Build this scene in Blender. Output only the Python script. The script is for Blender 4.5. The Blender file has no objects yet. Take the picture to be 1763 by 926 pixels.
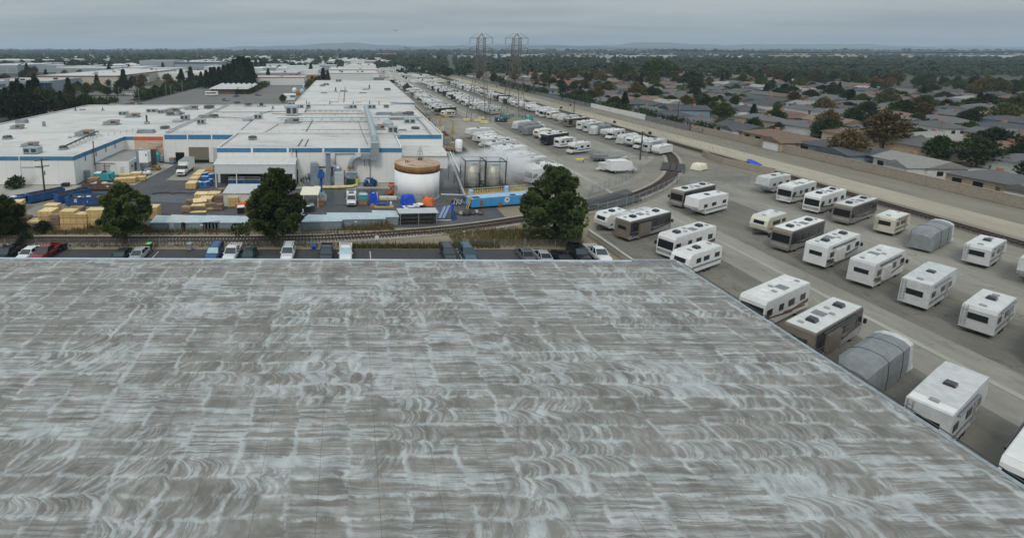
import bpy, math, random
from mathutils import Vector, Matrix
R = math.radians
rng = random.Random(7)
scene = bpy.context.scene
col = scene.collection

# ------------------------------------------------------------------ camera, world, sun, exposure
CAM_H, PITCH, FPX = 31.0, R(9), 833.0
cam = bpy.data.cameras.new('camera')
cam_ob = bpy.data.objects.new('camera', cam)
col.objects.link(cam_ob)
cam_ob.location = (0, 0, CAM_H)
cam_ob.rotation_euler = (R(90) - PITCH, 0, 0)
cam.sensor_width = 36.0
cam.lens = 36.0 * FPX / 1763.0
cam.shift_x = (881.5 - 600) / 1763.0
cam.shift_y = -(463 - 218) / 1763.0
cam.clip_start, cam.clip_end = 0.5, 60000
scene.camera = cam_ob

HAZE = 0.000115
SUN_EL, SUN_AZ = R(48), R(205)      # behind the camera, a little to the left
world = bpy.data.worlds.new('World')
scene.world = world
world.use_nodes = True
scene.view_settings.view_transform = 'Standard'
scene.view_settings.look = 'None'
scene.view_settings.exposure = -0.1
scene.view_settings.gamma = 1.0
scene.view_settings.use_curve_mapping = False
scene.cycles.volume_bounces = 6
scene.cycles.max_bounces = 12


class S:
    """A node socket with arithmetic."""
    def __init__(s, nt, sock): s.nt, s.sock = nt, sock
    def op(s, o, b=None, c=None):
        n = s.nt.nodes.new('ShaderNodeMath'); n.operation = o
        for i, x in enumerate((s, b, c)):
            if x is None: continue
            if isinstance(x, S): s.nt.links.new(x.sock, n.inputs[i])
            else: n.inputs[i].default_value = x
        return S(s.nt, n.outputs[0])
    def __add__(s, b): return s.op('ADD', b)
    def __sub__(s, b): return s.op('SUBTRACT', b)
    def __mul__(s, b): return s.op('MULTIPLY', b)
    def __radd__(s, b): return s.op('ADD', b)
    def __rsub__(s, b): return s.op('MULTIPLY', -1.0).op('ADD', b)
    def __truediv__(s, b): return s.op('DIVIDE', b)
    def fract(s): return s.op('FRACT')
    def floor(s): return s.op('FLOOR')
    def sin(s): return s.op('SINE')
    def abs(s): return s.op('ABSOLUTE')
    def gt(s, b): return s.op('GREATER_THAN', b)
    def lt(s, b): return s.op('LESS_THAN', b)
    def mx(s, b): return s.op('MAXIMUM', b)
    def mn(s, b): return s.op('MINIMUM', b)
    def pw(s, b): return s.op('POWER', b)
    def step(s, a, b):
        n = s.nt.nodes.new('ShaderNodeMapRange'); n.interpolation_type = 'SMOOTHSTEP'
        s.nt.links.new(s.sock, n.inputs[0])
        n.inputs[1].default_value, n.inputs[2].default_value = a, b
        return S(s.nt, n.outputs[0])


def xyz(nt, space='Object'):
    tc = nt.nodes.new('ShaderNodeTexCoord')
    sp = nt.nodes.new('ShaderNodeSeparateXYZ')
    nt.links.new(tc.outputs[space], sp.inputs[0])
    return [S(nt, o) for o in sp.outputs]


def comb(nt, x, y, z):
    n = nt.nodes.new('ShaderNodeCombineXYZ')
    for i, q in enumerate((x, y, z)):
        if isinstance(q, S): nt.links.new(q.sock, n.inputs[i])
        else: n.inputs[i].default_value = q
    return S(nt, n.outputs[0])


def noise(nt, vec, scale=1.0, detail=3.0, rough=0.55):
    n = nt.nodes.new('ShaderNodeTexNoise')
    nt.links.new(vec.sock, n.inputs['Vector'])
    n.inputs['Scale'].default_value = scale
    n.inputs['Detail'].default_value = detail
    n.inputs['Roughness'].default_value = rough
    return S(nt, n.outputs[0])


def white(nt, vec):
    n = nt.nodes.new('ShaderNodeTexWhiteNoise')
    nt.links.new(vec.sock, n.inputs['Vector'])
    return S(nt, n.outputs[0])


def mixc(nt, fac, a, b):
    n = nt.nodes.new('ShaderNodeMix'); n.data_type = 'RGBA'
    if isinstance(fac, S): nt.links.new(fac.sock, n.inputs[0])
    else: n.inputs[0].default_value = fac
    for q, i in ((a, 6), (b, 7)):
        if isinstance(q, S): nt.links.new(q.sock, n.inputs[i])
        else: n.inputs[i].default_value = (*q, 1)
    return S(nt, n.outputs[2])


def sun_dir():
    return (math.cos(SUN_EL) * math.sin(SUN_AZ), math.cos(SUN_EL) * math.cos(SUN_AZ), math.sin(SUN_EL))


def build_world():
    nt = world.node_tree
    nt.nodes.clear()
    out = nt.nodes.new('ShaderNodeOutputWorld')
    bg = nt.nodes.new('ShaderNodeBackground')
    sky = nt.nodes.new('ShaderNodeTexSky')
    sky.sky_type = 'NISHITA'; sky.sun_disc = False
    sky.sun_elevation = SUN_EL; sky.sun_rotation = SUN_AZ
    sky.dust_density = 3.0
    x, y, z = xyz(nt, 'Generated')
    zp = z.mx(0.0)
    # overcast layer: stratus streaks that flatten towards the horizon, brighter overhead
    k = S(nt, zp.sock) + 0.05
    n1 = noise(nt, comb(nt, x / k * 0.30, y / k * 0.55, 0.0), 0.9, 5, 0.55)
    n2 = noise(nt, comb(nt, x / k * 0.08, y / k * 0.2, 3.0), 1.3, 3, 0.5)
    cl = (n1 * 0.6 + n2 * 0.4).step(0.33, 0.68)
    lum = zp * 6.5 + 4.6
    darken = cl * 0.30 + 0.81
    c = mixc(nt, cl, (0.83, 0.95, 1.02), (0.91, 0.98, 1.01))
    v = nt.nodes.new('ShaderNodeVectorMath'); v.operation = 'SCALE'
    nt.links.new(c.sock, v.inputs[0]); nt.links.new((lum * darken).sock, v.inputs['Scale'])
    m = mixc(nt, 0.92, S(nt, sky.outputs[0]), S(nt, v.outputs[0]))
    nt.links.new(m.sock, bg.inputs[0])
    bg.inputs[1].default_value = 0.1
    nt.links.new(bg.outputs[0], out.inputs[0])


build_world()
sun = bpy.data.lights.new('sun', 'SUN')
sun.energy, sun.angle, sun.color = 1.2, R(14), (1.0, 0.965, 0.91)
sun_ob = bpy.data.objects.new('sun', sun)
col.objects.link(sun_ob)
sun_ob.rotation_euler = Vector(sun_dir()).to_track_quat('Z', 'Y').to_euler()


# ------------------------------------------------------------------ helpers
def ray(px, py):
    u, v = (px - 600) / FPX, (218 - py) / FPX
    return u, math.cos(PITCH) + math.sin(PITCH) * v, -math.sin(PITCH) + math.cos(PITCH) * v


def G(px, py, z=0.0):
    """The place at height z that stands at this spot of the photograph."""
    u, yy, zz = ray(px, py)
    t = (z - CAM_H) / zz
    return u * t, yy * t


def W(px, py, Y):
    """The place on the upright plane at distance Y."""
    u, yy, zz = ray(px, py)
    t = Y / yy
    return u * t, CAM_H + zz * t


class MB:
    def __init__(s): s.v, s.f, s.m, s.mats = [], [], [], []
    def mi(s, m):
        if m not in s.mats: s.mats.append(m)
        return s.mats.index(m)
    def add(s, vs, fs, m):
        b = len(s.v); i = s.mi(m)
        s.v.extend(vs)
        for f in fs:
            s.f.append(tuple(b + q for q in f)); s.m.append(i)
        return s
    def box(s, x0, x1, y0, y1, z0, z1, m):
        return s.add([(x0, y0, z0), (x1, y0, z0), (x1, y1, z0), (x0, y1, z0), (x0, y0, z1), (x1, y0, z1), (x1, y1, z1), (x0, y1, z1)],
                     [(0, 3, 2, 1), (4, 5, 6, 7), (0, 1, 5, 4), (1, 2, 6, 5), (2, 3, 7, 6), (3, 0, 4, 7)], m)
    def rbox(s, cx, cy, z0, sx, sy, sz, rz, m, tp=1.0):
        c, n = math.cos(rz), math.sin(rz)
        vs = []
        for z, k in ((z0, 1.0), (z0 + sz, tp)):
            for a, b in ((-1, -1), (1, -1), (1, 1), (-1, 1)):
                x, y = a * sx / 2 * k, b * sy / 2 * k
                vs.append((cx + x * c - y * n, cy + x * n + y * c, z))
        return s.add(vs, [(0, 3, 2, 1), (4, 5, 6, 7), (0, 1, 5, 4), (1, 2, 6, 5), (2, 3, 7, 6), (3, 0, 4, 7)], m)
    def prism(s, poly, z0, z1, m, mtop=None):
        n = len(poly)
        vs = [(x, y, z0) for x, y in poly] + [(x, y, z1) for x, y in poly]
        s.add(vs, [tuple(range(n))[::-1]] + [(i, (i + 1) % n, n + (i + 1) % n, n + i) for i in range(n)], m)
        return s.add([(x, y, z1) for x, y in poly], [tuple(range(n))], mtop or m)
    def prof(s, poly, y0, y1, m, inset=0.0, top=None):
        """A side outline in x, z drawn across the width y0..y1; inset pulls the upper points in."""
        n = len(poly); zt = max(z for _, z in poly); zb = min(z for _, z in poly)
        def yy(y, z, sg): return y + sg * inset * max(0.0, (z - zb) / max(1e-6, zt - zb)) ** 2
        vs = [(x, yy(y0, z, 1), z) for x, z in poly] + [(x, yy(y1, z, -1), z) for x, z in poly]
        s.add(vs, [tuple(range(n)), tuple(range(2 * n - 1, n - 1, -1))], m)
        for i in range(n):
            j = (i + 1) % n
            up = top and min(poly[i][1], poly[j][1]) > zt - 0.25
            s.add([vs[i], vs[n + i], vs[n + j], vs[j]], [(0, 1, 2, 3)], top if up else m)
        return s
    def cyl(s, p0, p1, r0, m, r1=None, n=12, caps=True):
        p0, p1 = Vector(p0), Vector(p1)
        r1 = r0 if r1 is None else r1
        d = (p1 - p0).normalized()
        a = d.orthogonal().normalized(); b = d.cross(a)
        vs = []
        for p, r in ((p0, r0), (p1, r1)):
            for i in range(n):
                t = 2 * math.pi * i / n
                vs.append(tuple(p + a * (r * math.cos(t)) + b * (r * math.sin(t))))
        fs = [(i, (i + 1) % n, n + (i + 1) % n, n + i) for i in range(n)]
        if caps: fs += [tuple(range(n))[::-1], tuple(range(n, 2 * n))]
        return s.add(vs, fs, m)
    def tube(s, pts, r, m, n=8):
        pts = [Vector(p) for p in pts]
        vs, fs = [], []
        ref = None
        for k, p in enumerate(pts):
            rr = r[k] if isinstance(r, list) else r
            d = (pts[min(k + 1, len(pts) - 1)] - pts[max(k - 1, 0)]).normalized()
            a = d.orthogonal().normalized() if ref is None else (ref - d * ref.dot(d)).normalized()
            ref = a; b = d.cross(a)
            for i in range(n):
                t = 2 * math.pi * i / n
                vs.append(tuple(p + a * (rr * math.cos(t)) + b * (rr * math.sin(t))))
        for k in range(len(pts) - 1):
            for i in range(n):
                fs.append((k * n + i, k * n + (i + 1) % n, (k + 1) * n + (i + 1) % n, (k + 1) * n + i))
        fs += [tuple(range(n))[::-1], tuple(range((len(pts) - 1) * n, len(pts) * n))]
        return s.add(vs, fs, m)
    def lathe(s, cx, cy, prof, m, n=24):
        vs = [(cx + r * math.cos(2 * math.pi * i / n), cy + r * math.sin(2 * math.pi * i / n), z) for r, z in prof for i in range(n)]
        fs = [(k * n + i, k * n + (i + 1) % n, (k + 1) * n + (i + 1) % n, (k + 1) * n + i) for k in range(len(prof) - 1) for i in range(n)]
        fs += [tuple(range(n))[::-1], tuple(range((len(prof) - 1) * n, len(prof) * n))]
        return s.add(vs, fs, m)
    def poly(s, pts, m): return s.add(list(pts), [tuple(range(len(pts)))], m)
    def build(s, name, parent=None, smooth=False):
        me = bpy.data.meshes.new(name)
        me.from_pydata(s.v, [], s.f)
        for m in s.mats: me.materials.append(m)
        me.polygons.foreach_set('material_index', s.m)
        if smooth: me.polygons.foreach_set('use_smooth', [True] * len(s.f))
        me.update()
        o = bpy.data.objects.new(name, me)
        col.objects.link(o)
        if parent: o.parent = parent
        return o


def tag(o, label=None, cat=None, group=None, kind=None):
    if label: o['label'] = label
    if cat: o['category'] = cat
    if group: o['group'] = group
    if kind: o['kind'] = kind
    return o


KIDS = {}


class Kit:
    """A thing and its parts; merged puts all shapes into one mesh (for copies too small to show parts)."""
    def __init__(s, name, label, cat, group=None, merged=False):
        s.name, s.label, s.cat, s.group, s.merged = name, label, cat, group, merged
        s.parts, s.one = [], MB()
    def part(s, name, under=None, smooth=False, label=None):
        if s.merged: return s.one
        mb = MB(); s.parts.append((name, mb, under, smooth, label)); return mb
    def finish(s, loc=(0, 0, 0), rz=0.0):
        if s.merged:
            r = s.one.build(s.name); kids = []
        else:
            r = bpy.data.objects.new(s.name, None); col.objects.link(r)
            r.empty_display_size = 0.3
            made, kids = {}, []
            for name, mb, under, smooth, label in s.parts:
                if not mb.v: continue
                o = mb.build(name, made[id(under)] if under is not None else r, smooth)
                if label: o['label'] = label
                made[id(mb)] = o
                if under is None: kids.append(o)
                else: KIDS.setdefault(made[id(under)], []).append(o)
        r.location = loc; r.rotation_euler = (0, 0, rz)
        tag(r, s.label, s.cat, s.group)
        KIDS[r] = kids
        return r


def dup(root, loc, rz=0.0, label=None, group=None, scale=None):
    r = root.copy(); col.objects.link(r)
    r.location = loc; r.rotation_euler = (0, 0, rz)
    if scale: r.scale = (scale,) * 3 if not isinstance(scale, tuple) else scale
    if label: r['label'] = label
    if group: r['group'] = group
    for ch in KIDS.get(root, []):
        c = ch.copy(); col.objects.link(c); c.parent = r
        for g in KIDS.get(ch, []):
            d = g.copy(); col.objects.link(d); d.parent = c
    return r


def drop(root):
    """Removes a model that only served as the source of copies."""
    for ch in KIDS.get(root, []):
        for g in KIDS.get(ch, []): bpy.data.objects.remove(g)
        bpy.data.objects.remove(ch)
    bpy.data.objects.remove(root)


ONES = 'zeroth first second third fourth fifth sixth seventh eighth ninth tenth eleventh twelfth thirteenth fourteenth fifteenth sixteenth seventeenth eighteenth nineteenth'.split()
TENS = {2: 'twent', 3: 'thirt', 4: 'fort', 5: 'fift', 6: 'sixt', 7: 'sevent', 8: 'eight', 9: 'ninet'}


def nth(n):
    if n < 20: return ONES[n]
    if n % 10 == 0: return TENS[n // 10] + 'ieth'
    return TENS[n // 10] + 'y-' + ONES[n % 10]


# ------------------------------------------------------------------ materials
def mat(name, c, rough=0.75, metal=0.0, var=0.14, scale=1.5, rnd=0.0, bump=0.0, stretch=(1, 1, 1), spec=0.4, dirt=None):
    m = bpy.data.materials.new(name); m.use_nodes = True
    nt = m.node_tree; b = nt.nodes['Principled BSDF']
    x, y, z = xyz(nt)
    v = comb(nt, x * stretch[0], y * stretch[1], z * stretch[2])
    n = noise(nt, v, scale, 4, 0.6)
    f = n.step(0.3, 0.7)
    lo = tuple(q * (1 - var) for q in c); hi = tuple(min(1, q * (1 + var)) for q in c)
    cc = mixc(nt, f, lo, hi)
    if dirt:
        n2 = noise(nt, comb(nt, x * stretch[0], y * stretch[1], z * stretch[2]), scale * 0.23, 6, 0.7)
        cc = mixc(nt, n2.step(0.52, 0.75) * 0.7, cc, dirt)
    if rnd:
        oi = nt.nodes.new('ShaderNodeObjectInfo')
        hs = nt.nodes.new('ShaderNodeVectorMath'); hs.operation = 'SCALE'
        nt.links.new(cc.sock, hs.inputs[0])
        nt.links.new((S(nt, oi.outputs['Random']) * (2 * rnd) + (1 - rnd)).sock, hs.inputs['Scale'])
        cc = S(nt, hs.outputs[0])
    nt.links.new(cc.sock, b.inputs['Base Color'])
    b.inputs['Roughness'].default_value = rough
    b.inputs['Metallic'].default_value = metal
    b.inputs['Specular IOR Level'].default_value = spec
    if bump:
        bp = nt.nodes.new('ShaderNodeBump'); bp.inputs['Strength'].default_value = bump
        nt.links.new(n.sock, bp.inputs['Height']); nt.links.new(bp.outputs[0], b.inputs['Normal'])
    return m


def ground_mat(name, c, c2, rough=0.9, s1=0.05, s2=0.6, amt=0.6, fine=0.16, stretch=(1, 1), cracks=None):
    """Worn paving or soil: broad stains, mid patches, fine grain."""
    m = bpy.data.materials.new(name); m.use_nodes = True
    nt = m.node_tree; b = nt.nodes['Principled BSDF']
    x, y, z = xyz(nt)
    v = comb(nt, x * stretch[0], y * stretch[1], z)
    a = noise(nt, v, s1, 5, 0.62).step(0.36, 0.66)
    d = noise(nt, v, s2, 5, 0.65).step(0.3, 0.7)
    e = noise(nt, v, 6.0, 2, 0.6)
    sp = noise(nt, v, 0.7, 4, 0.6).step(0.60, 0.72) * 0.5 + noise(nt, comb(nt, x * 1.3, y * 0.05, 4.0), 1.0, 3, 0.6).step(0.55, 0.75) * 0.28
    cc = mixc(nt, (a * 0.6 + d * 0.4) * amt, c, c2)
    cc = mixc(nt, sp, cc, tuple(q * 0.5 for q in c))
    if cracks:
        w = nt.nodes.new('ShaderNodeTexVoronoi'); w.feature = 'DISTANCE_TO_EDGE'
        nv = comb(nt, x + d * 2.0, y + a * 3.0, 0.0)
        nt.links.new(nv.sock, w.inputs['Vector']); w.inputs['Scale'].default_value = cracks[0]
        cc = mixc(nt, S(nt, w.outputs[0]).lt(cracks[1]) * 0.55, cc, tuple(q * 0.45 for q in c))
    vm = nt.nodes.new('ShaderNodeVectorMath'); vm.operation = 'SCALE'
    nt.links.new(cc.sock, vm.inputs[0]); nt.links.new((e * (2 * fine) + (1 - fine)).sock, vm.inputs['Scale'])
    nt.links.new(vm.outputs[0], b.inputs['Base Color'])
    b.inputs['Roughness'].default_value = rough
    b.inputs['Specular IOR Level'].default_value = 0.25
    return m


def roof_white(name='white_roof', base=(0.60, 0.595, 0.57), dirty=(0.31, 0.29, 0.25)):
    m = bpy.data.materials.new(name); m.use_nodes = True
    nt = m.node_tree; b = nt.nodes['Principled BSDF']
    x, y, z = xyz(nt)
    n1 = noise(nt, comb(nt, x * 0.5, y * 1.0, 0.0), 0.06, 6, 0.68).step(0.45, 0.72)
    n2 = noise(nt, comb(nt, x * 0.35, y * 1.6, 5.0), 0.5, 5, 0.7).step(0.47, 0.76)
    seam = ((x / 3.1).fract() - 0.5).abs().gt(0.482) * 0.10
    seam2 = ((y / 9.3 + noise(nt, comb(nt, x, y, 0.0), 0.3, 2) * 0.02).fract() - 0.5).abs().gt(0.49) * 0.22
    f = (n1 * 0.55 + n2 * 0.55 + seam + seam2).mn(1.0)
    c = mixc(nt, f, base, dirty)
    pat = white(nt, comb(nt, (x / 6.2).floor(), (y / 9.3).floor(), 1.0)).gt(0.8)
    c = mixc(nt, pat * 0.22, c, tuple(q * 0.72 for q in base))
    nt.links.new(c.sock, b.inputs['Base Color'])
    b.inputs['Roughness'].default_value = 0.8
    b.inputs['Specular IOR Level'].default_value = 0.2
    return m


def wall_panels(name, base=(0.80, 0.79, 0.76), pitch=6.0):
    """Painted tilt-up panels: joints, rain streaks, grime towards scuffed patches."""
    m = bpy.data.materials.new(name); m.use_nodes = True
    nt = m.node_tree; b = nt.nodes['Principled BSDF']
    x, y, z = xyz(nt)
    h = x + y
    joint = ((h / pitch).fract() - 0.5).abs().gt(0.492)
    st = noise(nt, comb(nt, h * 1.4, h * 0.3, z * 0.12), 1.0, 5, 0.7).step(0.5, 0.8)
    pt = noise(nt, comb(nt, h, 0.0, z), 0.35, 4, 0.6).step(0.4, 0.7)
    f = (st * 0.16 + pt * 0.08 + joint * 0.35).mn(1.0)
    c = mixc(nt, f, base, tuple(q * 0.55 for q in base))
    nt.links.new(c.sock, b.inputs['Base Color'])
    b.inputs['Roughness'].default_value = 0.75
    b.inputs['Specular IOR Level'].default_value = 0.25
    return m


def painted_roof():
    """Weathered tan cap sheet brushed with pale blue-grey coating: seams, straight strokes and swept arcs."""
    m = bpy.data.materials.new('coated_roof'); m.use_nodes = True
    nt = m.node_tree; b = nt.nodes['Principled BSDF']
    x, y, z = xyz(nt)
    p = comb(nt, x, y, 0.0)
    wob = noise(nt, p, 0.7, 4) - 0.5
    wob2 = noise(nt, p, 0.16, 3) - 0.5
    yr = y / 1.30 + wob * 0.45 + wob2 * 0.8
    xr = x / 3.4 + wob * 0.30 + wob2 * 0.5
    row, cell = yr.floor(), xr.floor()
    v = yr.fract() - 0.5
    u = xr.fract() - 0.5
    h1 = white(nt, comb(nt, cell, row, 1.0))
    h2 = white(nt, comb(nt, (xr * 0.31 + h1 * 0.0).floor(), row, 9.0))
    warp = noise(nt, p, 1.6, 4) - 0.5
    # swept strokes: bowed across the lane, uneven in pitch, breaking up along the way
    ph = x + (v * v) * (h2 * 2.6 + 0.3) + v * (h2 - 0.5) * 2.4 + warp * 0.55
    arcs = noise(nt, comb(nt, ph * 2.6, v * 0.5 + row * 3.1, 0.0), 1.0, 5, 0.62)
    arc_f = arcs.step(0.43, 0.62)
    # straight strokes along the lane
    st = noise(nt, comb(nt, x * 0.16 + h1 * 7.0, y * 3.6 + wob * 1.5, 2.0), 1.0, 5, 0.66)
    str_f = st.step(0.43, 0.60)
    style = noise(nt, comb(nt, x, y * 1.3, 11.0), 0.085, 2, 0.5).step(0.46, 0.54)
    f = arc_f * style + str_f * (1.0 - style)
    # how much coating this part got, from bare cells to nearly covered ones
    load = noise(nt, comb(nt, x * 0.7, y, 6.0), 0.14, 4, 0.6).step(0.30, 0.70) * 0.62 + (h1 - 0.5) * 0.66 + 0.09 + noise(nt, p, 0.8, 4, 0.6).step(0.3, 0.7) * 0.34
    f = f * (load * 1.15 + 0.02).mx(0.0).mn(1.0) + (load - 0.72).mx(0.0) * 1.5
    brk = noise(nt, comb(nt, x, y * 0.6, 1.0), 0.9, 5, 0.7).step(0.42, 0.58)
    seam = v.abs().step(0.34, 0.48) * brk
    seamx = u.abs().step(0.42, 0.49) * noise(nt, p, 0.5, 5, 0.7).step(0.44, 0.58)
    f = (f + seam * 0.75 + seamx * 0.8).mn(1.0).mx(0.0)
    grain = noise(nt, p, 9.0, 3, 0.7)
    bare = mixc(nt, noise(nt, p, 0.35, 6, 0.68).step(0.3, 0.7), (0.140, 0.131, 0.114), (0.250, 0.240, 0.215))
    coat = mixc(nt, noise(nt, p, 0.7, 5, 0.65).step(0.3, 0.7), (0.32, 0.34, 0.335), (0.50, 0.525, 0.52))
    c = mixc(nt, f * (grain * 0.5 + 0.68), bare, coat)
    pond = noise(nt, p, 0.11, 6, 0.6).step(0.60, 0.66)
    c = mixc(nt, pond * 0.35, c, (0.10, 0.09, 0.075))
    crack = ((x / 3.4 + wob * 0.02).fract() - 0.5).abs().lt(0.005)
    c = mixc(nt, crack * 0.5, c, (0.06, 0.06, 0.055))
    nt.links.new(c.sock, b.inputs['Base Color'])
    b.inputs['Roughness'].default_value = 0.72
    b.inputs['Specular IOR Level'].default_value = 0.3
    bp = nt.nodes.new('ShaderNodeBump'); bp.inputs['Strength'].default_value = 0.25; bp.inputs['Distance'].default_value = 0.02
    nt.links.new((f + grain * 0.4).sock, bp.inputs['Height']); nt.links.new(bp.outputs[0], b.inputs['Normal'])
    return m


def leaf(name, c, c2, s=1.2):
    m = bpy.data.materials.new(name); m.use_nodes = True
    nt = m.node_tree; b = nt.nodes['Principled BSDF']
    x, y, z = xyz(nt)
    oi = nt.nodes.new('ShaderNodeObjectInfo')
    g = nt.nodes.new('ShaderNodeNewGeometry')
    n = noise(nt, comb(nt, x, y, z), s, 3)
    f = (n.step(0.36, 0.64) * 0.68 + S(nt, g.outputs['Random Per Island']) * 0.32)
    c0 = mixc(nt, f, c, c2)
    vm = nt.nodes.new('ShaderNodeVectorMath'); vm.operation = 'SCALE'
    nt.links.new(c0.sock, vm.inputs[0]); nt.links.new((S(nt, oi.outputs['Random']) * 0.7 + 0.65).sock, vm.inputs['Scale'])
    nt.links.new(vm.outputs[0], b.inputs['Base Color'])
    b.inputs['Roughness'].default_value = 0.7
    b.inputs['Specular IOR Level'].default_value = 0.2
    return m


def mesh_wire(name, c, opacity=0.30):
    """Chain link: woven wires with open gaps."""
    m = bpy.data.materials.new(name); m.use_nodes = True
    nt = m.node_tree; b = nt.nodes['Principled BSDF']
    x, y, z = xyz(nt)
    k = 6.2832 / 0.11
    a = ((x + y + z) * k).sin(); d = ((x + y - z) * k).sin()
    w = (a.abs().mn(d.abs())).lt(opacity * 0.7)
    b.inputs['Base Color'].default_value = (*c, 1)
    b.inputs['Roughness'].default_value = 0.5; b.inputs['Metallic'].default_value = 0.6
    nt.links.new(w.sock, b.inputs['Alpha'])
    return m


M = {}
def DM(k, *a, **kw): M[k] = mat(k, *a, **kw)
DM('white_paint', (0.76, 0.76, 0.74), 0.45, var=0.05, dirt=(0.55, 0.53, 0.48))
DM('rv_white', (0.64, 0.64, 0.625), 0.45, var=0.06, rnd=0.16, dirt=(0.48, 0.46, 0.42))
DM('rv_cream', (0.62, 0.58, 0.48), 0.4, var=0.06, rnd=0.12)
DM('rv_grey', (0.30, 0.30, 0.30), 0.35, var=0.08, rnd=0.1)
DM('rv_dark', (0.035, 0.036, 0.042), 0.25, var=0.1)
DM('rv_roof', (0.66, 0.66, 0.64), 0.6, var=0.08, scale=0.8, rnd=0.1, dirt=(0.42, 0.41, 0.38))
DM('rv_bronze', (0.20, 0.17, 0.14), 0.3, var=0.1)
DM('cover_grey', (0.22, 0.235, 0.24), 0.9, var=0.12, rnd=0.12)
DM('cover_light', (0.52, 0.53, 0.52), 0.9, var=0.1)
DM('stripe_brown', (0.16, 0.10, 0.06), 0.4)
DM('stripe_teal', (0.05, 0.24, 0.24), 0.4)
DM('stripe_grey', (0.18, 0.19, 0.21), 0.4)
DM('stripe_blue', (0.05, 0.10, 0.22), 0.4)
DM('glass', (0.014, 0.017, 0.02), 0.18, var=0.05, spec=0.3)
DM('windscreen', (0.035, 0.055, 0.065), 0.12, var=0.05, spec=0.5)
DM('sunshade', (0.35, 0.50, 0.52), 0.35, var=0.12)
DM('tyre', (0.02, 0.02, 0.02), 0.9)
DM('alloy', (0.45, 0.45, 0.46), 0.35, 0.8)
DM('black', (0.02, 0.02, 0.022), 0.5)
DM('dark_metal', (0.07, 0.072, 0.075), 0.5, 0.4)
DM('grey_metal', (0.33, 0.36, 0.38), 0.5, 0.3, dirt=(0.2, 0.2, 0.19))
DM('galvanised', (0.42, 0.47, 0.49), 0.42, 0.55, scale=3, var=0.2)
DM('duct_blue', (0.235, 0.285, 0.335), 0.55, 0.15, var=0.15, stretch=(1, 1, 0.3))
DM('stainless', (0.50, 0.48, 0.42), 0.5, 0.3, stretch=(3, 3, 0.3), var=0.22, dirt=(0.30, 0.27, 0.2))
DM('rust', (0.27, 0.14, 0.055), 0.9, var=0.25, scale=0.7)
DM('rust_roof', (0.42, 0.31, 0.225), 0.9, var=0.3, scale=0.5, dirt=(0.55, 0.51, 0.46))
DM('rust_dark', (0.14, 0.09, 0.06), 0.9, var=0.3)
DM('tank_white', (0.86, 0.86, 0.845), 0.6, var=0.03, stretch=(1, 1, 0.15), dirt=(0.80, 0.785, 0.75))
DM('band_blue', (0.06, 0.20, 0.36), 0.6, var=0.1)
DM('band_orange', (0.55, 0.15, 0.055), 0.65, var=0.12)
DM('peach_wall', (0.62, 0.44, 0.33), 0.8, var=0.08)
DM('roll_door', (0.22, 0.195, 0.145), 0.6, var=0.1, stretch=(0.2, 0.2, 6))
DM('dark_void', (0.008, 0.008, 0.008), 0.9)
DM('annex_roof', (0.27, 0.265, 0.25), 0.9, var=0.15, scale=0.3)
DM('lumber', (0.60, 0.42, 0.185), 0.8, var=0.2, scale=2.5, stretch=(0.3, 0.3, 9), rnd=0.16)
DM('lumber_top', (0.72, 0.57, 0.31), 0.8, var=0.14, scale=2.5, stretch=(0.4, 6, 1), rnd=0.12)
DM('lumber_old', (0.23, 0.165, 0.11), 0.85, var=0.25, scale=2.5, stretch=(0.3, 0.3, 9), rnd=0.2)
DM('crate_brown', (0.36, 0.19, 0.09), 0.85, var=0.2, stretch=(1, 1, 5))
DM('skip_blue', (0.022, 0.085, 0.235), 0.55, var=0.2, dirt=(0.06, 0.08, 0.12))
DM('skip_inside', (0.14, 0.11, 0.09), 0.9, var=0.3)
DM('frac_blue', (0.065, 0.34, 0.66), 0.45, var=0.08, scale=0.6, stretch=(1, 1, 0.3))
DM('frac_top', (0.33, 0.50, 0.66), 0.5, var=0.12)
DM('rail_yellow', (0.40, 0.27, 0.07), 0.6, var=0.15)
DM('safety_yellow', (0.72, 0.56, 0.08), 0.6, var=0.12)
DM('pale_yellow', (0.66, 0.58, 0.30), 0.7, var=0.15)
DM('teal', (0.045, 0.34, 0.36), 0.5, var=0.15)
DM('drum_blue', (0.03, 0.17, 0.50), 0.4, var=0.2, rnd=0.2)
DM('tarp_blue', (0.015, 0.075, 0.55), 0.55, var=0.25, scale=1.2)
DM('tarp_orange', (0.75, 0.16, 0.035), 0.6, var=0.2)
DM('tarp_green', (0.22, 0.65, 0.16), 0.6, var=0.15)
DM('machine_blue', (0.02, 0.17, 0.36), 0.5, var=0.3, scale=3)
DM('lift_blue', (0.015, 0.10, 0.33), 0.5)
DM('orange_red', (0.55, 0.12, 0.04), 0.6)
DM('container_grey', (0.235, 0.29, 0.305), 0.7, var=0.12, dirt=(0.16, 0.17, 0.165))
DM('container_top', (0.44, 0.52, 0.55), 0.7, var=0.1, scale=0.7, dirt=(0.30, 0.33, 0.33))
DM('container_top_pale', (0.50, 0.53, 0.53), 0.7, var=0.1, scale=0.7, dirt=(0.35, 0.36, 0.35))
DM('shed_wall', (0.58, 0.60, 0.52), 0.75, var=0.07)
DM('shed_roof', (0.47, 0.49, 0.50), 0.7, var=0.08)
DM('canopy_roof', (0.58, 0.585, 0.57), 0.65, var=0.08, stretch=(3, 0.5, 1), dirt=(0.45, 0.42, 0.37))
DM('beige_sheet', (0.72, 0.68, 0.54), 0.6, var=0.06)
DM('pole_wood', (0.075, 0.055, 0.042), 0.9, var=0.25, stretch=(4, 4, 0.5))
DM('steel_tower', (0.17, 0.15, 0.135), 0.7, 0.2, var=0.15)
DM('cable', (0.05, 0.05, 0.05), 0.6)
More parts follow.
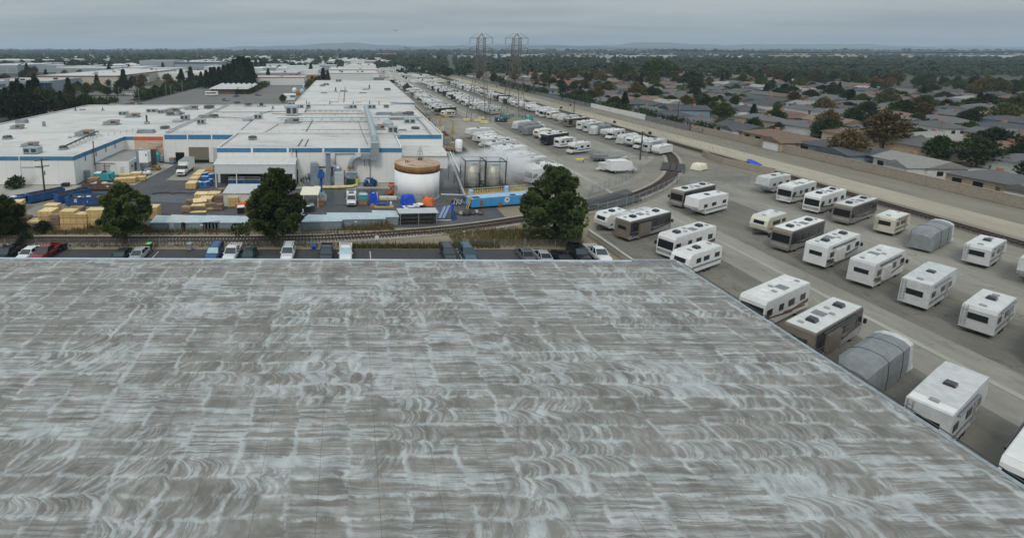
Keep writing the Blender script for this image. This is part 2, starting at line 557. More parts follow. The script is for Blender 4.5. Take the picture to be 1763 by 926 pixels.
DM('rail_steel', (0.075, 0.055, 0.045), 0.6, 0.4)
DM('sleeper', (0.075, 0.055, 0.042), 0.95, var=0.3, rnd=0.25)
DM('sleeper_pale', (0.26, 0.225, 0.17), 0.95, var=0.25)
DM('concrete', (0.42, 0.405, 0.36), 0.9, var=0.14, scale=0.5)
DM('block_wall', (0.36, 0.30, 0.235), 0.9, var=0.15, stretch=(1, 1, 2))
DM('grey_wall', (0.20, 0.20, 0.19), 0.9, var=0.15)
DM('white_line', (0.62, 0.61, 0.56), 0.8, var=0.25, scale=1.0)
DM('bark', (0.085, 0.06, 0.042), 0.95, var=0.3)
DM('red_band', (0.50, 0.05, 0.05), 0.6)
DM('office_glass', (0.10, 0.15, 0.19), 0.15, var=0.15, spec=0.6)
DM('office_wall', (0.30, 0.345, 0.37), 0.6, var=0.08)
DM('tan_wall', (0.52, 0.47, 0.39), 0.8, var=0.08)
DM('brown_band', (0.20, 0.13, 0.09), 0.8)
DM('building_white', (0.66, 0.665, 0.65), 0.75, var=0.08, rnd=0.12)
DM('navy', (0.03, 0.09, 0.19), 0.5)
DM('brick_red', (0.36, 0.19, 0.13), 0.85, var=0.12)
for k, c in (('black', (0.012, 0.012, 0.014)), ('charcoal', (0.035, 0.043, 0.05)), ('grey', (0.13, 0.14, 0.15)), ('silver', (0.42, 0.43, 0.44)), ('white', (0.72, 0.73, 0.73)),
             ('red', (0.22, 0.02, 0.022)), ('blue', (0.025, 0.085, 0.21)), ('green', (0.03, 0.07, 0.065)), ('teal', (0.05, 0.10, 0.14))):
    M['car_' + k] = mat('car_paint_' + k, c, 0.22, 0.15, var=0.04, spec=0.6)
M['roof_white'] = roof_white()
M['roof_grey'] = roof_white('grey_flat_roof', (0.50, 0.50, 0.485), (0.30, 0.29, 0.27))
M['wall_white'] = wall_panels('white_wall')
M['canopy_side'] = wall_panels('canopy_side', (0.62, 0.64, 0.64), 0.9)
M['coated_roof'] = painted_roof()
M['chain'] = mesh_wire('chain_link', (0.33, 0.36, 0.38), 0.26)
M['pine'] = leaf('pine_needles', (0.020, 0.040, 0.013), (0.130, 0.170, 0.052), 0.45)
M['pine_deep'] = leaf('deep_pine_needles', (0.018, 0.036, 0.013), (0.110, 0.150, 0.050), 0.45)
M['leaf_green'] = leaf('green_leaves', (0.022, 0.045, 0.012), (0.075, 0.105, 0.03), 0.6)
M['leaf_olive'] = leaf('olive_leaves', (0.045, 0.055, 0.018), (0.125, 0.130, 0.045), 0.6)
M['leaf_dark'] = leaf('dark_leaves', (0.013, 0.028, 0.013), (0.048, 0.070, 0.028), 0.5)
M['leaf_red'] = leaf('rusty_leaves', (0.07, 0.045, 0.02), (0.13, 0.10, 0.04), 0.6)
M['dry_grass'] = leaf('dry_grass_blades', (0.13, 0.105, 0.05), (0.26, 0.215, 0.11), 2.0)
M['weed'] = leaf('weed_blades', (0.06, 0.075, 0.02), (0.16, 0.15, 0.05), 2.0)
for k, c in (('grey', (0.125, 0.125, 0.125)), ('dark', (0.075, 0.078, 0.085)), ('tan', (0.20, 0.155, 0.11)), ('terracotta', (0.21, 0.095, 0.055)), ('brown', (0.16, 0.11, 0.08)), ('pale', (0.28, 0.27, 0.25))):
    M['tiles_' + k] = mat('roof_shingles_' + k, c, 0.9, var=0.16, scale=1.2, stretch=(1, 4, 1), rnd=0.15)
for k, c in (('white', (0.66, 0.65, 0.62)), ('cream', (0.56, 0.49, 0.36)), ('blue', (0.23, 0.30, 0.35)), ('tan', (0.44, 0.35, 0.25)), ('yellow', (0.62, 0.40, 0.08))):
    M['stucco_' + k] = mat('stucco_' + k, c, 0.9, var=0.08, rnd=0.1)
M['soil'] = ground_mat('soil', (0.29, 0.245, 0.17), (0.18, 0.15, 0.10), s1=0.05, s2=0.5, fine=0.22)
M['plain'] = ground_mat('plain_ground', (0.085, 0.085, 0.065), (0.05, 0.058, 0.035), s1=0.008, s2=0.06, amt=0.9)
M['asphalt'] = ground_mat('yard_asphalt', (0.115, 0.118, 0.122), (0.065, 0.067, 0.07), s1=0.04, s2=0.35, amt=0.9)
M['asphalt_dark'] = ground_mat('dark_asphalt', (0.055, 0.056, 0.058), (0.085, 0.085, 0.083), s1=0.06, s2=0.7, amt=0.9)
M['asphalt_far'] = ground_mat('car_park_asphalt', (0.15, 0.145, 0.14), (0.205, 0.195, 0.18), s1=0.03, s2=0.4, amt=0.8)
M['lot'] = ground_mat('storage_lot_paving', (0.33, 0.312, 0.268), (0.185, 0.176, 0.152), s1=0.045, s2=0.3, amt=1.0, stretch=(1, 0.4), cracks=(0.09, 0.006))
M['lot_dark'] = ground_mat('stained_lot_paving', (0.14, 0.132, 0.115), (0.23, 0.215, 0.182), s1=0.07, s2=0.5, amt=1.0, stretch=(1, 0.5), cracks=(0.12, 0.006))
M['conc_ground'] = ground_mat('concrete_paving', (0.40, 0.385, 0.34), (0.27, 0.26, 0.23), s1=0.07, s2=0.4, amt=0.8)
M['puddle'] = ground_mat('wet_paving', (0.06, 0.065, 0.072), (0.10, 0.11, 0.12), rough=0.25, s1=0.1, s2=0.5)
M['corridor'] = ground_mat('corridor_dirt', (0.43, 0.385, 0.295), (0.26, 0.235, 0.18), s1=0.04, s2=0.2, amt=0.9, stretch=(1, 0.25), fine=0.2)
M['corridor_grey'] = ground_mat('corridor_gravel', (0.185, 0.172, 0.138), (0.275, 0.25, 0.195), s1=0.05, s2=0.25, amt=0.9, stretch=(1, 0.25), fine=0.2)
M['ballast_dark'] = ground_mat('dark_ballast', (0.10, 0.09, 0.08), (0.16, 0.145, 0.125), s1=0.2, s2=1.5, amt=0.8, fine=0.4)
M['ballast'] = ground_mat('ballast', (0.36, 0.33, 0.28), (0.26, 0.24, 0.20), s1=0.2, s2=1.5, amt=0.8, fine=0.5)
M['spur_soil'] = ground_mat('spur_soil', (0.25, 0.235, 0.195), (0.165, 0.155, 0.125), s1=0.06, s2=0.4, amt=0.9)
M['lawn'] = ground_mat('lawn', (0.12, 0.14, 0.035), (0.20, 0.19, 0.07), s1=0.1, s2=0.8)


# ------------------------------------------------------------------ ground
def sheet(name, pts, z, m, kind='structure'):
    mb = MB().poly([(x, y, z) for x, y in pts], m)
    return tag(mb.build(name), kind=kind)


def rect(name, x0, x1, y0, y1, z, m): return sheet(name, [(x0, y0), (x1, y0), (x1, y1), (x0, y1)], z, m)


rect('ground', -20000, 20000, -1500, 30000, -0.15, M['plain'])
sheet('soil_ground', [(-160, 60), (45, 60), (60, 88), (36, 108), (-160, 108)], -0.11, M['soil'])
rect('car_park_paving', -160, 39.5, 10, 72.4, -0.06, M['asphalt_dark'])
rect('yard_paving', -130, 29.5, 82.0, 136, -0.08, M['asphalt'])
rect('plant_paving', 29.5, 37, 96, 420, -0.085, M['lot_dark'])
sheet('storage_lot_paving', [(37, 99), (50, 100), (67, 111), (75, 118), (78, 126), (88, 136), (96, 150), (101.5, 165), (101.5, 560), (37, 560)], -0.07, M['lot'])
for x0, x1, y0, y1 in ((39.5, 54, 108, 172), (62.5, 77.5, 141, 205), (86, 100, 140, 470), (62.5, 77.5, 222, 470), (39.5, 54, 221, 470)):
    rect('parking_bay_paving', x0, x1, y0, y1, -0.05, M['lot_dark'])
rect('pavement_gutter', 57.4, 58.6, 101, 520, -0.04, M['conc_ground'])
rect('rail_corridor_ground', 101.5, 134, 20, 1600, -0.09, M['corridor_grey'])
rect('spur_ground', 44, 101.4, 86, 172, -0.115, M['spur_soil'])
rect('corridor_dirt_path', 112.5, 121.5, 20, 1600, -0.075, M['corridor'])
sheet('right_yard_paving', [(41, 20), (101.5, 20), (101.5, 112), (83, 113), (74, 106), (64, 98), (52, 90), (46, 86), (42, 80)], -0.07, M['lot'])
sheet('parking_bay_paving', [(41.5, 20), (56, 20), (56, 79), (43, 79)], -0.05, M['lot_dark'])
sheet('parking_bay_paving', [(66, 20), (80, 20), (80, 97), (70, 99), (64, 93)], -0.05, M['lot_dark'])
sheet('pavement_gutter', [(60.6, 20), (61.4, 20), (61.4, 92), (60.6, 92)], -0.04, M['conc_ground'])
rect('far_car_park_paving', -124, -24, 216, 430, -0.08, M['asphalt_far'])
rect('office_car_park_paving', -190, -131, 245, 420, -0.085, M['asphalt_far'])
rect('road', -131, -126, 200, 700, -0.07, M['asphalt'])
# paler concrete strips and the wet patch in the works yard
sheet('concrete_apron', [G(175, 318), G(232, 318), G(300, 284), G(268, 279)], -0.05, M['conc_ground'])
sheet('concrete_apron', [G(285, 310), G(300, 300), G(318, 283), G(366, 281), G(368, 300), G(330, 310)], -0.055, M['lot'])
rect('concrete_apron', -130, -62, 98.5, 109, -0.055, M['conc_ground'])
sheet('concrete_apron', [G(0, 372), G(200, 372), G(215, 336), G(0, 330)], -0.058, M['lot'])
sheet('wet_paving', [G(252, 347), G(330, 350), G(332, 337), G(262, 334)], -0.045, M['puddle'])
sheet('wet_paving', [G(560, 352), G(600, 352), G(655, 336), G(672, 326), G(560, 330)], -0.045, M['puddle'])
rect('concrete_plinth', -12, 9.5, 106.0, 110.9, -0.04, M['conc_ground'])
# painted bay lines in the front car park
ml = MB()
for i in (-11, -8, -7, 1, 6):
    x = i * 2.75 + 0.6
    ml.box(x - 0.05, x + 0.05, 66.0, 71.6, -0.055, -0.05, M['white_line'])
tag(ml.build('parking_line_markings'), kind='structure')


# ------------------------------------------------------------------ railway
def catmull(pts, step):
    out = []
    P = [pts[0]] + list(pts) + [pts[-1]]
    for i in range(1, len(P) - 2):
        a, b, c, d = (Vector((*P[i + k], 0)) for k in (-1, 0, 1, 2))
        n = max(2, int((c - b).length / step))
        for k in range(n):
            t = k / n
            out.append(0.5 * ((2 * b) + (c - a) * t + (2 * a - 5 * b + 4 * c - d) * t * t + (3 * b - a - 3 * c + d) * t ** 3))
    out.append(Vector((*pts[-1], 0)))
    return out


def at_dist(path, step):
    """Points at an even spacing with their direction."""
    out, acc, nxt = [], 0.0, 0.0
    for a, b in zip(path, path[1:]):
        L = (b - a).length
        while nxt <= acc + L and L > 0:
            out.append((a.lerp(b, (nxt - acc) / L), (b - a).normalized())); nxt += step
        acc += L
    return out


def strip(path, off0, off1, z, m, mb):
    vs = []
    for i, p in enumerate(path):
        d = (path[min(i + 1, len(path) - 1)] - path[max(i - 1, 0)]).normalized(); nrm = Vector((-d.y, d.x, 0))
        vs += [tuple(p + nrm * off0 + Vector((0, 0, z))), tuple(p + nrm * off1 + Vector((0, 0, z)))]
    mb.add(vs, [(2 * i, 2 * i + 1, 2 * i + 3, 2 * i + 2) for i in range(len(path) - 1)], m)


def railway(label, pts, singles, step=2.0, bed='ballast'):
    path = catmull(pts, step)
    b = MB(); strip(path, 2.1, -2.1, -0.04, M[bed], b)
    tag(b.build('ballast_ground'), kind='structure')
    k = Kit('railway_track', label, 'railway track', 'railway tracks')
    for s in (-1, 1):
        q = k.part('rail')
        for o0, o1, z in ((s * 0.72 + 0.05, s * 0.72 - 0.05, 0.26),): strip(path, o0, o1, z, M['rail_steel'], q)
        for o in (0.05, -0.05):
            vs = []
            for i, p in enumerate(path):
                d = (path[min(i + 1, len(path) - 1)] - path[max(i - 1, 0)]).normalized(); n = Vector((-d.y, d.x, 0))
                vs += [tuple(p + n * (s * 0.72 + o) + Vector((0, 0, 0.06))), tuple(p + n * (s * 0.72 + o) + Vector((0, 0, 0.26)))]
            q.add(vs, [(2 * i, 2 * i + 1, 2 * i + 3, 2 * i + 2) for i in range(len(path) - 1)], M['rail_steel'])
    root = k.finish()
    sl = MB().box(-0.115, 0.115, -1.3, 1.3, -0.05, 0.09, M['sleeper']).build('sleeper', root)
    first, rest = True, MB()
    for i, (p, d) in enumerate(at_dist(path, 0.56 if singles else 0.7)):
        a = math.atan2(d.y, d.x) + rng.uniform(-0.03, 0.03)
        vis = singles and singles[0] < p.x < singles[1] and p.y < 130
        if vis and (i % 2 == 0 or singles[2]):
            o = sl if first else sl.copy()
            if not first: col.objects.link(o); o.parent = root
            o.location = p; o.rotation_euler = (0, 0, a); first = False
        else:
            rest.rbox(p.x, p.y, -0.05, 0.28, 2.6, 0.14, a, M['sleeper'])
    o = rest.build('sleeper_bed', root); o['kind'] = 'stuff'
    if first: bpy.data.objects.remove(sl)
    return root


spur = [(-160, 76.1), (-90, 76.1), (-40, 76.1), (-11.7, 76.4), (0, 77.4), (10, 79.2), (18, 81.0), (26.2, 83.6), (34.9, 87.0), (45.5, 91.0), (52.3, 94.6), (58.1, 98.2), (64.9, 102.9), (72.7, 109.3),
        (80.3, 117.2), (87.9, 127.5), (95.2, 139.6), (100.2, 152.6), (103.0, 166), (104.2, 180), (104.5, 202), (104.5, 221), (104.5, 260)]
railway('single rusty railway spur curving from the works fence round to the main line', spur, (-30, 34, True))
railway('left track of the straight double main line beside the storage lot', [(104.5, 262), (104.5, 600), (104.5, 1500)], None, 30, 'ballast_dark')
railway('right track of the straight double main line next to pale dirt strip', [(109.0, 20), (109.0, 400), (109.0, 1500)], None, 30, 'ballast_dark')
# old goods siding beside the white factory
railway('old goods siding running close along the right wall of the white factory', [(35.3, 104), (35.3, 200), (35.3, 460)], None, 30, 'ballast_dark')
# rubber and tarmac road crossings over the spur
sheet('road_crossing', [G(1004, 362), G(1052, 350), G(1096, 334), G(1078, 325), G(1035, 337), G(1006, 344)], -0.035, M['asphalt'])
cp = catmull([(83.5, 121.5), (86.5, 125.5), (89.5, 130)], 1.0)
mb = MB()
for a, b_ in ((-2.6, -0.9), (-0.55, 0.55), (0.9, 2.6)): strip(cp, b_, a, 0.27, M['asphalt_dark'], mb)
tag(mb.build('road_crossing_boards'), kind='structure')
mb = MB()
for a, b_ in ((-2.6, -0.85), (-0.6, 0.6), (0.85, 2.4)): strip(catmull([(49.5, 92.8), (54, 95.6), (60, 99.5)], 1.0), b_, a, 0.27, M['asphalt_dark'], mb)
tag(mb.build('road_crossing_boards'), kind='structure')


# ------------------------------------------------------------------ buildings
def offset_poly(poly, d):
    """Moves every edge of a counter-clockwise outline inwards by d."""
    n, out = len(poly), []
    for i in range(n):
        p0, p1, p2 = Vector(poly[i - 1]), Vector(poly[i]), Vector(poly[(i + 1) % n])
        e0, e1 = (p1 - p0).normalized(), (p2 - p1).normalized()
        n0, n1 = Vector((-e0.y, e0.x)), Vector((-e1.y, e1.x))
        bis = n0 + n1
        k = d / max(0.2, bis.dot(n0))
        out.append((p1.x + bis.x * k, p1.y + bis.y * k))
    return out


def shell(kit, poly, h, wall, roof, par=0.45, th=0.3, cap=None, z0=0.0, names=('wall', 'roof', 'coping')):
    w, r, c = kit.part(names[0]), kit.part(names[1]), kit.part(names[2])
    inn = offset_poly(poly, th)
    n = len(poly)
    for i in range(n):
        j = (i + 1) % n
        a, b = poly[i], poly[j]; c0, c1 = inn[i], inn[j]
        w.add([(*a, z0), (*b, z0), (*b, h), (*a, h)], [(0, 1, 2, 3)], wall)
        w.add([(*c1, h - par - 0.05), (*c0, h - par - 0.05), (*c0, h), (*c1, h)], [(0, 1, 2, 3)], roof)
        c.add([(*a, h + .003), (*b, h + .003), (*c1, h + .003), (*c0, h + .003)], [(0, 1, 2, 3)], cap or M['white_paint'])
    r.poly([(x, y, h - par) for x, y in inn], roof)
    return w


def band(kit, segs, z0, z1, m, out=0.06, name='painted_band', label=None):
    """Painted board along wall tops: segs are wall runs ((x, y), (x, y)) with the outside on the right of the run."""
    b = kit.part(name, label=label)
    for (a, c) in segs:
        a, c = Vector(a), Vector(c); d = (c - a).normalized(); nr = Vector((d.y, -d.x)) * out
        p = [a, c, c + nr, a + nr]
        b.prism([tuple(q) for q in (p[3], p[2], p[1], p[0])], z0, z1, m)
    return b


def ribs(kit, xs, y, z0, z1, m, w=0.35, d=0.12, name='pilaster'):
    for x in xs: kit.part(name).box(x - w / 2, x + w / 2, y - d, y + 0.05, z0, z1, m)


# left wing of the white factory (its front yard notch holds the grey-roofed annex)
k = Kit('factory_building', 'left wing of the white factory with low blue-banded front and utility pole before it', 'factory')
pa = [(-130, 109.2), (-63.5, 109.2), (-63.5, 135), (-52.2, 135), (-52.2, 214), (-116, 214), (-116, 160)]
pa = [(-116, 109.2), (-63.5, 109.2), (-63.5, 135), (-51.9, 135), (-51.9, 214), (-116, 214)]
shell(k, pa, 6.85, M['wall_white'], M['roof_white'])
band(k, [((-116, 109.2), (-63.5, 109.2)), ((-63.5, 109.2), (-63.5, 135))], 5.75, 6.7, M['band_blue'])
band(k, [((-63.44, 135), (-60.9, 135))], 5.75, 6.7, M['band_blue'])
band(k, [((-60.85, 135), (-51.9, 135))], 5.6, 6.7, M['band_orange'], name='orange_band', label='orange painted band at the inner corner')
k.part('peach_wall').box(-60.8, -51.95, 134.94, 135.02, 0, 5.6, M['peach_wall'])
for x in (-108, -99, -87.5, -76): k.part('rib').box(x - .1, x + .1, 109.06, 109.2, 0, 6.7, M['wall_white'])
for y in (114, 119, 124, 129): k.part('rib').box(-63.55, -63.34, y - .1, y + .1, 4.6, 6.8, M['band_blue'])
d = k.part('sliding_door'); d.box(-75.5, -70.8, 109.10, 109.2, 0, 4.1, M['white_paint']); d.box(-75.7, -70.6, 109.04, 109.2, 4.1, 4.25, M['grey_metal'])
d = k.part('sliding_door'); d.box(-103, -96, 109.10, 109.2, 0, 4.3, M['white_paint']); d.box(-103.2, -95.8, 109.04, 109.2, 4.3, 4.45, M['grey_metal'])
k.finish()

# annex with the flat grey roof in the notch
k = Kit('annex_building', 'low white annex with flat grey roof in the factory yard corner', 'annex')
pa = [(-63.3, 118.2), (-55.0, 118.2), (-55.0, 133.2), (-63.3, 133.2)]
shell(k, pa, 3.4, M['wall_white'], M['annex_roof'], 0.25, 0.25)
q = k.part('roller_door'); q.box(-61.4, -59.9, 118.1, 118.2, 0, 2.3, M['shed_roof']); q.box(-61.6, -59.7, 118.02, 118.2, 2.3, 2.4, M['rust_dark'])
k.part('door').box(-57.2, -56.3, 118.12, 118.2, 0, 2.1, M['shed_wall'])
k.part('door').box(-55.0, -54.9, 121.2, 122.5, 0, 2.4, M['navy'])
k.part('doorway').box(-55.0, -54.92, 123.2, 124.8, 0, 2.3, M['dark_void'])
k.part('wall_lamp').box(-55.0, -54.8, 119.6, 119.9, 1.7, 2.2, M['black'])
k.part('eaves_pipe').tube([(-63.3, 118.0, 3.0), (-58.6, 118.0, 3.0), (-58.6, 118.0, 2.7)], 0.07, M['rust_dark'], 6)
k.finish()

# middle hall
k = Kit('factory_building', 'wide middle hall of the white factory with brown roller door', 'factory')
pb = [(-51.4, 132), (26.2, 132), (27.0, 206), (-51.4, 206)]
shell(k, pb, 8.0, M['wall_white'], M['roof_white'], 0.5)
band(k, [((-51.4, 132), (-30.4, 132))], 6.5, 7.75, M['band_blue'])
band(k, [((12.3, 132), (26.2, 132))], 6.6, 7.75, M['band_blue'])
ribs(k, (-51.2, -44.6, -37.9), 132, 0, 8.06, M['wall_white'])
ribs(k, (26.0,), 132, 0, 8.06, M['wall_white'], 0.4)
k.part('doorway', label='open black doorway beside the truck').box(-48.2, -45.8, 131.93, 132.02, 0, 2.8, M['dark_void'])
q = k.part('roller_door'); q.box(-44.6, -38.9, 131.9, 132.02, 0.7, 4.3, M['roll_door'])
for i in range(12): q.box(-44.6, -38.9, 131.86, 131.9, 0.75 + i * 0.3, 0.79 + i * 0.3, M['roll_door'])
k.part('door_gap').box(-44.6, -38.9, 131.93, 132.03, 0, 0.7, M['dark_void'])
q = k.part('side_door'); q.box(-38.2, -36.6, 131.92, 132.02, 0, 4.2, M['shed_roof'])
q = k.part('lean_to_roof'); q.add([(13.0, 132, 4.7), (25.8, 132, 4.7), (26.6, 124.5, 3.6), (13.0, 124.5, 3.6)], [(0, 3, 2, 1)], M['roof_white']); q.box(13.0, 26.6, 124.4, 124.6, 3.35, 3.6, M['white_paint'])
k.part('lean_to_wall').box(13.4, 26.2, 124.7, 131.9, 0, 3.3, M['wall_white'])
q = k.part('handrail')
for i in range(30):
    x = -50 + i * 2.2
    q.cyl((x, 132.6, 7.9), (x, 132.6, 8.9), 0.035, M['galvanised'], n=5)
q.tube([(-50.5, 132.6, 8.9), (14, 132.6, 8.9)], 0.035, M['galvanised'], 5)
q.tube([(-50.5, 132.6, 8.45), (14, 132.6, 8.45)], 0.025, M['galvanised'], 5)
k.part('expansion_joint').prism([(-51.9, 135), (-51.3, 135), (-51.3, 205), (-51.9, 205)], 7.7, 8.1, M['annex_roof'])
k.finish()

# projecting front hall
k = Kit('factory_building', 'projecting front hall of the white factory under the big silver duct', 'factory')
pc = [(-30.8, 111), (12.5, 111), (12.9, 131.8), (-30.8, 131.8)]
shell(k, pc, 8.45, M['wall_white'], M['roof_white'], 0.45)
band(k, [((-30.8, 111), (12.5, 111))], 7.3, 8.3, M['band_blue'])
ribs(k, (-22.6, -14.2, -5.9, 2.5), 111, 0, 8.5, M['wall_white'], 0.5, 0.1)
for x, mm in ((-13.3, 'pale_yellow'), (-12.2, 'dark_metal'), (5.1, 'galvanised')):
    k.part('downpipe').cyl((x, 110.8, 0), (x, 110.8, 8.0), 0.1, M[mm], n=8)
k.part('doorway').box(-13.0, -11.9, 110.9, 111.02, 0, 3.2, M['dark_void'])
k.part('wall_pipe').tube([(-3.1, 110.8, 2.5), (-3.1, 110.8, 7.0), (1.5, 110.8, 7.1)], 0.13, M['grey_metal'], 6)
k.finish()

# rear hall
k = Kit('factory_building', 'long rear hall of the white factory behind the rooftop pipes', 'factory')
pe = [(-23.0, 206.3), (28.3, 206.3), (30.0, 360), (-24.0, 360)]
shell(k, pe, 8.7, M['wall_white'], M['roof_white'], 0.3)
q = k.part('painted_band'); q.add([(17.5, 206.2, 8.6), (28.3, 206.2, 8.6), (28.3, 206.2, 7.8), (18.5, 206.2, 8.3)], [(0, 3, 2, 1)], M['band_blue'])
k.part('ridge_joint').box(-2.2, -1.9, 207, 300, 8.42, 8.62, M['dark_metal'])
k.part('ridge_joint').box(-4.6, -4.5, 207, 290, 8.42, 8.55, M['annex_roof'])
for x in (-18, -8, 2, 9, 13): k.part('vent_pipe').cyl((x, 206.0, 7.3), (x, 206.0, 9.6), 0.14, M['dark_metal'], n=6)
k.finish()

# loading canopy on the front hall
k = Kit('loading_canopy', 'pale corrugated loading canopy against the front hall, left of the dust collectors', 'canopy')
q = k.part('roof'); q.add([(a, b, c + d) for d in (0, .12) for a, b, c in ((-30.6, 106.4, 5.35), (-12.0, 106.4, 5.35), (-12.0, 110.9, 6.0), (-30.6, 110.9, 6.0))], [(0, 3, 2, 1), (4, 5, 6, 7), (0, 1, 5, 4), (1, 2, 6, 5), (3, 0, 4, 7)], M['canopy_roof'])
k.part('skirt').box(-30.3, -12.2, 106.5, 106.6, 3.3, 5.35, M['canopy_side'])
k.part('end_wall').box(-12.5, -12.2, 106.6, 110.8, 0, 5.35, M['wall_white'])
for x in (-30.1, -25.4, -18.4, -12.6): k.part('post').box(x - .1, x + .1, 106.6, 106.8, 0, 3.3, M['white_paint'])
k.part('back_wall').box(-30.2, -12.6, 110.7, 110.9, 0, 3.3, M['dark_metal'])
k.finish()

# nearest warehouse, seen as its brushed roof
k = Kit('warehouse_building', 'near warehouse whose tan roof carries brushed pale coating strokes', 'warehouse')
pn = [(-150, 9), (38.4, 9), (38.4, 53.6), (33.0, 53.75), (-150, 55.6)]
w, r, c = k.part('wall'), k.part('roof'), k.part('roof_edge')
for i in range(5):
    a, b = pn[i], pn[(i + 1) % 5]
    w.add([(*a, 0), (*b, 0), (*b, 6.44), (*a, 6.44)], [(0, 1, 2, 3)], M['wall_white'])
r.poly([(x, y, 6.5) for x, y in pn], M['coated_roof'])
inn, o_ = offset_poly(pn, 0.26), offset_poly(pn, -0.06)
for i in range(1, 5):
    j = (i + 1) % 5
    a, b = [Vector(q) for q in (o_[i], o_[j])]; c0, c1 = Vector(inn[i]), Vector(inn[j])
    for p in ((a, b, c1, c0),):
        dz = 0
        c.add([(*p[0], 6.15), (*p[1], 6.15), (*p[0], 6.57 + dz), (*p[1], 6.57 + dz), (*p[2], 6.555), (*p[3], 6.555), (*p[2], 6.49), (*p[3], 6.49)], [(0, 1, 3, 2), (2, 3, 4, 5), (5, 4, 6, 7)], M['galvanised'] if i == 1 else M['container_top'])
q = k.part('parapet_kerb', label='raised kerb at the far right corner'); q.box(33.2, 38.3, 53.35, 53.6, 6.5, 6.78, M['grey_metal'])
k.part('edge_rail').tube([(38.45, 53, 6.75), (38.45, 10, 6.75)], 0.04, M['dark_metal'], 6)
k.finish()


# ------------------------------------------------------------------ roof plant
def roof_unit(label, x, y, z, sx, sy, sz, kind, rz=0.0, group='units on the white factory roofs'):
    k = Kit('rooftop_unit', label, 'rooftop unit', group)
    if kind == 'hood':            # sheet metal box under a sloping brown-topped cowl
        k.part('curb').box(-sx * .62, sx * .62, -sy * .62, sy * .62, 0, 0.12, M['annex_roof'])
        k.part('cabinet').box(-sx / 2, sx / 2, -sy / 2, sy / 2, 0.12, sz * .55, M['grey_metal'])
        k.part('cowl').prof([(-sx * .55, sz * .55), (sx * .55, sz * .55), (sx * .55, sz), (-sx * .2, sz), (-sx * .55, sz * .7)], -sy * .55, sy * .55, M['grey_metal'], top=M['rust'])
        k.part('louvre').box(sx * .1, sx * .5, -sy * .57, -sy * .55, sz * .5, sz * .9, M['dark_metal'])
    elif kind == 'fan':           # dark mushroom fan
        k.part('curb').box(-sx / 2, sx / 2, -sy / 2, sy / 2, 0, sz * .5, M['grey_metal'])
        k.part('fan_cap').lathe(0, 0, [(sx * .5, sz * .5), (sx * .58, sz * .62), (sx * .5, sz * .9), (sx * .15, sz)], M['dark_metal'], 12)
    elif kind == 'cooler':        # square cooler with dark louvred sides
        k.part('cabinet').box(-sx / 2, sx / 2, -sy / 2, sy / 2, 0.15, sz, M['galvanised'])
        for s in (-.25, .25): k.part('louvre').box(sx * s - sx * .17, sx * s + sx * .17, -sy / 2 - .02, -sy / 2, sz * .25, sz * .85, M['dark_metal'])
        k.part('leg_frame').box(-sx * .45, sx * .45, -sy * .45, sy * .45, 0, 0.15, M['dark_metal'])
    elif kind == 'stack':         # vent stack on a base
        k.part('base').box(-sx / 2, sx / 2, -sy / 2, sy / 2, 0, sz * .3, M['grey_metal'])
        k.part('stack').cyl((0, 0, sz * .3), (0, 0, sz), sx * .22, M['dark_metal'], n=8)
    elif kind == 'dome':
        k.part('drum').lathe(0, 0, [(sx * .5, 0), (sx * .5, sz * .6), (sx * .3, sz * .85), (0.05, sz)], M['galvanised'], 12)
    elif kind == 'hatch':
        k.part('frame').box(-sx / 2, sx / 2, -sy / 2, sy / 2, 0, sz * .6, M['annex_roof']); k.part('lid').box(-sx * .45, sx * .45, -sy * .45, sy * .45, sz * .6, sz, M['duct_blue'])
    return k.finish((x, y, z), rz)


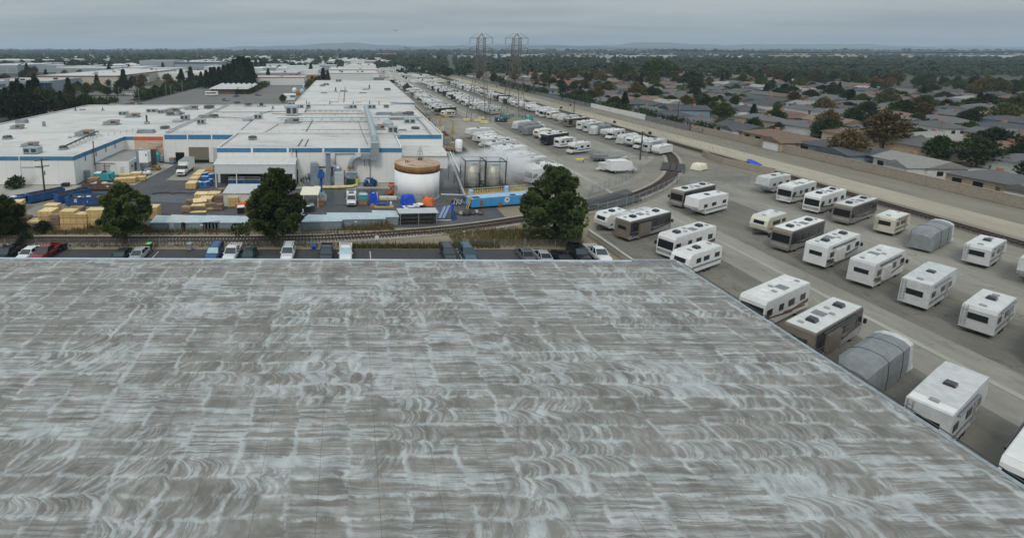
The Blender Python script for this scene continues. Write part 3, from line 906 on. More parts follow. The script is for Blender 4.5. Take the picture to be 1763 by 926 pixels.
ZA, ZB, ZC, ZE = 6.4, 7.5, 8.1, 8.4
units = [
    # px, py, roof z, size, kind, words
    (13, 240, ZA, 2.0, 1.6, 1.1, 'fan', 'dark square vent alone near the left edge of the left roof'),
    (57, 264, ZA, 3.4, 2.2, 1.5, 'cooler', 'green-grey cooler nearest the blue front edge of the left roof'),
    (52, 252, ZA, 3.2, 2.0, 1.0, 'hood', 'flat pale unit just behind the green-grey cooler on left roof'),
    (30, 222, ZA, 3.0, 2.2, 1.3, 'hood', 'wide cowl with tilted pale lid near left roof corner'),
    (38, 212, ZA, 3.4, 2.0, 1.2, 'hatch', 'low pale hood behind the tilted lid at left roof edge'),
    (76, 218, ZA, 1.0, 0.3, 1.6, 'hatch', 'small upright blue-grey panel standing alone on left roof'),
    (146, 234, ZA, 4.2, 2.6, 1.6, 'hood', 'brown-topped cowl nearest the pipe rack on left roof'),
    (192, 215, ZA, 4.2, 2.6, 1.5, 'hood', 'brown-topped cowl in the middle of the left roof'),
    (229, 202, ZA, 4.2, 2.6, 1.4, 'hood', 'brown-topped cowl farthest back of the three on left roof'),
    (213, 198, ZA, 3.0, 2.0, 1.3, 'cooler', 'grey twin louvred box beside the farthest brown-topped cowl'),
    (109, 258, ZA, 1.6, 1.4, 1.1, 'fan', 'small dark fan at the low end of the roof pipe rack'),
    (120, 238, ZA, 1.0, 0.8, 0.6, 'dome', 'tiny pale dome between the two nearer brown-topped cowls'),
    (130, 191, ZA, 1.0, 0.9, 1.3, 'stack', 'short white stack at the back left of the left roof'),
    (142, 190, ZA, 2.0, 1.2, 0.5, 'hatch', 'black low hatch near the back left corner of left roof'),
    (177, 191, ZA, 1.0, 0.9, 1.3, 'stack', 'short white stack at the back middle of the left roof'),
    (252, 229, ZA, 5.0, 2.0, 1.0, 'hatch', 'long flat grey unit by the orange band corner'),
    (253, 214, ZA, 1.4, 1.2, 3.0, 'stack', 'tall thin dark stack on rusty base on left roof'),
    (262, 193, ZA, 4.0, 2.0, 1.2, 'cooler', 'long grey louvred unit at back right of left roof'),
    (278, 195, ZA, 2.2, 2.0, 1.3, 'cooler', 'grey box left of the blue-topped pair on left roof'),
    (297, 193, ZA, 5.2, 2.4, 1.5, 'hood', 'blue-topped pair of cowls by the roof joint'),
    (293, 199, ZA, 2.6, 1.8, 1.2, 'fan', 'black fan box in front of the blue-topped cowls'),
    (309, 199, ZA, 3.2, 1.8, 1.2, 'hood', 'orange rusty unit beside the black fan box'),
    (319, 207, ZA, 2.8, 2.2, 1.9, 'cooler', 'tall grey cabinet next to the slanting roof joint'),
    (306, 210, ZA, 3.6, 2.0, 1.1, 'dome', 'round grey housing left of the tall grey cabinet'),
    (330, 189, ZA, 4.6, 2.0, 1.6, 'hood', 'pinkish cowl at the back right of the left roof'),
    (316, 187, ZA, 3.0, 2.0, 1.0, 'dome', 'low round grey fan at the back of left roof'),
    (360, 187, ZA, 4.0, 2.2, 1.4, 'fan', 'dark flat unit at back right corner of left roof'),
    (284, 222, ZA, 2.6, 1.6, 0.9, 'fan', 'dark fan hugging the joint between left and middle roofs'),
    (347, 214, ZB, 2.4, 1.8, 1.7, 'cooler', 'dark twin box left on the front of the middle roof'),
    (369, 203, ZB, 2.6, 1.8, 1.3, 'fan', 'dark fan beside the joint bend on the middle roof'),
    (352, 203, ZB, 4.0, 1.6, 1.0, 'hatch', 'grey ribbed housing straddling the joint bend'),
    (408, 181, ZB, 2.6, 2.0, 1.6, 'fan', 'black box at the back left corner of the middle roof'),
    (427, 183, ZB, 2.6, 2.0, 1.4, 'fan', 'black box with tan base at the back of middle roof'),
    (450, 184, ZB, 3.6, 1.6, 1.6, 'stack', 'cluster stack behind the middle roof near the rear hall'),
    (470, 188, ZB, 1.2, 1.2, 1.2, 'stack', 'lone short stack at the back of the middle roof'),
    (426, 208, ZB, 3.4, 2.4, 1.5, 'dome', 'round pale housing at the left end of the pipe run'),
    (445, 205, ZB, 2.6, 2.0, 1.6, 'cooler', 'pale louvred cabinet beside the round pale housing'),
    (503, 199, ZB, 4.2, 3.0, 3.4, 'cooler', 'tall grey penthouse unit with black louvre on the pipe run'),
    (503, 212, ZB, 4.4, 2.2, 1.6, 'hood', 'rust-sided cowl in front of the tall penthouse unit'),
    (503, 181, ZB, 3.4, 1.6, 1.2, 'cooler', 'leftmost box in the row below the rear hall wall'),
    (516, 186, ZB, 3.2, 1.8, 1.3, 'cooler', 'dark-ended box left of the slanting rear pipe'),
    (531, 187, ZB, 1.6, 1.6, 1.5, 'fan', 'black fan right of the slanting rear pipe'),
    (494, 187, ZB, 2.2, 1.8, 1.6, 'dome', 'pale drum at the left of the rear row of boxes'),
    (575, 181, ZB, 3.4, 1.6, 1.4, 'cooler', 'grey box against the rear hall wall near its middle'),
    (617, 181, ZB, 3.0, 1.6, 1.4, 'cooler', 'grey box at the top of the big silver duct'),
    (597, 187, ZB, 2.6, 1.8, 1.2, 'dome', 'blue-grey drum left of the big silver duct'),
    (608, 187, ZB, 3.0, 1.8, 1.5, 'cooler', 'black louvred box touching the top of the silver duct'),
    (640, 187, ZB, 3.2, 1.8, 1.5, 'cooler', 'dark box right of the big silver duct'),
    (665, 186, ZB, 2.0, 1.5, 1.2, 'fan', 'pair of small black fans right of the silver duct'),
    (678, 181, ZB, 3.0, 1.6, 1.3, 'cooler', 'grey box below the blue wedge on the rear hall'),
    (662, 198, ZB, 6.5, 1.6, 1.0, 'hatch', 'long dark tray left in the right cluster of middle roof'),
    (690, 199, ZB, 6.0, 1.8, 1.2, 'hood', 'long dark cowl at the right edge of the middle roof'),
    (705, 199, ZB, 3.0, 2.0, 1.5, 'fan', 'black fan box at the right edge of the middle roof'),
    (685, 206, ZB, 5.5, 1.4, 0.8, 'hatch', 'low black tray in front of the right edge cowls'),
    (705, 212, ZB, 3.5, 2.2, 1.4, 'cooler', 'teal-topped cabinet at the right of the middle roof'),
    (668, 218, ZB, 3.4, 2.4, 2.0, 'dome', 'spread umbrella-shaped fan hood near the right front'),
    (653, 223, ZB, 2.8, 2.4, 1.4, 'hood', 'square tan cabinet right beside the silver duct'),
    (715, 222, ZB, 2.4, 1.2, 0.6, 'fan', 'small dark vent above the right blue band'),
    (693, 225, ZB, 2.4, 1.2, 0.4, 'hatch', 'low dark hatch at the right front of the middle roof'),
    (435, 240, ZC, 2.0, 1.6, 0.9, 'fan', 'dark fan alone on the projecting front roof'),
    (676, 232, ZB, 2.6, 2.0, 2.4, 'cooler', 'framed machine at the junction of front and middle roofs'),
    (684, 236, ZC, 1.6, 1.2, 1.0, 'dome', 'pale drum at the right rear corner of the front roof'),
    (583, 141, ZE, 4.0, 3.0, 1.8, 'cooler', 'dark box at the back left of the rear hall roof'),
    (562, 147, ZE, 3.4, 2.6, 1.4, 'cooler', 'dark box at the left back of the rear hall roof'),
    (555, 149, ZE, 3.0, 2.6, 1.4, 'hood', 'grey cowl at the left back of the rear hall roof'),
    (578, 158, ZE, 1.6, 1.6, 2.2, 'stack', 'short stack left of the dark ridge on the rear hall'),
    (592, 158, ZE, 4.0, 1.8, 0.8, 'hatch', 'low dark hatch right of the dark ridge on rear hall'),
    (636, 153, ZE, 1.6, 1.6, 2.2, 'stack', 'short stack in the middle of the rear hall roof'),
    (630, 155, ZE, 4.0, 1.6, 0.6, 'hatch', 'low dark hatch in the middle of the rear hall roof'),
    (625, 161, ZE, 4.0, 1.6, 0.6, 'hatch', 'low dark hatch near the front of the rear hall roof'),
    (667, 156, ZE, 3.4, 2.6, 1.4, 'fan', 'dark fan box at the right edge of the rear hall roof'),
    (558, 161, ZE, 3.4, 1.6, 0.6, 'hatch', 'low grey hatch at the left of the rear hall roof'),
]
for px, py, z, sx, sy, sz, kind, words in units:
    x, y = G(px, py, z)
    roof_unit(words, x, y, z + 0.02, sx, sy, sz, kind)


# long pipe runs over the roofs
def pipe_run(label, pts, r, m, supports, name='roof_pipe', drop_to=None, cat='pipe'):
    k = Kit(name, label, cat, 'pipes over the factory roofs')
    k.part('pipe').tube(pts, r, m, 8)
    for i in range(supports):
        t = (i + .5) / supports * (len(pts) - 1); j = min(int(t), len(pts) - 2); f = t - j
        p = Vector(pts[j]).lerp(Vector(pts[j + 1]), f)
        q = k.part('support'); z0 = drop_to if drop_to is not None else ZB
        for s in (-.3, .3): q.cyl((p.x + s, p.y, z0), (p.x + s * .4, p.y, p.z), 0.05, M['dark_metal'], n=5)
    return k.finish()


ya = G(560, 203, 8.4)[1]
pipe_run('long silver pipe crossing the middle roof on trestles to the big duct', [(-24, ya, 8.6), (6.0, ya, 8.6)], 0.32, M['galvanised'], 9)
pipe_run('silver pipe from the big duct to the right edge of the roof', [(8.5, ya, 8.6), (25, ya, 8.6)], 0.28, M['galvanised'], 5)
yb = G(560, 196, 8)[1]
pipe_run('thin rusty pipe just behind the long silver pipe', [(-28, yb, 8.0), (5.5, yb, 8.0)], 0.11, M['rust'], 8)
yc = G(560, 209, 7.9)[1]
pipe_run('thin dark conduit in front of the long silver pipe', [(-19, yc, 7.8), (7, yc, 7.8)], 0.07, M['dark_metal'], 10)
yd = G(560, 223, 7.8)[1]
pipe_run('thin conduit across the front of the middle roof', [(-14, yd, 7.75), (7, yd, 7.75)], 0.06, M['dark_metal'], 6)
ye = G(420, 193, 7.8)[1]
pipe_run('dark conduit across the left back of the middle roof', [(-50, ye, 7.75), (-32, ye, 7.75), (-23, ye + 3, 7.75)], 0.1, M['dark_metal'], 6)
pipe_run('conduit snaking over the left part of the middle roof', [(*G(375, 202, 7.7), 7.75), (*G(425, 204, 7.7), 7.75), (*G(470, 190, 7.7), 7.75)], 0.08, M['dark_metal'], 5)
pipe_run('slanting dark pipe near the rear hall wall', [(*G(525, 194, 7.6), 7.8), (*G(533, 180, 8.2), 9.0)], 0.2, M['dark_metal'], 2)
pipe_run('low seam conduit running back across the middle roof, left part', [(*G(415, 224, 7.6), 7.65), (*G(450, 194, 7.6), 7.65)], 0.08, M['dark_metal'], 0)
pipe_run('low seam conduit running back across the middle roof by the penthouse unit', [(*G(527, 227, 7.6), 7.65), (*G(538, 208, 7.6), 7.65)], 0.1, M['dark_metal'], 0)
pipe_run('low seam conduit running back across the middle roof to the pipe run', [(*G(455, 229, 7.6), 7.65), (*G(480, 214, 7.6), 7.65)], 0.08, M['dark_metal'], 0)
yr = G(560, 192, 7.8)[1]
pipe_run('pipe bundle along the rear row of boxes', [(-16, yr, 8.2), (5, yr, 8.2)], 0.18, M['grey_metal'], 10)
pipe_run('pale pipe falling along the right edge of the middle roof', [(*G(715, 200, 8), 8.2), (*G(735, 222, 8), 8.2), (*G(742, 232, 8), 8.0)], 0.25, M['galvanised'], 3)
for i, (x0, x1) in enumerate(((-16.5, -14.5),)):
    pipe_run('pair of dotted conduits over the front roof', [(*G(513, 252, 8.15), 8.2), (*G(521, 240, 8.15), 8.2)], 0.1, M['dark_metal'], 0)
    pipe_run('dotted conduit over the front roof, right of its twin', [(*G(525, 252, 8.15), 8.2), (*G(531, 240, 8.15), 8.2)], 0.1, M['dark_metal'], 0)
# pipe rack rising along the left roof edge
k = Kit('pipe_rack', 'long trestled pipe rack slanting along the right edge of the left roof', 'pipe rack')
p0, p1 = Vector((*G(114, 257, 6.4), 6.4)), Vector((*G(168, 234, 6.4), 6.4))
for s in (0, 0.5): k.part('pipe').tube([p0 + Vector((s, 0, 1.0)), p1 + Vector((s, 0, 1.4))], 0.11, M['dark_metal'], 6)
for i in range(9):
    p = p0.lerp(p1, i / 8)
    q = k.part('trestle')
    q.cyl(p, p + Vector((0.25, 0, 1.1)), 0.05, M['dark_metal'], n=5); q.cyl(p + Vector((0.8, 0, 0)), p + Vector((0.3, 0, 1.1)), 0.05, M['dark_metal'], n=5)
k.finish()
k = Kit('roof_trestle', 'thin white handrail frame beyond the pipe rack on left roof', 'handrail')
p0, p1 = Vector((*G(176, 236, 6.4), 6.4)), Vector((*G(238, 225, 6.4), 6.4))
k.part('rail').tube([p0 + Vector((0, 0, .9)), p1 + Vector((0, 0, .9))], 0.05, M['white_paint'], 6)
for i in range(7):
    p = p0.lerp(p1, i / 6); k.part('post').cyl(p, p + Vector((0, 0, .9)), 0.045, M['dark_metal'], n=5)
k.finish()

# the big silver duct
k = Kit('exhaust_duct', 'big ribbed silver exhaust duct running down the roof to the yard filters', 'duct')
q = k.part('round_duct')
xt, yt = G(629, 184, 9.0)
path = [(xt, yt, 9.2), (G(636, 205, 9.2)[0], G(636, 205, 9.2)[1], 9.4), (*G(645, 238, 9.4), 9.4), (6.1, 110.6, 9.2)]
cp3, rad3 = [], []
for a, b in zip(path, path[1:]):
    for i in range(12):
        for t, rr in ((0, .76), (.7, .76), (.74, .88), (.96, .88)): cp3.append(Vector(a).lerp(Vector(b), (i + t) / 12)); rad3.append(rr)
cp3.append(Vector(path[-1])); rad3.append(.76)
q.tube(cp3, rad3, M['galvanised'], 14)
xb = 6.1
q = k.part('drop_box'); q.box(xb - 0.9, xb + 0.9, 109.0, 110.85, 5.9, 9.9, M['galvanised'])
for z in (7.0, 8.6): k.part('flange').box(xb - .96, xb + .96, 108.93, 110.87, z, z + .12, M['grey_metal'])
q = k.part('cross_box'); q.box(xb - 3.2, xb - 0.9, 109.3, 110.6, 6.0, 7.2, M['grey_metal'])
el = [(xb - 3.2, 109.9, 6.6)] + [(xb - 3.2 - 2.4 * math.sin(t), 109.9, 4.2 + 2.4 * math.cos(t)) for t in [i * math.pi / 16 for i in range(1, 9)]]
k.part('elbow').tube([p for a, b in zip(el, el[1:]) for p in (Vector(a), Vector(a).lerp(Vector(b), .8), Vector(a).lerp(Vector(b), .85))] + [Vector(el[-1])], [r for _ in el[1:] for r in (.6, .6, .68)] + [.6], M['galvanised'], 14)
ex = el[-1][0]
k.part('red_collar', label='dull red flexible collar under the elbow').cyl((ex, 109.9, 3.6), (ex, 109.9, 4.25), 0.7, M['rust'], n=14)
k.part('fan_housing').box(ex - .7, ex + .9, 109.1, 110.6, 3.0, 3.6, M['grey_metal'])
for x in (xb - 2.4, xb - 1.3): k.part('strut').cyl((x, 109.9, 4.2), (x, 109.9, 6.0), 0.06, M['dark_metal'], n=6)
k.part('stair_rail').tube([(xb - 1.6, 112, 9.0), (xb - 2.6, 131, 9.2), (xb - 3.0, 150, 9.0)], 0.08, M['dark_metal'], 6)
k.finish()
DUCT_X, DUCT_EX = xb, ex


# ------------------------------------------------------------------ vehicles
def wheels(k, xs, half, r, w=0.24, name='wheel'):
    for x in xs:
        for s in (-1, 1):
            q = k.part(name); q.cyl((x, s * half - s * w, r), (x, s * half, r), r, M['tyre'], n=14)
            h = k.part('rim', under=q); h.cyl((x, s * half, r), (x, s * (half + 0.015), r), r * .6, M['alloy'], n=10)


def loft(q, secs, m):
    """secs: lists of points (same count), skinned; ends closed."""
    n = len(secs[0]); vs = [p for s in secs for p in s]
    fs = [(k * n + i, k * n + (i + 1) % n, (k + 1) * n + (i + 1) % n, (k + 1) * n + i) for k in range(len(secs) - 1) for i in range(n)]
    fs += [tuple(range(n))[::-1], tuple(range((len(secs) - 1) * n, len(secs) * n))]
    q.add(vs, fs, m)


def body_section(x, w, zb, zt, bulge=0.06):
    h = w / 2
    return [(x, -h + .04, zb), (x, -h - bulge * 0, zb + (zt - zb) * .35), (x, -h + .02, zb + (zt - zb) * .7), (x, -h + .12, zt), (x, h - .12, zt), (x, h - .02, zb + (zt - zb) * .7), (x, h, zb + (zt - zb) * .35), (x, h - .04, zb)]


def cab(k, xs, w, z0, z1, paint, wind, side=True):
    """Greenhouse: xs = bonnet-side base, windscreen top, rear top, rear base (front is +x)."""
    a, b, c, d = xs; h, t = w / 2 - .04, w / 2 - .19
    k.part('windscreen').add([(a, -h, z0), (a, h, z0), (b, t, z1), (b, -t, z1)], [(0, 1, 2, 3)], wind)
    k.part('rear_window').add([(d, -h, z0), (d, h, z0), (c, t, z1), (c, -t, z1)], [(3, 2, 1, 0)], M['glass'])
    for s in (-1, 1): k.part('side_window').add([(a, s * h, z0), (d, s * h, z0), (c, s * t, z1), (b, s * t, z1)], [(0, 1, 2, 3)], M['glass'])
    q = k.part('roof_panel')
    q.add([(b + .06, -t, z1), (b + .06, t, z1), (c - .06, t, z1), (c - .06, -t, z1), (b - .15, -t + .1, z1 + .06), (b - .15, t - .1, z1 + .06), (c + .15, t - .1, z1 + .06), (c + .15, -t + .1, z1 + .06)],
          [(4, 7, 6, 5), (0, 4, 5, 1), (1, 5, 6, 2), (2, 6, 7, 3), (3, 7, 4, 0)], paint)
    p = k.part('pillar')
    for s in (-1, 1):
        for (x0, x1) in ((a, b), (d, c), ((a + d) / 2 - .1, (b + c) / 2 - .1)):
            p.cyl((x0, s * h, z0), (x1, s * t, z1), 0.05, paint, n=5)


def make_car(kind, paint, label, wind='glass', shade=None, name=None, cat=None, group='cars parked behind the near warehouse', bed='black'):
    nm = {'suv': 'parked_car', 'sedan': 'parked_car', 'pickup': 'pickup_truck'}[kind]
    k = Kit(name or nm, label, cat or ('pickup truck' if kind == 'pickup' else 'car'), group)
    pt = M['car_' + paint]; wd = M['sunshade'] if shade else M['windscreen']
    if kind == 'sedan':
        L, w = 4.7, 1.82
        q = k.part('body', smooth=False)
        loft(q, [body_section(x, ww, zb, zt) for x, ww, zb, zt in ((-2.35, 1.5, .45, .80), (-2.25, 1.74, .3, .98), (-1.3, 1.82, .22, 1.02), (0, 1.82, .22, .96), (1.0, 1.82, .22, .93), (1.9, 1.76, .25, .82), (2.3, 1.55, .35, .62))], pt)
        cab(k, (1.05, .3, -.95, -1.85), 1.74, .93, 1.42, pt, wd)
        xw = (-1.4, 1.4); r = .33
    elif kind == 'suv':
        L, w = 4.8, 1.95
        q = k.part('body')
        loft(q, [body_section(x, ww, zb, zt) for x, ww, zb, zt in ((-2.4, 1.7, .5, 1.0), (-2.33, 1.88, .35, 1.1), (-1.3, 1.95, .28, 1.14), (0.4, 1.95, .28, 1.1), (1.2, 1.93, .28, 1.06), (2.1, 1.86, .32, .98), (2.4, 1.66, .4, .75))], pt)
        cab(k, (1.15, .45, -1.95, -2.3), 1.9, 1.08, 1.72, pt, wd)
        xw = (-1.45, 1.5); r = .38
        rk = k.part('roof_rack')
        for s in (-.62, .62): rk.box(-1.7, .2, s - .03, s + .03, 1.79, 1.84, M['black'])
    else:
        L, w = 5.6, 2.0
        q = k.part('body')
        loft(q, [body_section(x, ww, zb, zt) for x, ww, zb, zt in ((-.5, 1.98, .4, 1.14), (.9, 2.0, .35, 1.12), (1.5, 1.98, .35, 1.12), (2.5, 1.94, .38, 1.08), (2.78, 1.75, .45, .85))], pt)
        b = k.part('bed')
        b.box(-2.75, -.5, -.98, -.86, .5, 1.15, pt); b.box(-2.75, -.5, .86, .98, .5, 1.15, pt); b.box(-2.78, -2.68, -.86, .86, .5, 1.13, pt); b.box(-2.7, -.5, -.86, .86, .5, .66, M[bed])
        cab(k, (1.45, .75, -.35, -.5), 1.9, 1.12, 1.78, pt, wd)
        xw = (-1.75, 1.85); r = .4
    wheels(k, xw, w / 2 - .02, r)
    g = k.part('grille'); fx = {'sedan': 2.3, 'suv': 2.4, 'pickup': 2.78}[kind]
    g.box(fx - .02, fx + .03, -.5, .5, .55, .75, M['black'])
    for s in (-.66, .66): k.part('headlight').box(fx - .06, fx + .01, s - .14, s + .14, .62, .78, M['alloy'])
    mx = {'sedan': .75, 'suv': .85, 'pickup': 1.15}[kind]
    for s in (-1, 1): k.part('mirror').box(mx - .06, mx + .08, s * (w / 2 + .04) - .09, s * (w / 2 + .04) + .09, 1.0, 1.17, pt)
    return k


def park(k, px, py, rz, z=0.0):
    x, y = G(px, py, 1.2)
    return k.finish((x, y, z), R(rz))


F = -90
cars = [
    ('pickup', 'black', 14, 430, F, 'black pickup truck, first vehicle at the left of the parked line', 0),
    ('sedan', 'white', 49, 430, F, 'white car between the black pickup and the red pickup', 0),
    ('pickup', 'red', 80, 428, F, 'dark red pickup truck with grey bed cover', 0),
    ('sedan', 'charcoal', 208, 434, F, 'dark car under the left pine with only its roof showing', 0),
    ('sedan', 'silver', 238, 432, F, 'silver car next to the green lidded bin', 0),
    ('suv', 'blue', 369, 429, F, 'blue car with sunshade behind its windscreen', 1),
    ('pickup', 'white', 400, 429, F, 'white pickup truck with empty black bed beside the blue car', 0),
    ('sedan', 'green', 428, 433, F, 'dark green car half hidden by the middle pine', 0),
    ('suv', 'white', 496, 429, F, 'white sport utility car right of the middle pine trunk', 0),
    ('pickup', 'charcoal', 562, 429, F, 'charcoal pickup truck with covered bed', 0),
    ('pickup', 'white', 595, 429, F, 'white pickup truck with pale sunshade right of charcoal pickup', 1),
    ('suv', 'charcoal', 771, 430, F, 'slate grey car, left of two alike alone on the asphalt', 0),
    ('suv', 'teal', 805, 430, F, 'slate grey car, right of two alike alone on the asphalt', 0),
    ('sedan', 'grey', 904, 431, 90, 'grey car tail towards the roof, first under the right pine', 0),
    ('sedan', 'silver', 934, 434, 90, 'pale grey car showing its rear window under the right pine', 0),
    ('sedan', 'black', 965, 436, 90, 'black car in deep shade under the right pine', 0),
    ('suv', 'black', 997, 431, F, 'tall black car between the black car and last white pickup', 0),
    ('pickup', 'white', 1029, 431, F, 'white pickup truck with dark bed at the end of the line', 0),
]
for kind, paint, px, py, rz, label, sh in cars:
    park(make_car(kind, paint, label, shade=sh), px, py, rz)


def wheelie_bin(px, py, lid, label):
    x, y = G(px, py)
    k = Kit('wheelie_bin', label, 'bin', 'bins along the track bank')
    k.part('bin_body').rbox(0, 0, .08, .6, .65, .95, 0, M['black'] if lid != 'grey_metal' else M['rv_grey'], 1.12)
    k.part('lid').box(-.36, .36, -.42, .38, 1.03, 1.12, M[lid])
    for s in (-.25, .25): k.part('wheel').cyl((s - .04, .34, .12), (s + .04, .34, .12), .12, M['tyre'], n=10)
    k.finish((x, y, 0))


wheelie_bin(111, 430, 'black', 'black wheeled bin right of the red pickup')
wheelie_bin(257, 430, 'tarp_green', 'wheeled bin with bright green lid by the silver car')
wheelie_bin(327, 430, 'grey_metal', 'grey wheeled bin alone between silver and blue cars')
k = Kit('waste_bin', 'small purple-blue tub on the bank between white and charcoal vehicles', 'tub')
k.part('tub').lathe(0, 0, [(.3, 0), (.42, .5), (.45, .5)], M['tarp_blue'], 12); k.finish((*G(540, 428), 0))
k = Kit('notice_board', 'small white square sign on the bank right of the white pickup', 'sign')
k.part('board').box(-.3, .3, -.03, .03, .9, 1.5, M['white_paint']); k.part('post').box(-.04, .04, .03, .1, 0, 1.4, M['grey_metal']); k.finish((*G(649, 421), 0))

# box truck in the yard
k = Kit('box_truck', 'white box truck standing before the brown roller door', 'truck')
q = k.part('cargo_box'); q.box(-3.8, 1.4, -1.25, 1.25, .9, 3.4, M['white_paint'])
k.part('box_trim').box(-3.84, 1.44, -1.28, 1.28, 3.35, 3.44, M['alloy'])
q = k.part('cab'); loft(q, [body_section(x, 2.2, .6, zt) for x, zt in ((1.45, 1.75), (2.5, 1.75), (3.5, 1.55), (3.75, 1.2))], M['white_paint'])
k.part('windscreen').add([(2.9, -1.06, 1.77), (2.9, 1.06, 1.77), (2.32, .98, 2.5), (2.32, -.98, 2.5)], [(0, 1, 2, 3)], M['glass'])
for s in (-1, 1): k.part('side_window').add([(2.7, s * 1.06, 1.7), (1.6, s * 1.06, 1.7), (1.6, s * .98, 2.4), (2.25, s * .98, 2.4)], [(0, 1, 2, 3)], M['glass'])
k.part('cab_roof').box(1.45, 2.3, -.98, .98, 2.4, 2.55, M['white_paint'])
k.part('chassis').box(-3.7, 3.0, -.9, .9, .55, .88, M['black'])
k.part('grille').box(3.74, 3.79, -.65, .65, .85, 1.2, M['black']); k.part('bumper').box(3.7, 3.95, -1.15, 1.15, .45, .68, M['alloy'])
for s in (-.9, .9): k.part('headlight').box(3.7, 3.79, s - .14, s + .14, .9, 1.08, M['alloy'])
for s in (-1, 1): k.part('mirror').box(2.5, 2.6, s * 1.35 - .12, s * 1.35 + .12, 1.75, 2.25, M['black'])
wheels(k, (-2.6, 2.6), 1.15, .48, .34)
x, y = G(310, 305); k.finish((x, y + 4.0, 0), R(-90))

# white work pickup with ladder rack
k = make_car('pickup', 'white', 'white work pickup with ladder rack parked in the yard', group='yard vehicles')
q = k.part('ladder_rack')
for xx in (-2.4, -1.2, -.3, 1.0):
    for s in (-1, 1): q.cyl((xx, s * .92, 1.1), (xx, s * .92, 2.15), .035, M['white_paint'], n=5)
    q.cyl((xx, -.92, 2.15), (xx, .92, 2.15), .035, M['white_paint'], n=5)
for s in (-.92, .92): q.cyl((-2.5, s, 2.15), (1.2, s, 2.15), .035, M['white_paint'], n=5)
k.part('tool_box').box(-2.6, -.6, -1.0, -.55, 1.15, 1.75, M['white_paint']); k.part('tool_box').box(-2.6, -.6, .55, 1.0, 1.15, 1.75, M['white_paint'])
k.part('orange_load', label='orange tools lying in the pickup bed').box(-2.2, -1.0, -.4, .3, .8, 1.3, M['orange_red'])
x, y = G(605, 356); k.finish((x, y + 2.6, 0), R(-90))


# ------------------------------------------------------------------ yard: roll-off skips, lumber, sheds
def skip(label, x, y, rz, L=6.6, w=2.4, h=1.75, paint='skip_blue', fill=None):
    k = Kit('rolloff_dumpster', label, 'dumpster', 'roll-off dumpsters in the yard' if paint == 'skip_blue' else None)
    q = k.part('side_walls'); t = .08
    for s in (-1, 1): q.box(-L / 2, L / 2, s * w / 2 - t / 2, s * w / 2 + t / 2, .25, h, M[paint])
    for s in (-1, 1): q.box(s * L / 2 - t / 2, s * L / 2 + t / 2, -w / 2 + t / 2, w / 2 - t / 2, .25, h - .002, M[paint])
    k.part('floor_plate').box(-L / 2 + t / 2, L / 2 - t / 2, -w / 2 + t / 2, w / 2 - t / 2, .25, .34, M['skip_inside'])
    ins = k.part('inner_lining')
    for s in (-1, 1): ins.box(-L / 2 + .06, L / 2 - .06, s * (w / 2 - .07) - .02, s * (w / 2 - .07) + .02, .35, h - .15, M['skip_inside'])
    rib = k.part('ribs')
    n = int(L / .75)
    for i in range(n + 1):
        x0 = -L / 2 + .1 + i * (L - .2) / n
        for s in (-1, 1): rib.box(x0 - .06, x0 + .06, s * (w / 2 + .03) - .04 , s * (w / 2 + .03) + .08 * s * 0 + .04, .28, h - .1, M[paint])
    rim = k.part('rim')
    for s in (-1, 1): rim.box(-L / 2 - .06, L / 2 + .06, s * w / 2 - .08, s * w / 2 + .08, h, h + .09, M[paint])
    for s in (-1, 1): rim.box(s * L / 2 - .08, s * L / 2 + .08, -w / 2 + .08, w / 2 - .08, h, h + .088, M[paint])
    for sx in (-L / 2 + .4, L / 2 - .4):
        k.part('roller').cyl((sx, -w / 2 + .2, .15), (sx, w / 2 - .2, .15), .15, M['black'], n=8)
    if fill:
        f = k.part('load'); r2 = random.Random(3)
        for i in range(26):
            f.rbox(r2.uniform(-L / 2 + .6, L / 2 - .6), r2.uniform(-w / 2 + .4, w / 2 - .4), .5 + r2.random() * .4, r2.uniform(.5, 1.3), r2.uniform(.3, .9), r2.uniform(.3, .8), r2.uniform(0, 3), M[r2.choice(fill)])
    return k.finish((x, y, 0), rz)


x, y = G(107, 347); skip('open empty blue dumpster in the middle of three, angled to the wall', x + 1.5, y + 1.5, R(52))
x, y = G(60, 347); skip('open blue dumpster with brown inside, left of the other blue ones', x + 1.5, y + 1.5, R(48))
x, y = G(147, 352); skip('blue dumpster filled with white and pale rubbish, side on', x, y, R(3), 6.6, 2.4, 1.8, fill=('white_paint', 'container_top', 'rv_grey', 'white_paint'))
x, y = G(22, 352); skip('small blue dumpster with white lid bars at the left edge', x, y, R(40), 4.5, 2.2, 1.5, fill=('white_paint', 'skip_blue'))
x, y = G(172, 328); skip('rusty brown dumpster behind the rubbish-filled blue one', x, y + 1.0, R(2), 7.5, 2.4, 1.5, 'rust_dark', fill=('rust', 'skip_inside', 'container_top_pale'))


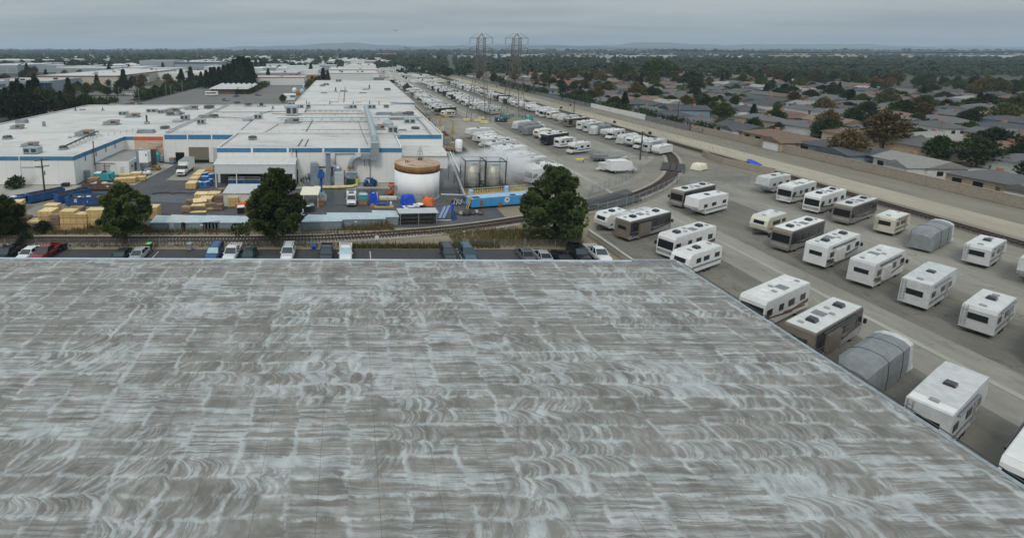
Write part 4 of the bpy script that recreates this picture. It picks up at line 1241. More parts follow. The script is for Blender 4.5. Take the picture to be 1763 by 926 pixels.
def lumber_pack(label, x, y, z, L, D, H, rz, style='lumber', group='lumber packs in the works yard'):
    k = Kit('lumber_pack', label, 'lumber pack', group)
    q = k.part('boards')
    n = max(2, int(H / .28)); r2 = random.Random(int(x * 100 + z * 7 + y * 13))
    top = M['lumber_top'] if style == 'lumber' else M['lumber_old']
    for i in range(n):
        o = r2.uniform(-.03, .03); z0 = .1 + i * (H - .1) / n; z1 = .1 + (i + 1) * (H - .1) / n - .015
        q.box(-L / 2 + o, L / 2 + o, -D / 2 + r2.uniform(0, .03), D / 2, z0, z1, M[style])
    q.box(-L / 2 + .02, L / 2 - .02, -D / 2 + .02, D / 2 - .02, H - .014, H + .004, top)
    b = k.part('bearer')
    for s in (-.35, .35): b.box(s * L - .05, s * L + .05, -D / 2, D / 2, 0, .1, M['lumber_old'])
    if style == 'lumber':
        st = k.part('strap')
        for s in (-.25, .25): st.box(s * L - .02, s * L + .02, -D / 2 - .012, D / 2 + .012, .1, H + .012, M['crate_brown'])
    return k.finish((x, y, z), rz)


def stack(px, py, L, D, hs, rz, words, styles, depth=None):
    """Packs standing on one another; the words name the stack, the pack's place in it is added."""
    x, y = G(px, py); z = 0.0
    for i, h in enumerate(hs):
        pos = 'only pack' if len(hs) == 1 else ('bottom pack' if i == 0 else ('top pack' if i == len(hs) - 1 else ('middle pack' if len(hs) == 3 else nth(i + 1) + ' pack up')))
        st = styles[min(i, len(styles) - 1)]
        lumber_pack(('%s of the %s' % (pos, words)) if pos != 'only pack' else words, x, y + D / 2, z, L, D, h, R(rz), st)
        z += h + .01


Y_, B_ = 'lumber', 'lumber_old'
stack(13, 398, 2.6, 1.6, (1.1, 1.1), 0, 'dark lumber stack at the left edge behind bushes', (B_,))
stack(30, 392, 2.2, 1.4, (1.2, 1.2, .5), 0, 'pale lumber stack right of the left-edge pine', (Y_,))
stack(40, 396, 1.7, 1.6, (1.1, 1.1), 0, 'brown lumber stack third along the track fence', (B_,))
stack(57, 398, 2.0, 2.0, (.7, .6, .4), 4, 'low messy lumber stack with slanting boards by the fence', (B_, B_, Y_))
stack(79, 396, 2.4, 2.4, (1.15, 1.15, 1.0), 0, 'tall yellow lumber stack fifth along the track fence', (Y_,))
stack(89, 385, 2.4, 1.5, (1.2, 1.2, 1.0), 0, 'yellow lumber stack behind the tall fifth one', (Y_,))
stack(95, 397, 1.6, 1.8, (1.0, 1.0, .8), 0, 'dark weathered lumber stack beside the tall yellow one', (B_,))
stack(117, 397, 2.5, 1.8, (1.1, 1.1, 1.2), 0, 'broad yellow lumber stack with a bright top', (Y_,))
stack(139, 397, 2.3, 1.6, (1.1, 1.1, .7), 0, 'yellow lumber stack slightly lower than its neighbours', (Y_,))
stack(130, 388, 2.6, 1.5, (1.1, 1.2, .9), 0, 'dark lumber stack behind the lower yellow one', (B_,))
stack(164, 396, 2.9, 1.8, (1.1, 1.1, 1.2, .1), 0, 'tallest yellow lumber stack next to the left pine', (Y_,))
stack(20, 364, 3.2, 2.0, (.9, .9), 14, 'brown-topped lumber stack by the small blue dumpster', (B_, Y_))
stack(263, 378, 1.7, 2.0, (1.2, 1.1), 0, 'yellow lumber stack right of the left pine', (Y_,))
# the heap in the middle of the yard
stack(341, 359, 2.6, 2.6, (1.1, .25), 20, 'yellow lumber stack with half-lifted sheet in the mid yard', (B_, Y_))
stack(345, 345, 2.6, 2.2, (1.3,), 0, 'yellow lumber cube at the back left of mid-yard heap', (Y_,))
stack(367, 346, 2.4, 2.2, (1.5,), 0, 'bright yellow lumber cube at the back right of mid-yard heap', (Y_,))
stack(353, 353, 2.5, 2.4, (1.25,), 0, 'yellow lumber pack in the centre of mid-yard heap', (Y_,))
stack(328, 352, 2.0, 1.3, (.8,), -4, 'brown crate-like pack on the left of mid-yard heap', (B_,))
stack(320, 366, 1.9, 1.6, (1.0,), -8, 'small brown pack at the front left of mid-yard heap', (B_,))
stack(341, 363, 2.9, 1.6, (.35, .35, .3), 3, 'flat three-sheet stack at the front of mid-yard heap', (B_, B_, Y_))
stack(361, 362, 1.9, 1.4, (.6, .6), 6, 'twin brown stack with yellow edge at heap front', (Y_, B_))
stack(375, 362, 1.9, 1.3, (.55, .55), -3, 'dark brown twin stack at the right of heap front', (B_,))
stack(377, 351, 1.8, 2.0, (1.0, .6), -3, 'dark lumber stack against the grey shed', (B_,))
stack(340, 367, 3.0, 1.2, (.1,), 6, 'lone pale plywood sheet lying before the mid-yard heap', (Y_,))
stack(401, 357, 2.0, 1.4, (1.0, 1.0), 0, 'yellow twin stack before the grey shed', (Y_,))
# strip beside the box truck
stack(328, 326, 2.2, 2.6, (1.35,), 0, 'brown-sided yellow pack nearest the camera beside blue drums', (Y_,))
stack(333, 317, 2.0, 2.6, (1.3,), 0, 'second pale pack in the strip beside the blue drums', (Y_,))
stack(338, 310, 2.0, 2.6, (1.3,), 0, 'third pale pack in the strip beside the blue drums', (Y_,))
stack(344, 305, 2.0, 2.6, (1.3,), 0, 'pale pack at the truck end of the strip', (Y_,))
# by the annex
for i, (px, py, L, D, h, w) in enumerate(((187, 322, 3.0, 1.2, .9, 'long pale pack lying before the teal generator'), (198, 322, 2.0, 1.2, .9, 'short pale pack right of the long one before generator'),
        (206, 315, 2.6, 1.5, 1.0, 'yellow pack low in the annex corner heap'), (214, 310, 2.4, 1.5, 1.3, 'yellow pack in the middle of the annex corner heap'),
        (223, 316, 2.2, 2.0, 1.2, 'yellow pack at the front of the annex corner heap'), (232, 309, 2.4, 2.2, 1.5, 'highest yellow pack of the annex corner heap'),
        (242, 312, 1.8, 1.4, 1.0, 'orange-brown pack at the right end of annex corner heap'))):
    stack(px, py, L, D, (h,), 8, w, (Y_,))


def plain_box_thing(name, label, cat, px, py, L, D, H, m, rz=0, lid=None, group=None, slats=True):
    x, y = G(px, py); k = Kit(name, label, cat, group)
    k.part('crate_body').box(-L / 2, L / 2, -D / 2, D / 2, .1, H, M[m])
    b = k.part('pallet')
    for s in (-.4, 0, .4): b.box(-L / 2, L / 2, s * D - .06, s * D + .06, 0, .1, M['lumber_old'])
    if slats:
        q = k.part('slats')
        for i in range(3):
            z = .2 + i * (H - .4) / 2; q.box(-L / 2 - .03, L / 2 + .03, -D / 2 - .03, -D / 2, z, z + .1, M['lumber_old'])
    if lid: k.part('lid').box(-L / 2 - .04, L / 2 + .04, -D / 2 - .04, D / 2 + .04, H, H + .07, M[lid])
    return k.finish((x, y + D / 2, 0), R(rz))


plain_box_thing('wooden_crate', 'lower brown slatted crate left of the teal generator', 'crate', 160, 322, 2.3, 1.4, 1.1, 'crate_brown')
k = Kit('wooden_crate', 'upper brown slatted crate left of the teal generator', 'crate')
k.part('crate_body').box(-1.1, 1.1, -.7, .7, 0, .9, M['crate_brown']); q = k.part('slats')
for z in (.15, .6): q.box(-1.13, 1.13, -.74, -.7, z, z + .12, M['lumber_old'])
x, y = G(160, 322); k.finish((x, y + .7, 1.12))
plain_box_thing('plywood_crate', 'orange-brown plywood crate by the truck and canopy', 'crate', 360, 303, 1.8, 1.6, 1.5, 'lumber', lid='crate_brown')
plain_box_thing('grey_cabinet', 'grey-blue electric cabinet by the annex roller door', 'cabinet', 149, 311, 1.2, .9, 2.4, 'container_grey', slats=False)
plain_box_thing('oil_drum_crate', 'small dark blue drum crate beside the grey-blue cabinet', 'crate', 152, 316, .9, .9, 1.1, 'skip_blue', slats=False)
plain_box_thing('black_crate', 'black box on the concrete apron, left of two', 'crate', 111, 322, 1.5, 1.0, .8, 'black', slats=False)
plain_box_thing('black_crate', 'small black box on the concrete apron, right of two', 'crate', 124, 317, .9, .8, .75, 'black', slats=False)
k = Kit('generator', 'teal generator set with rusty exhaust before the annex', 'generator')
q = k.part('housing'); q.box(-2.2, 2.0, -1.0, 1.0, .5, 2.1, M['teal']); q.box(-2.1, -.6, -.9, .9, 2.1, 2.2, M['white_paint'])
k.part('chassis').box(-2.1, 1.9, -.8, .8, .1, .5, M['black'])
k.part('exhaust_hood').rbox(0, 0, 2.1, 1.2, .8, .5, 0, M['black'], .5); k.part('exhaust_pipe').cyl((.2, 0, 2.4), (.2, 0, 4.2), .13, M['rust'], n=8)
k.part('vent_grille').box(1.6, 1.9, -1.03, -1.0, .8, 1.9, M['dark_metal'])
for s in (-1.4, 1.2): k.part('wheel').cyl((s, -.85, .3), (s, .85, .3), .3, M['tyre'], n=12)
x, y = G(177, 314); k.finish((x, y + 1, 0), R(2))

# annex side machines: silo, tank, dark cabinet, white bags
k = Kit('silo', 'white square silo on legs beside the annex', 'silo')
k.part('bin').box(-1.1, 1.1, -1.0, 1.0, 2.9, 5.9, M['tank_white']); k.part('lid').box(-.8, .8, -.7, .7, 5.9, 6.1, M['grey_metal'])
k.part('hopper').add([(-1.1, -1, 2.9), (1.1, -1, 2.9), (1.1, 1, 2.9), (-1.1, 1, 2.9), (-.3, -.3, 1.6), (.3, -.3, 1.6), (.3, .3, 1.6), (-.3, .3, 1.6)], [(0, 1, 5, 4), (1, 2, 6, 5), (2, 3, 7, 6), (3, 0, 4, 7), (4, 5, 6, 7)], M['grey_metal'])
for a in (-1, 1):
    for b in (-.9, .9): k.part('leg').box(a - .08, a + .08, b - .08, b + .08, 0, 2.9, M['grey_metal'])
k.part('logo_panel').box(.55, .85, -1.03, -1.0, 4.6, 5.2, M['stripe_blue'])
x, y = G(248, 300); k.finish((x, y + 1.2, 0))
k = Kit('filter_column', 'blue-grey filter column left of the white silo', 'filter')
k.part('column').box(-.5, .5, -.5, .5, .8, 5.6, M['duct_blue']); k.part('base').box(-.7, .7, -.7, .7, 0, .8, M['machine_blue']); k.part('top_pipe').tube([(0, 0, 5.6), (0, 0, 6.2), (1.2, 0, 6.2)], .25, M['galvanised'], 8)
x, y = G(237, 300); k.finish((x, y + 1.4, 0))
k = Kit('equipment_cabinet', 'tall black equipment cabinet behind the white silo', 'cabinet')
k.part('cabinet').box(-1.6, 1.6, -1, 1, 0, 4.4, M['dark_metal']); k.part('lid').box(-1.7, 1.7, -1.1, 1.1, 4.4, 4.55, M['black']); k.part('door').box(-.6, .6, -1.03, -1, .4, 2.6, M['rv_grey'])
x, y = G(255, 288); k.finish((x, y + 1, 0))
k = Kit('process_vessel', 'green process vessel with pipes at the peach wall', 'vessel')
k.part('vessel').lathe(0, 0, [(.9, .4), (1.0, .6), (1.0, 2.2), (.6, 2.7)], M['teal'], 14); k.part('pipe').tube([(0, 0, 2.6), (0, 0, 4.2), (1.2, 0, 4.2), (1.2, .8, 5)], .16, M['rust'], 8); k.part('pipe').tube([(.5, 0, 2.4), (.5, 0, 5.2), (-2.4, .6, 5.2)], .2, M['galvanised'], 8)
k.part('stand').box(-.8, .8, -.8, .8, 0, .4, M['grey_metal'])
x, y = G(269, 280); k.finish((x, y + 1, 0))
k = Kit('water_tank', 'small grey tank right of the green process vessel', 'tank')
k.part('tank').lathe(0, 0, [(.7, .2), (.75, 1.8), (.4, 2.1)], M['container_grey'], 14); k.part('foot').box(-.6, .6, -.6, .6, 0, .2, M['black'])
x, y = G(278, 280); k.finish((x, y + 1, 0))
k = Kit('blue_bin', 'dark blue open bin with brown rim by the factory wall', 'bin')
k.part('bin').rbox(0, 0, 0, 1.2, 1.2, 1.3, 0, M['duct_blue'], 1.15); k.part('rim').box(-.72, .72, -.72, .72, 1.3, 1.38, M['rust'])
x, y = G(296, 281); k.finish((x, y + .5, 0))
k = Kit('pallet_jack', 'yellow and orange scrap machine lying near the silo', 'machine')
r2 = random.Random(9); q = k.part('frame')
for i in range(9): q.rbox(r2.uniform(-1.2, 1.2), r2.uniform(-.8, .8), r2.uniform(0, .5), r2.uniform(.4, 1.2), r2.uniform(.2, .5), r2.uniform(.2, .5), r2.uniform(0, 3), M[r2.choice(('safety_yellow', 'rail_yellow', 'rust'))])
k.part('hose_loop').tube([(math.cos(t) * .7, .1, .6 + math.sin(t) * .5) for t in [i * .45 for i in range(9)]], .07, M['safety_yellow'], 6)
x, y = G(268, 292); k.finish((x, y, 0))
for i, (px, py, w) in enumerate(((248, 303, 'white bulk bag on a red base, left of two by the silo'), (256, 301, 'white bulk bag slumped to the right by the silo'))):
    k = Kit('bulk_bag', w, 'bag', 'white bulk bags by the silo')
    k.part('bag', smooth=True).lathe(0, 0, [(.5, .15), (.65, .4), (.66, .75), (.45, 1.0), (.15, 1.12)], M['white_paint'], 12)
    k.part('pallet').box(-.6, .6, -.6, .6, 0, .14, M['red_band'] if i == 0 else M['lumber_old'])
    k.finish((*G(px, py), 0))

# blue drums and shrink-wrapped drums beside the strip of packs
n = 0
for px, py, w in ((342, 321, 'front left'), (346, 322, 'front second'), (354, 322, 'front third'), (358, 321, 'front right'), (351, 312, 'middle left'), (356, 312, 'middle right'), (352, 306, 'back left'), (356, 305, 'back second'), (362, 308, 'back third'), (366, 307, 'back right'), (363, 317, 'right-hand white-topped')):
    k = Kit('blue_drum', 'blue drum on pallet, the %s one of the group by canopy' % w, 'drum', 'blue drums by the loading canopy')
    k.part('drum').lathe(0, 0, [(.5, .14), (.55, .2), (.55, .62), (.57, .65), (.55, .68), (.55, 1.15), (.5, 1.2)], M['drum_blue'], 14)
    k.part('lid').lathe(0, 0, [(.47, 1.2), (.47, 1.24), (.1, 1.25)], M['container_top'], 14)
    k.part('pallet').box(-.55, .55, -.55, .55, 0, .13, M['lumber_old'])
    k.finish((*G(px, py), 0), 0)

# blue waste containers under the canopy
for i, (px, w) in enumerate(((410, 'left'), (437, 'right'))):
    k = Kit('waste_container', 'blue container with orange-topped lid under the loading canopy, %s of two' % w, 'container')
    k.part('container_body').box(-1.9, 1.9, -.9, .9, .1, 1.7, M['skip_blue']); k.part('top').box(-1.95, 1.95, -.95, .95, 1.7, 1.8, M['container_top_pale'] if i == 0 else M['rust_roof'])
    q = k.part('ribs')
    for j in range(8): q.box(-1.85 + j * .5, -1.77 + j * .5, -.96, -.9, .1, 1.7, M['skip_blue'])
    q = k.part('guard_rail')
    for xx in (-1.8, 1.8): q.cyl((xx, -1.1, 0), (xx, -1.1, 2.4), .05, M['galvanised'], n=6)
    q.cyl((-1.8, -1.1, 2.4), (1.8, -1.1, 2.4), .05, M['galvanised'], n=6)
    x, y = G(px, 319); k.finish((x, y - .6, 0))

# grey yard shed
k = Kit('yard_shed', 'pale flat-roofed shed standing alone in the mid yard', 'shed')
k.part('wall').box(-3.9, 3.6, -2.4, 2.4, 0, 2.6, M['shed_wall'])
k.part('roof').add([(-4.0, -2.6, 2.62), (3.7, -2.6, 2.62), (3.7, 2.6, 3.1), (-4.0, 2.6, 3.1), (-4.0, -2.6, 2.74), (3.7, -2.6, 2.74), (3.7, 2.6, 3.22), (-4.0, 2.6, 3.22)], [(0, 3, 2, 1), (4, 5, 6, 7), (0, 1, 5, 4), (1, 2, 6, 5), (2, 3, 7, 6), (3, 0, 4, 7)], M['shed_roof'])
k.part('door').box(1.6, 2.6, -2.44, -2.4, 0, 2.1, M['container_grey'])
x, y = G(416, 355); k.finish((x + .3, y + 2.4, 0))
# coloured pallets pile
cols = ('lumber', 'tarp_orange', 'tarp_orange', 'safety_yellow', 'tarp_green')
for i, (px, py, m, h, w) in enumerate(((407, 357, 'lumber', .9, 'yellow'), (414, 358, 'tarp_orange', .95, 'front orange'), (421, 357, 'tarp_orange', 1.0, 'right orange'), (417, 352, 'safety_yellow', 1.3, 'yellow-green'), (420, 349, 'tarp_green', 1.5, 'bright green'))):
    if i == 0: continue
    x, y = G(px, py); k = Kit('crate_stack', '%s plastic crate pile by the mid-yard shed' % w, 'crate pile', 'bright crate piles by the shed')
    for j in range(4): k.part('crate').box(-.8, .8, -.6, .6, j * h / 4, (j + 1) * h / 4 - .03, M[m])
    q = k.part('slats')
    for j in (-.5, 0, .5): q.box(j - .06, j + .06, -.64, -.6, 0, h, M['lumber_old'] if i == 1 else M[m])
    k.finish((x, y, 0), R(-5))
# wooden cable drum by the shed
k = Kit('cable_drum', 'wooden cable drum lying flat behind the mid-yard shed', 'cable drum')
k.part('flange').cyl((0, 0, 0), (0, 0, .12), .95, M['lumber_old'], n=18); k.part('core').cyl((0, 0, .12), (0, 0, .85), .5, M['crate_brown'], n=14); k.part('flange').cyl((0, 0, .85), (0, 0, .97), .95, M['lumber_old'], n=18)
k.finish((*G(382, 332), 0))
k = Kit('hose', 'dark hose lying in loops across the yard asphalt', 'hose')
k.part('hose').tube([(*G(a, b), .06) for a, b in ((262, 334), (275, 332.5), (290, 331.5), (296, 333.5), (310, 332), (322, 333), (345, 332.5), (372, 332))], .09, M['black'], 6); k.finish()

# storage containers along the track fence
conts = [(286, 398, 5.2, 'container_grey', 'container_top', 'leftmost grey container with open doorway by the fence'), (314, 397, 5.4, 'dark_metal', 'container_top_pale', 'open-sided grey shelter holding dark gear, second from left by fence'),
         (349, 398, 5.8, 'container_grey', 'container_top', 'blue-grey container third from left along the fence'), (391, 398, 8.4, 'container_grey', 'container_top', 'long blue-grey container touching the middle pine'),
         (552, 396, 7.2, 'container_grey', 'container_top', 'blue-grey container just right of the middle pine'), (613, 392, 10.2, 'container_grey', 'container_top', 'long pair of joined blue-grey containers behind dry weeds'),
         (664, 388, 4.4, 'container_grey', 'container_top', 'blue-grey container at the right end of the fence row')]
for px, py, L, wm, tm, w in conts:
    x, y = G(px, py); k = Kit('storage_container', w, 'container', 'containers along the track fence')
    D, h = 2.8, 1.5
    if wm == 'dark_metal':
        for a in (-L / 2 + .1, 0, L / 2 - .1):
            for b in (-D / 2 + .1, D / 2 - .1): k.part('post').box(a - .06, a + .06, b - .06, b + .06, 0, h, M['grey_metal'])
        q = k.part('stored_gear'); r2 = random.Random(4)
        for i in range(14): q.rbox(r2.uniform(-L / 2 + .6, L / 2 - .6), r2.uniform(-1.1, 1.1), 0, r2.uniform(.3, 1), r2.uniform(.3, .9), r2.uniform(.4, 1.3), r2.uniform(0, 3), M[r2.choice(('black', 'rv_grey', 'skip_blue', 'rust_dark', 'container_top'))])
        k.part('back_panel').box(-L / 2, L / 2, D / 2 - .08, D / 2, 0, h, M['container_grey'])
    else:
        k.part('container_body').box(-L / 2, L / 2, -D / 2, D / 2, 0, h, M[wm])
        q = k.part('ribs')
        for i in range(int(L / .6)): q.box(-L / 2 + .3 + i * .6 - .08, -L / 2 + .3 + i * .6 + .08, -D / 2 - .05, -D / 2, .15, h - .12, M[wm])
        if px == 286: k.part('doorway').box(.6, 1.5, -D / 2 - .07, -D / 2 - .05, .05, 1.42, M['container_top'])
        if px in (349, 613): k.part('notice').box(-.4, .1, -D / 2 - .08, -D / 2 - .05, 1.0, 1.25, M['white_paint'])
    k.part('roof').add([(-L / 2 - .1, -D / 2 - .12, h), (L / 2 + .1, -D / 2 - .12, h), (L / 2 + .1, D / 2 + .1, h + .08), (-L / 2 - .1, D / 2 + .1, h + .08), (-L / 2 - .1, -D / 2 - .12, h + .1), (L / 2 + .1, -D / 2 - .12, h + .1), (L / 2 + .1, D / 2 + .1, h + .18), (-L / 2 - .1, D / 2 + .1, h + .38)],
                        [(0, 3, 2, 1), (4, 5, 6, 7), (0, 1, 5, 4), (1, 2, 6, 5), (2, 3, 7, 6), (3, 0, 4, 7)], M[tm])
    k.finish((x, y + D / 2, 0), R(0 if px < 540 else 3.2))

# pipe rack shelter right of the containers
k = Kit('rack_shelter', 'open pipe rack with pale tilted roof right of the containers', 'rack shelter')
k.part('roof').box(-3.6, 3.6, -1.4, 1.4, 2.1, 2.2, M['shed_roof'])
for a in (-3.3, 0, 3.3):
    for b in (-1.3, 1.3): k.part('post').box(a - .06, a + .06, b - .06, b + .06, 0, 2.1, M['grey_metal'])
for z in (.4, 1.0, 1.55):
    k.part('shelf').box(-3.4, 3.4, -1.2, 1.2, z, z + .06, M['dark_metal'])
    q = k.part('stored_pipes')
    for i in range(7): q.cyl((-3.3 + rng.uniform(0, .6), -1 + i * .32, z + .14), (3.0 - rng.uniform(0, 1), -1 + i * .32, z + .14), .08, M[rng.choice(('dark_metal', 'galvanised', 'rust_dark', 'black'))], n=6)
x, y = G(720, 387); k.finish((x, y + 1.4, 0), R(3))
# blue and galvanised rack frames beside it
k = Kit('rack_pile', 'pile of blue and silver rack beams leaning right of the rack shelter', 'rack beams')
for i in range(7): k.part('beam').cyl((-1.6 + i * .22, -1.0 - .1 * i, .1 + .05 * i), (-.2 + i * .25, 1.0, 1.7 + .05 * i), .09, M['galvanised'] if i % 3 else M['tarp_blue'], n=4)
q = k.part('upright'); q.box(1.2, 1.5, -.2, .1, 0, 2.6, M['tarp_blue']); q.rbox(1.5, -.7, 0, .9, .9, 1.5, .3, M['skip_blue'], .4)
k.part('pale_board').box(-2.4, .8, -1.9, -1.5, 0, .08, M['shed_roof'])
x, y = G(766, 374); k.finish((x, y, 0))

# sheet awning right of the middle pine
k = Kit('awning', 'cream sheet awning on posts right of the middle pine', 'awning')
k.part('sheet_roof').add([(-1.9, -1.9, 2.6), (1.8, -1.9, 2.6), (2.1, 1.9, 3.2), (-1.6, 1.9, 3.2), (-1.9, -1.9, 2.68), (1.8, -1.9, 2.68), (2.1, 1.9, 3.28), (-1.6, 1.9, 3.28)], [(0, 3, 2, 1), (4, 5, 6, 7), (0, 1, 5, 4), (1, 2, 6, 5), (2, 3, 7, 6), (3, 0, 4, 7)], M['beige_sheet'])
for a, b, h in ((-1.8, -1.8, 2.6), (1.7, -1.8, 2.6), (2.0, 1.8, 3.2), (-1.5, 1.8, 3.2)): k.part('post').cyl((a, b, 0), (a, b, h), .06, M['white_paint'], n=6)
x, y = G(533, 357); k.finish((x, y + 1.6, 0))
for i, (px, py, m1, m2, w) in enumerate(((528, 364, 'white_paint', 'black', 'white-lidded bin by the cream awning'), (535, 363, 'container_grey', 'dark_metal', 'grey-green lidded bin in front of the cream awning'), (551, 353, 'brick_red', 'rust', 'dull red bin right of the cream awning'), (556, 345, 'container_grey', 'container_top', 'grey machine with pale top right of the cream awning'),
                              (516, 372, 'white_paint', 'container_top', 'white bin showing beside the middle pine'), (487, 366, 'safety_yellow', 'white_paint', 'yellow and white barrel half hidden by the middle pine'), (415, 366, 'white_paint', 'black', 'white-topped black bin left of the middle pine'))):
    k = Kit('work_bin', w, 'bin'); k.part('bin_body').rbox(0, 0, 0, 1.3, 1.2, 1.2, .2, M[m2], 1.1); k.part('lid').rbox(0, 0, 1.2, 1.4, 1.3, .14, .2, M[m1], .9); k.finish((*G(px, py), 0))
# blue boom lift
k = Kit('boom_lift', 'tall narrow blue personnel lift by the dust filters', 'lift')
k.part('base').box(-.6, .6, -.8, .8, .2, .9, M['rv_grey']); k.part('mast').box(-.25, .25, -.3, .3, .9, 5.0, M['lift_blue']); k.part('basket').box(-.7, .7, -.9, .3, 4.2, 5.4, M['lift_blue']); k.part('basket_top').box(-.4, .4, -.6, 0, 5.4, 6.0, M['navy'])
for a in (-.55, .55):
    for b in (-.6, .6): k.part('wheel').cyl((a - .1, b, .25), (a + .1, b, .25), .25, M['tyre'], n=10)
x, y = G(553, 339); k.finish((x, y + .6, 0))


# ------------------------------------------------------------------ dust filters, tanks, plant
YF = 108.6
def fx(px, py): return W(px, py, YF)
k = Kit('exhaust_stack', 'tall square blue-grey exhaust stack between the dust filters', 'exhaust stack')
x0 = fx(565, 300)[0]
k.part('stack').box(x0 - .55, x0 + .55, YF - .5, YF + .5, 0, 7.6, M['duct_blue']); k.part('cap').box(x0 - .75, x0 + .75, YF - .7, YF + .7, 7.6, 7.72, M['grey_metal'])
for z in (1.5, 3, 4.5, 6): k.part('flange').box(x0 - .6, x0 + .6, YF - .55, YF + .55, z, z + .1, M['grey_metal'])
k.finish()
k = Kit('dust_filter', 'tall blue-grey filter house left of the square exhaust stack', 'dust filter', 'dust filters at the front hall')
x1 = fx(542, 300)[0]
k.part('housing').box(x1 - .95, x1 + .95, YF - .9, YF + 1, .2, 4.9, M['duct_blue']); k.part('top').box(x1 - .95, x1 + .6, YF - .5, YF + 1, 4.9, 5.4, M['galvanised'])
for z in (1.1, 2.0, 2.9, 3.8): k.part('panel_rib').box(x1 - .98, x1 + .98, YF - .94, YF - .9, z, z + .06, M['grey_metal'])
k.part('duct').tube([(x1 + .9, YF, 4.3), (x1 + 3.2, YF + .2, 4.3)], .22, M['dark_metal'], 8)
for a in (-.8, .8): k.part('leg').box(x1 + a - .1, x1 + a + .1, YF - .8, YF - .6, 0, .2, M['dark_metal'])
k.finish()
k = Kit('pump_skid', 'crowded dark pump skid at the left end of the filters', 'pump skid')
x2 = fx(526, 300)[0]; r2 = random.Random(12)
for i in range(12): k.part('pump').rbox(x2 + r2.uniform(-1, 1), YF + r2.uniform(-.8, .8), r2.uniform(0, 2.2), r2.uniform(.3, .7), r2.uniform(.3, .7), r2.uniform(.4, .9), r2.uniform(0, 2), M[r2.choice(('rv_grey', 'duct_blue', 'dark_metal', 'stripe_blue'))])
for i in range(4): k.part('pipe').tube([(x2 - 1.2 + i * .6, YF - .6, 0), (x2 - 1.2 + i * .6, YF - .6, 2.2 + i * .3), (x2 + 1.4, YF - .4, 2.2 + i * .3)], .1, M['duct_blue'], 6)
k.finish()
k = Kit('dust_filter', 'pale grey filter house in front, right of the exhaust stack', 'dust filter', 'dust filters at the front hall')
x3 = fx(585, 300)[0] - .1; yy = 107.4
k.part('housing').box(x3 - 1.05, x3 + 1.05, yy - .9, yy + .9, 0, 3.5, M['container_top_pale']); k.part('top').box(x3 - .9, x3 + .9, yy - .7, yy + .7, 3.5, 3.7, M['container_top'])
k.part('fan_drum', smooth=True).cyl((x3 - .2, yy - .3, 4.2), (x3 - .2, yy + .7, 4.2), .75, M['galvanised'], n=16); k.part('duct').tube([(x3 - 2.8, YF, 4.6), (x3 - 1.6, YF, 4.7), (x3 - .6, YF - .4, 4.3)], .4, M['duct_blue'], 10)
k.part('side_duct').tube([(x3 + .8, YF, 2.4), (x3 + 1.6, YF, 2.0), (x3 + 2.4, YF, 1.8)], .4, M['duct_blue'], 8)
k.finish()
k = Kit('low_duct', 'low square blue-grey duct running behind the front filter house', 'duct')
k.part('duct').box(x0 + .6, x3 - 1.1, YF, YF + .9, .8, 2.2, M['duct_blue']); k.part('dark_gap').box(x3 - 1.9, x3 - 1.5, YF - .1, YF + .4, 2.3, 4.4, M['dark_metal']); k.finish()
k = Kit('dust_filter', 'dark blue-grey filter hopper beneath the silver duct elbow', 'dust filter', 'dust filters at the front hall')
x4 = DUCT_EX
k.part('housing').box(x4 - 1.0, x4 + 1.2, YF + .1, YF + 1.9, 1.5, 3.0, M['duct_blue']); k.part('top').box(x4 - 1.1, x4 + 1.3, YF, YF + 2, 3.0, 3.1, M['container_top'])
k.part('green_base').box(x4 - .9, x4 + 1.1, YF - .2, YF + 1.7, 0, 1.5, M['car_green']); k.part('red_post').box(x4 - 1.7, x4 - 1.3, YF - .1, YF + .3, 1.0, 3.6, M['brick_red'])
k.finish()
k = Kit('ground_pipe', 'thick pale yellow pipe lying along the kerb before the filters', 'pipe')
pp = [(*G(540, 325), .35), (*G(580, 325), .35), (*G(606, 323.5), .35), (*G(614, 321), .35)]
k.part('pipe').tube(pp, .33, M['pale_yellow'], 10); k.finish()
k = Kit('bollard', 'yellow post at the bend of the pale yellow pipe', 'bollard')
k.part('post').cyl((0, 0, 0), (0, 0, 1.7), .32, M['safety_yellow'], n=12); k.part('valve').cyl((0, 0, 1.7), (0, 0, 2.1), .2, M['rust'], n=10); k.finish((*G(614.5, 319.5), 0))
k = Kit('yellow_machine', 'pale yellow robot-like arm left of the filters', 'machine')
k.part('base').box(-.7, .7, -.5, .5, 0, .7, M['pale_yellow']); k.part('arm').tube([(0, 0, .7), (-.3, 0, 1.6), (.7, 0, 2.0)], .2, M['pale_yellow'], 8); k.finish((*G(521, 318), 0))
k = Kit('chain_hoist_pole', 'leaning thin dark pole against the front hall by the doorway', 'pole')
k.part('pole').cyl((0, 0, 0), (-.7, .6, 3.6), .1, M['dark_metal'], n=6); k.finish((*G(517, 314), 0))
k = Kit('compressor', 'blue compressor trailer with tangled hoses before the front wall', 'compressor')
k.part('frame').box(-1.6, 1.6, -.6, .6, .3, .6, M['navy']); r2 = random.Random(31)
for i in range(16): k.part('engine').rbox(r2.uniform(-1.4, 1.4), r2.uniform(-.5, .5), r2.uniform(.5, 1.1), r2.uniform(.3, .9), r2.uniform(.3, .6), r2.uniform(.2, .6), r2.uniform(0, 2), M[r2.choice(('machine_blue', 'machine_blue', 'black', 'lift_blue'))])
for a in (-1, 1):
    for b in (-.6, .6): k.part('wheel').cyl((a, b - .1, .32), (a, b + .1, .32), .32, M['tyre'], n=12)
k.part('canopy').box(-.9, .7, -.55, .55, 1.7, 1.85, M['navy']); k.finish((*G(637, 320), 0))
